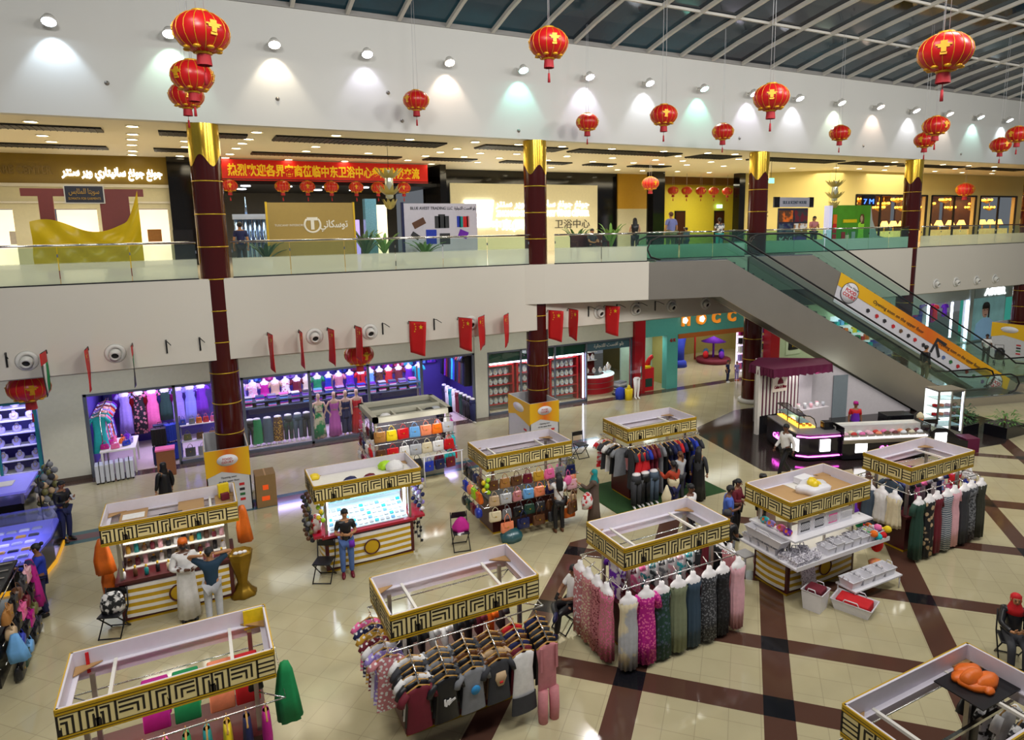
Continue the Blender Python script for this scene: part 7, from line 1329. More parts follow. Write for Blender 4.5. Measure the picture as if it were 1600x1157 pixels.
for i, (lb, p, s_, c) in enumerate((('black till on the sweet shop counter corner', (18.55, 14.6, .96), (.16, .14, .13), 'black'), ('black scale with a hoop on the sweet shop counter', (18.95, 14.55, .96), (.2, .16, .03), 'black'), ('black cash desk behind the ice cream counter', (22.4, 14.75, 0), (.5, .3, .45), 'black'))):
    o = tag(MB().box(-s_[0], s_[0], -s_[1], s_[1], 0, s_[2]*2).build('till' if i == 0 else 'scale' if i == 1 else 'cash_desk', SD, None, p, ia, .02), lb, ['till', 'scale', 'desk'][i])
bc = tag(MB().prism([(19.5, 16.55), (21.0, 16.45), (21.03, 16.95), (19.53, 17.05)], 0, .95).build('back_counter', mat('stall_white', 'ccc4c8', .5)), 'white back counter of cups against the striped stall wall', 'counter')
for i in range(9): tag(MB().lathe([(.001, 0), (.05, 0), (.065, .16), (.05, .16), (.001, .14)], 12).build('cup_stack', fab(['white', 'pale pink', 'silver'][i % 3], .4), None, (19.65+.15*i, 16.72-.012*i+.15*(i % 2), .95)), '%s cups on the white back counter of the stall, %s along' % (['white', 'pink', 'grey'][i % 3], ORD[i]), 'cups', 'cups on the back counter')
tag(MB().box(-.35, .35, -.12, .12, 0, .04).build('tray', SD, None, (22.55, 13.65, .93), ia), 'black tray on top of the counter near the display fridge', 'tray'); tag(MB().box(-.3, .3, -.12, .12, 0, .93).build('counter_block', SD, None, (22.55, 13.68, 0), ia), 'black counter block under the black tray', 'counter')
# planters
def bushy(label, p, r_, h, col, kind='shrub', n=90):
    t = thing('potted_plant', label, 'plant', p); MB().box(-r_*.9, r_*.9, -r_*.6, r_*.6, 0, .42).build('planter', SD, t)
    q = MB(); rnd = random.Random(int(p[0]*10))
    for i in range(n):
        a = rnd.uniform(0, 2*PI); rr = r_*math.sqrt(rnd.random()); z = .4+h*rnd.random()*(1-.4*rr/r_); x, y = rr*math.cos(a), rr*math.sin(a)*.7; L = rnd.uniform(.12, .26); a2 = a+rnd.uniform(-.6, .6); dz = rnd.uniform(-.05, .14); wx, wy = -math.sin(a2)*.035, math.cos(a2)*.035
        q.add([(x-wx*.3, y-wy*.3, z), (x+wx*.3, y+wy*.3, z), (x+math.cos(a2)*L*.5+wx, y+math.sin(a2)*L*.5+wy, z+dz), (x+math.cos(a2)*L, y+math.sin(a2)*L, z+dz*.4), (x+math.cos(a2)*L*.5-wx, y+math.sin(a2)*L*.5-wy, z+dz)], [(0, 1, 2, 4), (2, 3, 4)])
    q.build('foliage', mat('leaf_'+col, {'a': '2c5a24', 'b': '4a7a2a', 'c': '1e4a2c'}[col], .5, nz=.3), t)
    MB().cyl((0, 0, .3), (0, 0, .4+h*.6), .03).build('stem', fab('brown'), t); return t
bushy('dark leafy planter nearest the display fridge', (24.85, 13.8, 0), .55, .5, 'a'); bushy('brighter green planter at the outer corner of the dark floor', (26.1, 13.0, 0), .65, .5, 'b'); bushy('low green planter behind the display fridge by the escalator foot', (25.9, 14.5, 0), .55, .45, 'c')
# ================================================================ SIGN BOXES AROUND THE COLUMNS, CARDBOARD BOX
SGW = mat('signbox_white', 'c8c8cc', .4); SGY = OY
def signbox(label, x, y0, w_, h, d_):
    t = thing('sign_box', label, 'sign', (x, y0, 0)); 
    for nm, M_, W2 in (('front_panel', Matrix(), w_), ('side_panel', Matrix.Translation((-w_/2, d_/2, 0)) @ Matrix.Rotation(-PI/2, 4, 'Z'), d_), ('side_panel', Matrix.Translation((w_/2, d_/2, 0)) @ Matrix.Rotation(PI/2, 4, 'Z'), d_), ('back_panel', Matrix.Translation((0, d_, 0)) @ Matrix.Rotation(PI, 4, 'Z'), w_)):
        b = MB(M_); b.box(-W2/2, W2/2, 0, .03, 0, h).mt(1).prism([(-W2/2, h), (-W2/2, h*.58), (-W2*.15, h*.66), (W2*.2, h*.6), (W2/2, h*.54), (W2/2, h)], -.008, 0, 'y'); b.build(nm, [SGW, SGY], t)
        if nm in ('front_panel', 'side_panel'):
            e = MB(M_ @ Matrix.Translation((0, -.012, h*.83)) @ Matrix.Rotation(PI/2, 4, 'X')); e.ell([(0, 0, 0, W2*.24, h*.09), (0, 0, .01, W2*.24, h*.09)], 24); e.build('white_oval', mat('print_white', 'e8e4ea', .5), t)
            if nm == 'front_panel':
                text('FOOD', .09, INKR, t, (0, -.03, h*.835), name='oval_lettering', depth=.003); text('COURT', .09, INKR, t, (0, -.03, h*.785), name='oval_lettering', depth=.003); text('Opening soon', .07, INK, t, (0, -.01, h*.55), name='panel_lettering', depth=.003); text('on the upper floor', .07, INK, t, (0, -.01, h*.49), name='panel_lettering', depth=.003)
            mk = MB(M_)
            for i in range(4): mk.mt(i % 3).box(W2*.22, W2*.34, -.008, 0, h*(.16+.08*i), h*(.2+.08*i))
            mk.build('printed_marks', [INKR, INKG, INK], t)
    return t
signbox('yellow and white food court sign box at the foot of the first column', .45, 19.55, 1.12, 1.85, 1.95); signbox('yellow and white food court sign box at the foot of the second column', 10.6, 19.8, 1.15, 1.75, 1.75); signbox('wide food court sign box beyond the escalators', 42.0, 19.6, 2.4, 2.0, 1.9)
t = thing('cardboard_box', 'brown cardboard box with orange marks beside the first column sign box', 'box', (1.38, 19.75, 0)); MB().box(-.27, .27, -.3, .3, 0, .95).build('carton', mat('cardboard', '8a6c44', .8, nz=.1), t); MB().at((0, -.305, 0)).box(-.09, .06, -.004, .0, .52, .66).box(-.13, .08, -.004, 0, .2, .33).build('printed_mark', mat('fluor_orange', 'ff5a1a', .5, em=.2), t); MB().box(-.02, .02, -.303, .303, .94, .953).build('tape', TAN, t)
# ================================================================ WHITE HANDBAG KIOSK
jx, jy = 5.7, 20.1; JM = mat('offwhite_kiosk', 'b8b4a2', .45)
t = thing('handbag_kiosk', 'off white kiosk with a flat tray roof covered in handbags', 'kiosk', (jx, jy, 0))
MB().box(-1.05, 1.05, -.55, .55, 0, .55).build('cabinet', JM, t); MB().box(-1.2, 1.2, -.75, .75, .55, .62).build('worktop', JM, t); MB().box(-1.0, 1.0, -.1, .1, .62, 2.05).build('core_panel', mat('lit_panel_soft', '4a4850', .5, em=.02), t)
fr = MB()
for (x0, x1, y0, y1) in ((-1.25, 1.25, -1.0, -.85), (-1.25, 1.25, .85, 1.0), (-1.25, -1.1, -1, 1), (1.1, 1.25, -1, 1), (-1.1, 1.1, -.2, -.08)): fr.box(x0, x1, y0, y1, 2.08, 2.24)
fr.build('roof_frame', JM, t); MB().box(-1.1, 1.1, -.85, .85, 2.08, 2.1).build('roof_tray', mat('tray_grey', '6c6e62', .5), t)
for x in (-.5, .35): MB().box(x-.03, x+.03, -.85, -.2, 2.1, 2.2).build('tray_divider', JM, t)
for sx in (-1.15, 1.15):
    for sy in (-.8, .8): MB().box(sx-.04, sx+.04, sy-.04, sy+.04, .6, 2.1).build('post', JM, t)
for z, o_ in ((1.95, .05), (1.4, .1), (.95, .15)): MB().tube([(-1.2-o_, -.9-o_, z), (1.2+o_, -.9-o_, z), (1.2+o_, .9, z), (-1.2-o_, .9, z)], .012, 6, True).build('display_rail', CHROME, t)
for sx in (-1, 1): lamp('bag_kiosk_lamp', 'AREA', (jx+sx*.6, jy-.5, 2.04), 12, (1, .98, .95), .8, .3); lamp('bag_kiosk_lamp_low', 'AREA', (jx+sx*.7, jy-1.6, 2.3), 7, (1, .98, .95), .6, .3, aim=(jx+sx*.7, jy-.9, 1.0))
JB = [['tan', 'yellow', 'red', 'sky blue', 'coral', 'orange', 'silver'], ['brown', 'red', 'white', 'silver', 'cream', 'white', 'red'], ['brown', 'orange', 'black', 'charcoal', 'silver', 'maroon', 'turquoise']]
for r_, (z, o_) in enumerate(((1.95, .05), (1.4, .1), (.95, .15))):
    for i in range(7): handbag('%s handbag on the off white kiosk front, %s row down, %s along' % (JB[r_][i], ORD[r_], ORD[i]), (jx-1.08+i*.36, jy-.92-o_, z-.013), .08*(i % 3-1), JB[r_][i], .35, .32, .13, .14, 'handbags on the off white kiosk front', (i+r_) % 2)
    for i in range(4):
        c = [['black', 'maroon', 'white', 'pink'], ['red', 'white', 'navy', 'maroon'], ['orange', 'pink', 'maroon', 'white']][r_][i]; handbag('%s handbag on the off white kiosk window end, %s row down, %s along' % (c, ORD[r_], ORD[i]), (jx-1.22-o_, jy-.7+.42*i, z-.013), -PI/2, c, .28, .24, .1, .15, 'handbags on the window end', 1)
        c = [['magenta', 'white', 'black', 'navy'], ['turquoise', 'white', 'black', 'magenta'], ['red', 'navy', 'blue', 'maroon']][r_][i]; handbag('%s handbag on the off white kiosk far end, %s row down, %s along' % (c, ORD[r_], ORD[i]), (jx+1.22+o_, jy-.7+.42*i, z-.013), PI/2, c, .3, .26, .11, .18, 'handbags on the far end of the off white kiosk', i % 2)
bs_ = thing('bag_rack', 'white bar holding blue and red bags in front of the off white kiosk', 'rack', (6.35, 18.6, 0)); MB().cyl((-.6, 0, .95), (.75, .1, .95), .02).cyl((-.55, 0, 0), (-.55, 0, .95), .02).cyl((.7, .1, 0), (.7, .1, .95), .02).build('bar', PW, bs_)
for i, c in enumerate(('blue', 'navy', 'maroon')): handbag('%s handbag on the white bar before the off white kiosk' % c, (5.95+.36*i, 18.62+.03*i, .938), .1, c, .3, .3, .13, .14, None, 0)
for i, (c, x, y, n_) in enumerate((('black', .7, -.55, 'pair of black shoes'), ('silver', .95, -.5, 'silver case'), ('white', -.85, -.5, 'white folded sack'))): tag(MB().ell([(0, 0, 0, .16, .13), (0, 0, .06, .17, .14), (0, 0, .11, .1, .08), (0, 0, .12, .02, .02)], 12).build('bundle', fab(c, .4), None, (jx+x*.9, jy+y, 2.1)), n_+' lying in the roof tray of the off white kiosk', 'bundle')
# ================================================================ KIOSKS AT THE LEFT EDGE
VL = mat('lit_violet', '6c68c8', .4, em=.5); GLD = mat('gold_edge_light', 'e8a824', .4, em=.5)
t = thing('jewellery_showcase', 'low glowing violet glass showcase edged in gold at the left side', 'showcase', (-4.6, 18.15, 0))
pl_ = [(-1.2, -.95), (.9, -.95), (1.12, .3), (1.12, 1.6), (-1.2, 1.6)]
MB().prism(pl_, .1, .62).build('body', SD, t); MB().prism([(x*1.02, y*1.02) for x, y in pl_], 0, .1).build('gold_edge', GLD, t); MB().prism([(x*.96, y*.96) for x, y in pl_], .62, .68).build('lit_deck', VL, t)
MB().prism([(x*.97, y*.97) for x, y in pl_], .98, 1.0).build('glass_top', glass('violet_glass', (.85, .88, 1), .1), t)
for i in range(5):
    a, c = pl_[i], pl_[(i+1) % 5]; MB().prism([a, c, (c[0]*.99, c[1]*.99), (a[0]*.99, a[1]*.99)], .62, 1.0).build('side_pane', glass('violet_glass', (.85, .88, 1), .1), t)
lamp('showcase_lamp', 'AREA', (-4.4, 18.2, .95), 16, (.6, .55, 1), 1.4, 1.4)
for r_ in range(5):
    for i in range(7):
        c = ['silver', 'gold', 'white', 'charcoal'][(r_+i*2) % 4]; tag(MB().box(-.1, .1, -.05, .05, 0, .03).box(-.08, .08, -.03, .03, .03, .045).build('jewellery_tray', leather(c), None, (-5.4+i*.25, 17.55+r_*.4, .682), 0), '%s jewellery tray in the violet showcase, %s row back, %s along' % (c, ORD[r_], ORD[i]), 'jewellery tray', 'trays in the violet showcase')
t = thing('jewellery_counter', 'dark counter with a white edged tray roof behind the violet showcase', 'counter', (-5.5, 21.3, 0)); MB().box(-1.2, 1.1, -.7, .7, 0, .9).build('body', SD, t); MB().box(-1.25, 1.2, -.8, .8, 1.2, 1.26).build('tray_roof', VL, t)
for sx in (-1.15, 1.1): MB().box(sx-.03, sx+.03, -.75, -.7, .9, 1.2).build('post', STEEL, t)
tag(MB().box(-.25, .25, -.2, .2, 0, .02).build('white_sheet', WHITE, None, (-4.95, 21.3, 1.262)), 'white sheet on the tray roof of the dark jewellery counter', 'sheet')
for i, (x, y) in enumerate(((-4.1, 21.2), (-3.95, 21.8), (-4.15, 22.4))): strand('string of grey scarves and charms by the teal framed window, %s' % ORD[i], (x, y, 1.35), ['grey', 'olive', 'charcoal', 'beige'], 1.1, 14, sz=.08)
tag(MB().cyl((-4.12, 21.0, 1.37), (-4.12, 22.7, 1.37), .015).cyl((-4.12, 21.02, 0), (-4.12, 21.02, 1.37), .02).cyl((-4.12, 22.68, 0), (-4.12, 22.68, 1.37), .02).build('charm_rail', DARKM), 'dark rail carrying strings of scarves by the teal framed window', 'rail')
for i in range(3): tag(MB().lathe([(.001, 0), (.12, 0), (.14, .03), (.08, .05), (.001, .05)], 12).build('bowl', SD, None, (-5.9+.4*i, 20.75, .902)), 'black bowl on the dark jewellery counter, %s along' % ORD[i], 'bowl', 'bowls on the dark counter')
hk = thing('hat_kiosk', 'dark kiosk heaped with bags and hats at the left edge', 'kiosk', (-4.4, 14.4, 0)); MB().box(-.85, .85, -.9, .9, 0, .8).build('cabinet', SD, hk); MB().box(-.9, .9, -.95, .95, 1.5, 1.54).build('roof_grid', DARKM, hk)
for sx in (-.8, .8):
    for sy in (-.85, .85): MB().box(sx-.03, sx+.03, sy-.03, sy+.03, .8, 1.5).build('post', DARKM, hk)
for k in range(6): MB().cyl((-.85, -.8+.32*k, 1.56), (.85, -.8+.32*k, 1.56), .015, 6).build('roof_bar', STEEL, hk)
for k in range(4): MB().cyl((.95, -.9, .42+.36*k), (.95, .9, .42+.36*k), .012, 6).build('side_bar', CHROME, hk); MB().cyl((-.9, -1.0, .42+.36*k), (.9, -1.0, .42+.36*k), .012, 6).build('side_bar', CHROME, hk)
HB = ['tan', 'black', 'brown', 'charcoal', 'pale pink', 'beige', 'black', 'pink', 'maroon', 'black', 'charcoal', 'blue', 'black', 'magenta', 'olive', 'black', 'dark green', 'sky blue', 'black', 'charcoal']
for i, c in enumerate(HB):
    r_, q = i//5, i % 5; handbag('%s bag on the hall side of the hat kiosk, %s row down, %s along' % (c, ORD[r_], ORD[q]), (-3.37+.02*r_, 13.65+.38*q, 1.5-.36*r_-.013), PI/2, c, .34, .25, .14, .1, 'bags on the hat kiosk', i % 3)
for i in range(12):
    c = ['tan', 'black', 'brown', 'beige', 'charcoal', 'pale pink', 'black', 'charcoal', 'tan', 'black', 'maroon', 'olive'][i]; handbag('%s bag on the near end of the hat kiosk, %s row, %s along' % (c, 'upper' if i < 6 else 'lower', ORD[i % 6]), (-5.15+.3*(i % 6), 13.36, (1.49 if i < 6 else 1.13)), 0, c, .3, .28, .14, .1, 'bags on the near end of the hat kiosk', i % 3)
for i, (c, x, y) in enumerate((('tan', -3.85, 14.1), ('charcoal', -4.15, 14.7), ('brown', -4.45, 14.0), ('black', -3.95, 15.1), ('beige', -4.75, 14.6))):
    t = thing('hat', '%s hat lying on top of the hat kiosk, %s along' % (c, ORD[i]), 'hat', (x, y, 1.575), 0, 'hats on the hat kiosk'); MB().lathe([(.001, .0), (.2, 0), (.2, .012), (.11, .02), (.1, .12), (.06, .14), (.001, .14)], 18).build('crown', fab(c), t)
drape('magenta and navy scarf at the hall corner of the hat kiosk', (-3.36, 15.45, 1.45), prn('magenta', 'navy', 'noise', 4), 1.0, .14); drape('sky blue cloth low at the hall corner of the hat kiosk', (-3.28, 13.5, .95), fab('sky blue'), .5, .14)
# ================================================================ UPPER GALLERY CONTENTS
GL = 6.503
Y1 = 30.38
sg = thing('gold_shop_sign', 'gold shop band with worn Latin letters and glowing white Arabic script', 'sign', (-3.2, Y1, 10.0)); text('SANITARY WARE CENTER', .4, mat('worn_bronze', '8c7440', .4, .6), sg, (-2.75, -.01, .02), name='latin_lettering', width=3.4, bold=.012); text(AR1, .42, mat('lit_white_soft', 'ffffff', .5, em=2.2, nz=0), sg, (.88, -.02, -.02), name='arabic_lettering', width=3.3, bold=.022)
t = thing('fabric_screen', 'crumpled yellow cloth slung across a maroon frame on the gallery', 'cloth screen', (-2.6, 23.8, GL)); FRM = mat('maroon_frame', '7c3430', .5)
MB().box(-1.55, 1.5, -.05, .05, 2.4, 2.62).build('top_beam', FRM, t); MB().box(-1.15, -.8, -.06, .06, 0, 2.4).box(.35, 1.1, -.06, .06, 0, 2.4).build('post', FRM, t)
n = 40; rows = []
for j in range(13):
    v = j/12; row = []
    for i in range(n+1):
        u = i/n; x = -1.4+2.75*u; top = 1.55+.32*math.sin(u*PI*2.2+.7)*.6+(.85*max(0, (u-.86)/.14)**1.5); z = .25+(top-.25)*(1-v); y = -.18+.07*math.sin(9*u+6*v+7*u*v)+.045*math.sin(21*u-11*v); row.append((x, y, z))
    rows.append(row)
q = MB(); q.loft(rows, False, False); q.loft([[(x, y+.015, z) for x, y, z in r_] for r_ in rows], False, False); q.build('cloth', mat('yellow_satin', 'd2b60e', .4, nz=.1, ns=3), t)
t = thing('notice_plate', 'black plate with gold Arabic and Latin lettering above the yellow cloth', 'notice', (-2.6, 23.65, 8.97)); MB().box(-.47, .47, 0, .04, -.25, .22).build('plate', mat('navy_plate', '14162a', .4), t); MB().box(-.5, .5, .01, .05, -.28, .25).build('white_border', WHITE, t); text(AR2, .22, fab('gold'), t, (0, -.01, .0), name='arabic_lettering', width=.75); text('SUWAITA FOR GARMENTS', .1, fab('gold'), t, (0, -.01, -.17), name='latin_lettering', width=.8)
rb = thing('red_banner', 'long red banner with yellow Chinese characters over the gallery corridor', 'banner', (5.7, 29.84, 10.28)); MB().box(-4.4, 4.35, 0, .03, -.42, .41).build('cloth', mat('banner_red', 'd81c10', .5, em=.12), rb); text('热烈欢迎各界客商莅临中东卫浴中心参观洽谈交流', .5, mat('banner_gold', 'f4c81c', .5, em=.25), rb, (-.05, -.02, -.19), name='lettering', width=8.0, bold=.014)
for i in range(7): lantern('small red lantern under the red banner, %s from the first column' % ORD[i], ((1.66, 3.66, 4.65, 5.63, 6.68, 7.63, 8.79)[i], 29.5, 9.62), .62, i, .03, 'lanterns under the red banner')
struct(MB().box(1.3, 10.1, 29.44, 29.56, 9.87, 9.9).build('trim_banner_beam', DARKM))
for i in range(5): lantern('small red lantern in the lime niche, %s from the black pillar' % ORD[i], ((25.2, 26.2, 27.28, 28.27, 29.35)[i], 31, 9.76), .62, i, .98, 'lanterns in the lime niche')
lantern('plain red lantern hanging alone before the black pillar', (19.77, 26, 9.76), .8, 0, .98, 'plain lanterns on the gallery', False, mat('lantern_plain', 'c81a1c', .4)); lantern('plain flat red lantern before the lamp shop', (41.4, 24, 9.6), 1.0, 0, 1.1, 'plain lanterns on the gallery', False, mat('lantern_plain', 'c81a1c', .4))
t = thing('hoarding', 'ochre hoarding with a white letter T emblem and Arabic script on the gallery', 'hoarding', (3.85, 23.9, GL)); MB().box(-1.45, 1.42, 0, .08, 0, 2.24).build('panel', mat('ochre_hoarding', 'a88c3e', .45, nz=.05), t); MB().box(-1.48, -1.42, -.02, .1, 0, 2.26).box(1.4, 1.46, -.02, .1, 0, 2.26).build('edge_post', GOLD, t)
SW2 = mat('silver_letter', 'd4cfc0', .4, em=.2); text('T', .52, SW2, t, (0, -.02, 1.36), name='emblem_letter', bold=.03); q = MB(); q.tube([(.26*math.cos(a), -.02, 1.5+.26*math.sin(a)) for a in (PI*.75+1.5*PI*i/20 for i in range(21))], .035, 6); q.build('emblem_ring', SW2, t); text(AR3, .34, SW2, t, (.72, -.02, 1.4), name='arabic_lettering', width=.95, bold=.008); text('TUSCANY INTERIORS', .1, SW2, t, (-.75, -.02, 1.45), name='latin_lettering', width=.95)
t = thing('phone_board', 'pale display board printed with phone cases and a line of lettering', 'display board', (8.33, 23.4, GL)); MB().box(-1.42, 1.42, 0, .08, .2, 2.2).build('panel', mat('board_lilac', 'c8c4d4', .4), t); MB().box(-1.48, -1.4, -.03, .1, 0, 2.24).build('edge_post', fab('navy', .3), t); MB().box(-.9, -.8, .02, .3, 0, .22).box(.8, .9, .02, .3, 0, .22).build('foot', STEEL, t)
text('BLUE AVEST TRADING LLC', .15, INK, t, (-.35, -.01, 1.98), name='latin_lettering', width=1.6); text(AR4, .16, INK, t, (.95, -.01, 1.98), name='arabic_lettering', width=.85)
for nm, c, x, z, w_, h_, ro_ in (('printed_case', 'brown', -.85, 1.5, .24, .12, -.45), ('printed_case', 'charcoal', -.15, 1.53, .1, .22, 0), ('printed_case', 'black', .02, 1.56, .13, .25, 0), ('printed_case', 'charcoal', .2, 1.53, .1, .22, 0), ('printed_case', 'blue', .68, 1.54, .07, .2, 0), ('printed_case', 'teal', .78, 1.53, .07, .2, 0), ('printed_case', 'red', .95, 1.53, .1, .2, 0), ('printed_case', 'dusty rose', 1.05, 1.54, .05, .2, 0), ('printed_screen', 'blue', -.4, 1.0, .2, .26, 0), ('printed_screen', 'charcoal', .12, .92, .2, .2, 0), ('printed_gadget', 'purple', .85, 1.08, .18, .13, .4), ('printed_gadget', 'charcoal', -1.0, 1.05, .16, .09, .6)): MB().at((x, 0, z), (0, ro_, 0)).box(-w_, w_, -.012, 0, -h_, h_).build(nm, fab(c, .4), t)
# lit cream sign wall
t = thing('lit_wall_sign', 'cream wall panel with glowing logo, glowing script lines and dark characters', 'sign', (16.4, 32.2, GL)); MB().box(-4.4, 4.4, 0, .08, 0, 3.56).build('panel', mat('cream_panel', 'd8cda4', .5, em=.3), t)
MB().at((0, -.06, 0)).prism([(-3.7, 2.7), (-2.05, 2.7), (-2.25, 1.35), (-3.1, 1.35), (-3.2, 1.5), (-2.5, 1.55), (-2.4, 2.4), (-3.6, 2.45)], -.03, .03, 'y').build('lit_logo', LITW, t); MB().at((-2.85, -.06, 1.95), (PI/2, 0, 0)).tube([(.26*math.cos(a), .32*math.sin(a), 0) for a in (2*PI*i/20 for i in range(20))], .09, 8, True).build('lit_logo_ring', LITW, t)
LW2 = MATS['lit_white_soft']; text(AR1, .5, LW2, t, (.95, -.05, 2.38), name='arabic_lettering', width=5.75, bold=.008); text('ZHONGDONG SANITARY WARE CENTER', .42, LW2, t, (.95, -.05, 1.88), name='latin_lettering', width=5.75, bold=.02); text('中東(国际)', .58, LW2, t, (-.85, -.05, 1.22), name='lit_characters', width=2.6, bold=.02); text('卫浴中心', .52, mat('dark_character', '4a4238', .5), t, (2.72, -.05, 1.25), name='dark_characters', width=2.25)
t = thing('wooden_bench', 'dark red wooden bench against the glowing cream wall', 'bench', (14.35, 22.75, GL)); MB().box(-.75, .75, -.25, .3, .42, .47).build('seat', mat('bench_wood', '4a1c14', .35), t); MB().box(-.75, .75, .26, .31, .47, .95).build('backrest', mat('bench_wood', '4a1c14', .35), t)
for x in (-.72, .72): MB().box(x-.03, x+.03, -.25, -.19, 0, .68).box(x-.03, x+.03, .25, .31, 0, .95).box(x-.03, x+.03, -.25, .3, .66, .7).build('arm_frame', mat('bench_wood', '4a1c14', .35), t)
def palm(label, p, h=1.2, n=16, col='c'):
    t = thing('potted_palm', label, 'plant', p); MB().lathe([(.001, 0), (.17, 0), (.22, .34), (.19, .34), (.001, .3)], 16).build('pot', PW, t); q = MB(); rnd = random.Random(int(p[0]*7))
    for i in range(n):
        a = 2*PI*i/n+rnd.uniform(-.2, .2); L = rnd.uniform(.45, .75); hh = h*rnd.uniform(.55, 1); P = [Vector((math.cos(a)*L*u, math.sin(a)*L*u, .3+hh*u*(1.55-.75*u))) for u in (0, .25, .5, .75, 1)]; sd = Vector((-math.sin(a), math.cos(a), 0)); W = (.01, .06, .07, .05, .005)
        q.loft([[tuple(P[k]-sd*W[k]) for k in range(5)], [tuple(P[k]+Vector((0, 0, .02))) for k in range(5)], [tuple(P[k]+sd*W[k]) for k in range(5)]], False, False)
    q.build('fronds', mat('leaf_'+col, {'a': '2c5a24', 'b': '4a7a2a', 'c': '1e4a2c'}[col], .5, nz=.3), t); return t
palm('tall palm beside the glowing cream wall', (16.6, 24.6, GL), 1.5, 18, 'b'); palm('palm behind the wooden bench', (15.0, 24.9, GL), 1.2, 14, 'a'); palm('dark palm between the ochre hoarding and the phone board', (5.75, 24.4, GL), 1.3, 16, 'c'); palm('bright palm beside the blue glass pillar', (6.75, 25.6, GL), 1.1, 14, 'b'); palm('small plant at the first column end of the ochre hoarding', (2.25, 23.5, GL), .8, 12, 'c'); palm('plant in front of the phone board', (7.4, 22.6, GL), .7, 12, 'b')
gp = struct(MB().box(6.3, 6.75, 26.5, 26.9, 6.5, 9.0).build('wall_blue_glass_pillar', mat('blue_glass_tile', '5a8aa8', .1, nz=.3, ns=20)))
for i, (x, c, h) in enumerate(((6.05, 'lilac', .9), (7.2, 'cream', 1.5))): tag(MB().box(-.22, .22, -.03, .03, 0, h+.8).build('lit_poster', mat('lit_'+c, PAL[c], .5, em=1.3), None, (x, 27.5, GL)), '%s lit poster deep in the gallery corridor' % ('violet' if i == 0 else 'cream'), 'poster')
t = thing('bath_tub', 'white bath basin on a stand in the gallery corridor', 'basin', (6.7, 23.4, GL)); MB().ell([(0, 0, .18, .25, .18), (0, 0, .3, .32, .22), (0, 0, .42, .34, .24), (0, 0, .42, .3, .2), (0, 0, .3, .2, .15)], 18).build('bowl', PLASTER, t); MB().box(-.2, .2, -.1, .1, 0, .2).build('stand', DARKM, t)
SHN = mat('shiny_blue', '8aa8d8', .12, .9)
t = thing('shiny_tubes', 'bundle of shiny blue and silver tubes beside the first column upstairs', 'tubes', (2.0, 25.6, GL))
for i in range(7): MB().cyl((-.45+.15*i, .05*(i % 2), 0), (-.45+.15*i, .05*(i % 2), 1.75), .07, 12).build('tube', SHN, t)
MB().cyl((-.1, 0, 1.75), (-.1, 0, 2.5), .05, 10, .01).build('spire', SHN, t); MB().box(-.55, .55, -.1, .15, 1.72, 1.9).build('top_band', mat('haze_blue', '98a4c0', .4), t)
lamp('corridor_lamp', 'AREA', (5.5, 33, 9.6), 60, (1, .95, .9), 4, 2)
for i in range(9):
    tag(MB().lathe([(.001, 0), (.2, 0), (.2, .03), (.001, .03)], 14).build('corridor_downlight', mat('cool_glow', 'f0f6ff', .5, em=7, nz=0), None, (2.4+(i % 5)*1.7, 31.4+(i//5)*2.4, 9.715)), 'round white downlight in the dark corridor ceiling behind the red banner', 'ceiling light', 'corridor downlights')
# chandeliers of leaves
def leaf_chandelier(label, p):
    t = thing('chandelier', label, 'chandelier', p); LM = mat('chandelier_leaf', 'b8a860', .35, .3); 
    MB().cyl((0, 0, .05), (0, 0, 10.74-p[2]), .008, 5).build('cord', DARKM, t); MB().lathe([(.001, -.95), (.13, -.9), (.15, -.55), (.14, -.2), (.1, 0), (.001, .03)], 14).build('core', mat('chandelier_glass', 'c8ccb8', .1, .4), t)
    for z0, n, L in ((-.05, 12, .46), (-.6, 12, .44), (-1.05, 9, .26)):
        q = MB()
        for i in range(n):
            a = 2*PI*i/n; P = [Vector((math.cos(a)*L*u, math.sin(a)*L*u, z0-.22+.34*u*u)) for u in (.15, .4, .7, 1)]; sd = Vector((-math.sin(a), math.cos(a), 0)); W = (.05, .09, .075, .006)
            q.loft([[tuple(P[k]-sd*W[k]) for k in range(4)], [tuple(P[k]-Vector((0, 0, .02))) for k in range(4)], [tuple(P[k]+sd*W[k]) for k in range(4)]], False, False)
        q.build('leaf_tier', LM, t)
    return t
leaf_chandelier('crystal leaf chandelier in front of the red banner end', (6.2, 22.5, 9.75)); leaf_chandelier('golden leaf chandelier above the green stand', (28.2, 22.5, 9.75))
# exit signs, stands at the right
t = thing('exit_sign', 'small green exit sign hanging near the third column', 'exit sign', (25.5, 24, 9.85)); MB().box(-.2, .2, -.02, .02, -.12, .12).build('panel', mat('exit_green', '7ae8c8', .4, em=1.6), t); MB().cyl((0, 0, .12), (0, 0, .89), .01, 5).build('rod', DARKM, t)
t = thing('exit_sign', 'small lit exit sign above a door in the lime niche', 'exit sign', (31.4, 33.85, 8.95)); MB().box(-.22, .22, -.03, .03, -.1, .12).build('panel', mat('exit_pale', 'b8ffe0', .4, em=2.5), t); MB().box(-.02, .02, .03, .14, -.02, .02).build('bracket', DARKM, t)
t = thing('poster_stand', 'stand of dark photo posters under a white headed board', 'poster stand', (26.0, 23, GL)); MB().box(-.98, .98, -.02, .06, .0, 2.0).build('panel', mat('stand_dark', '2c2a3c', .4), t); MB().box(-1.0, 1.0, -.06, .02, 2.05, 2.5).build('header_board', mat('header_lilac', 'a8a8b8', .4), t); MB().box(1.0, 1.3, -.06, .02, 2.03, 2.52).box(-1.35, -1.0, -.06, .02, 2.03, 2.52).build('header_end', SD, t); text('SILK & SCENT HOUSE', .2, fab('slate', .4), t, (0, -.07, 2.2), name='lettering', width=1.6)
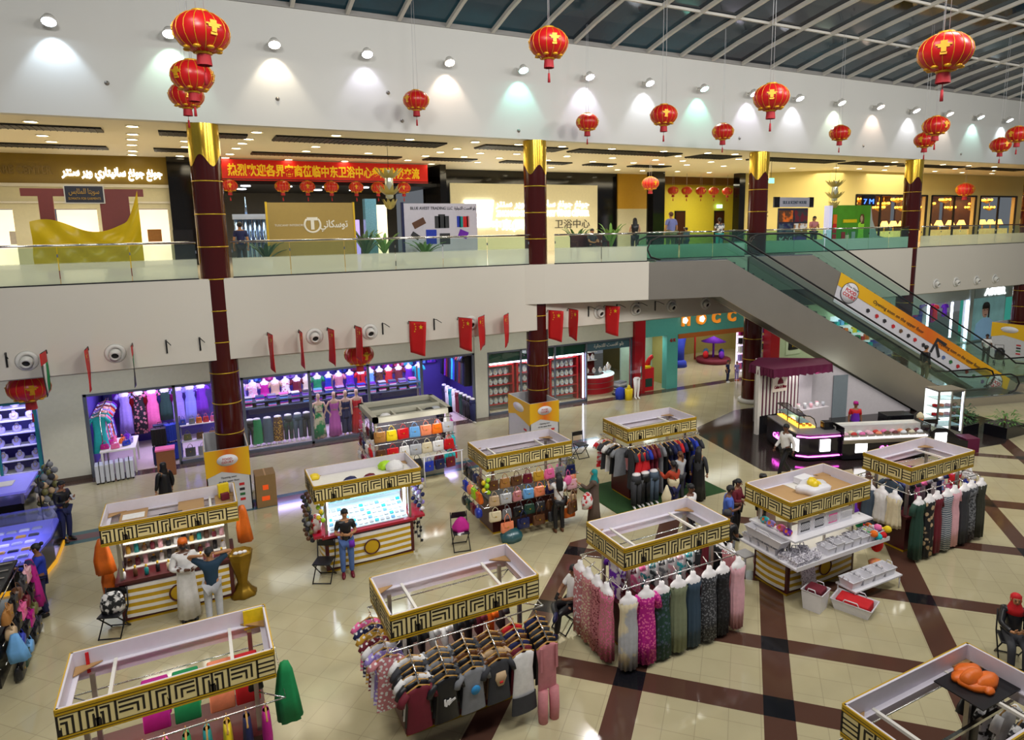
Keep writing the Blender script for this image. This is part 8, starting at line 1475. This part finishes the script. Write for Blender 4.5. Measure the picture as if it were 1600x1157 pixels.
for k, (c, c2) in enumerate((('brown', 'orange'), ('maroon', 'charcoal'), ('slate', 'navy'), ('white', 'tan'), ('maroon', 'white'), ('purple', 'black'))): x, z = (-.5 if k % 2 == 0 else .5), 1.62-.62*(k//2); MB().box(x-.45, x+.45, -.035, -.02, z-.27, z+.27).build('photo', prn(c, c2, 'noise', 3), t)
t = thing('bag_stand', 'small stand of blue and white garments beside the photo poster stand', 'stand', (23.9, 23.2, GL)); MB().box(-.5, .5, -.15, .15, 1.62, 1.66).box(-.4, .5, -.15, .15, 1.8, 1.83).build('shelf_board', MRN, t); MB().box(-.04, .04, -.04, .04, 0, 1.9).build('post', STEEL, t)
for i in range(4): tag(MB().ell([(0, 0, 0, .13, .07), (0, 0, .3, .15, .08), (0, 0, .5, .08, .05)], 12, True, .1, 5).build('garment', prn('white', ['blue', 'navy', 'brown', 'purple'][i], 'noise', 5), None, (23.45+.3*i, 22.8, GL+.5*0+.0)), '%s and white garment heap beside the photo poster stand' % ['blue', 'navy', 'brown', 'purple'][i], 'garment')
t = thing('promotion_stand', 'green promotion stand printed with a person in a lime dress', 'promotion stand', (29.5, 22.5, GL)); MB().box(-1.45, 1.45, 0, .15, 0, 2.12).build('panel', mat('promo_green', '4a8a1e', .4, nz=.3, ns=2, em=.12), t); MB().box(-1.72, -1.5, -.1, .2, 0, 2.1).build('white_end_panel', mat('promo_white', 'c8c8e8', .4, em=.5), t); MB().loft([[(1.45, 0, 0), (1.45, 0, 2.1)], [(1.7, -.1, 0), (1.55, -.05, 1.4)], [(2.3, -.3, 0), (1.8, -.2, .6)], [(2.4, -.4, 0), (2.2, -.35, .5)]], False, False).build('grey_wing', mat('promo_grey', 'a8b4b0', .4), t)
MB().at((.75, -.02, 0)).ell([(0, 0, .2, .26, .012), (0, 0, .9, .2, .014), (0, 0, 1.2, .24, .012), (0, 0, 1.3, .08, .012)], 14).build('printed_dress', mat('promo_lime', '9ad838', .4, em=.1), t); MB().at((.75, -.03, 0)).ell([(0, 0, 1.25, .05, .012), (0, 0, 1.4, .09, .014), (0, 0, 1.5, .1, .012), (0, 0, 1.6, .05, .01)], 12).build('printed_face', fab('beige', .4), t); MB().at((.8, -.022, 0)).ell([(0, 0, 1.2, .16, .012), (0, 0, 1.5, .17, .012), (0, 0, 1.68, .1, .012)], 12).build('printed_hair', fab('brown', .4), t)
for i, (c, x, z) in enumerate((('red', -1.2, .5), ('red', -1.2, 1.0), ('orange', -1.2, 1.45), ('red', -.55, .6), ('cream', -.25, .45), ('silver', .2, .6), ('yellow', -.1, 1.35))): MB().at((x, -.02, z)).box(-.13 if i < 6 else -.5, .13 if i < 6 else .5, -.012, .012, -.22 if i < 6 else -.08, .22 if i < 6 else .08).build('printed_pack', fab(c, .4), t)
# lamp shop contents
WRM = mat('lamp_amber', 'ffa030', .5, em=7, nz=0); WRM2 = mat('lamp_shade_lit', 'ffc060', .5, em=3, nz=.1); rnd = random.Random(5); kk = 0
for (x0, x1) in ((38.2, 41.7), (42.6, 47.0), (47.9, 51.6), (35.4, 38)):
    for i in range(4 if x1-x0 > 3 else 3):
        x = x0+.5+(x1-x0-.9)*i/3; t = thing('shop_chandelier', 'amber glass chandelier in the lamp shop windows, %s from the dark end' % ORD[kk], 'chandelier', (x, 27.6+.3*(i % 2), 8.55+.25*(i % 3)), 0, 'lamp shop chandeliers'); kk += 1
        MB().cyl((0, 0, .1), (0, 0, 9.4-(8.55+.25*(i % 3))), .012, 5).build('rod', GOLD, t); MB().lathe([(.02, .12), (.3, .1), (.34, .05), (.05, -.1), (.001, -.12)], 14).build('frame', GOLD, t)
        q = MB()
        for k in range(8): a = 2*PI*k/8; q.ball((.32*math.cos(a), .32*math.sin(a), .14), .055, .055, .08, 8, 4)
        q.build('bulb_cluster', WRM, t)
kk = 0
for (x0, x1) in ((38.4, 41.6), (42.7, 47.0), (47.9, 51.4)):
    for i in range(4):
        x = x0+.3+(x1-x0-.6)*i/3; t = thing('table_lamp', 'lit table lamp on the lamp shop window ledge, %s from the dark end' % ORD[kk], 'lamp', (x, 27.15, 7.2), 0, 'lamp shop table lamps'); kk += 1
        MB().lathe([(.001, 0), (.1, 0), (.03, .06), (.05, .2), (.02, .36), (.001, .36)], 12).build('base', GOLD, t); MB().lathe([(.28, .3), (.14, .62), (.12, .62), (.26, .3)], 16).build('lamp_shade', WRM2, t)
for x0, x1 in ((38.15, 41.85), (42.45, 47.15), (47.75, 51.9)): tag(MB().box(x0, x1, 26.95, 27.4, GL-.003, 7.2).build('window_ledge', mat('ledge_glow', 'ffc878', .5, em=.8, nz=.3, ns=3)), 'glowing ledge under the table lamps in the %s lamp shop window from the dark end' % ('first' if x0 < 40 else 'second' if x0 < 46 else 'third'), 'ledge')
t = thing('lit_sign', 'blue lit sign in the dark end of the lamp shop front', 'sign', (36.2, 26.5, 9.0)); text('7 M', .42, mat('sign_blue', '3a6aff', .5, em=3), t, (0, -.02, -.15), name='lettering', width=.9); MB().box(-.6, .6, 0, .04, -.3, .35).build('panel', BLK, t)
for i in range(6): tag(MB().box(-.25, .25, -.02, .02, -.3, .3).build('amber_panel', mat('amber_panel', 'd86a14', .5, em=1.0, nz=.5, ns=4), None, (36.9+.0*i+(i % 3)*.5, 28.8, 7.1+.9*(i//3))), 'glowing amber panel deep in the dark end of the lamp shop, %s' % ORD[i], 'panel')
# showroom behind the yellow cloth
for i, (x, c) in enumerate(((-5.3+0, 'white'), (-1.2, 'tan'))): tag(MB().box(-.25, .25, -.02, .02, -.25, .25).build('framed_picture', fab(c), None, (x if i else -5.75, 31.55, 7.7)), '%s framed picture in the lit showroom behind the yellow cloth' % c, 'picture')
tag(MB().box(-.35, .35, -.2, .2, 0, 1.4).build('black_screen_panel', SD, None, (-.15, 29.6, GL)), 'black panel stand beside the black pier near the first column', 'panel')
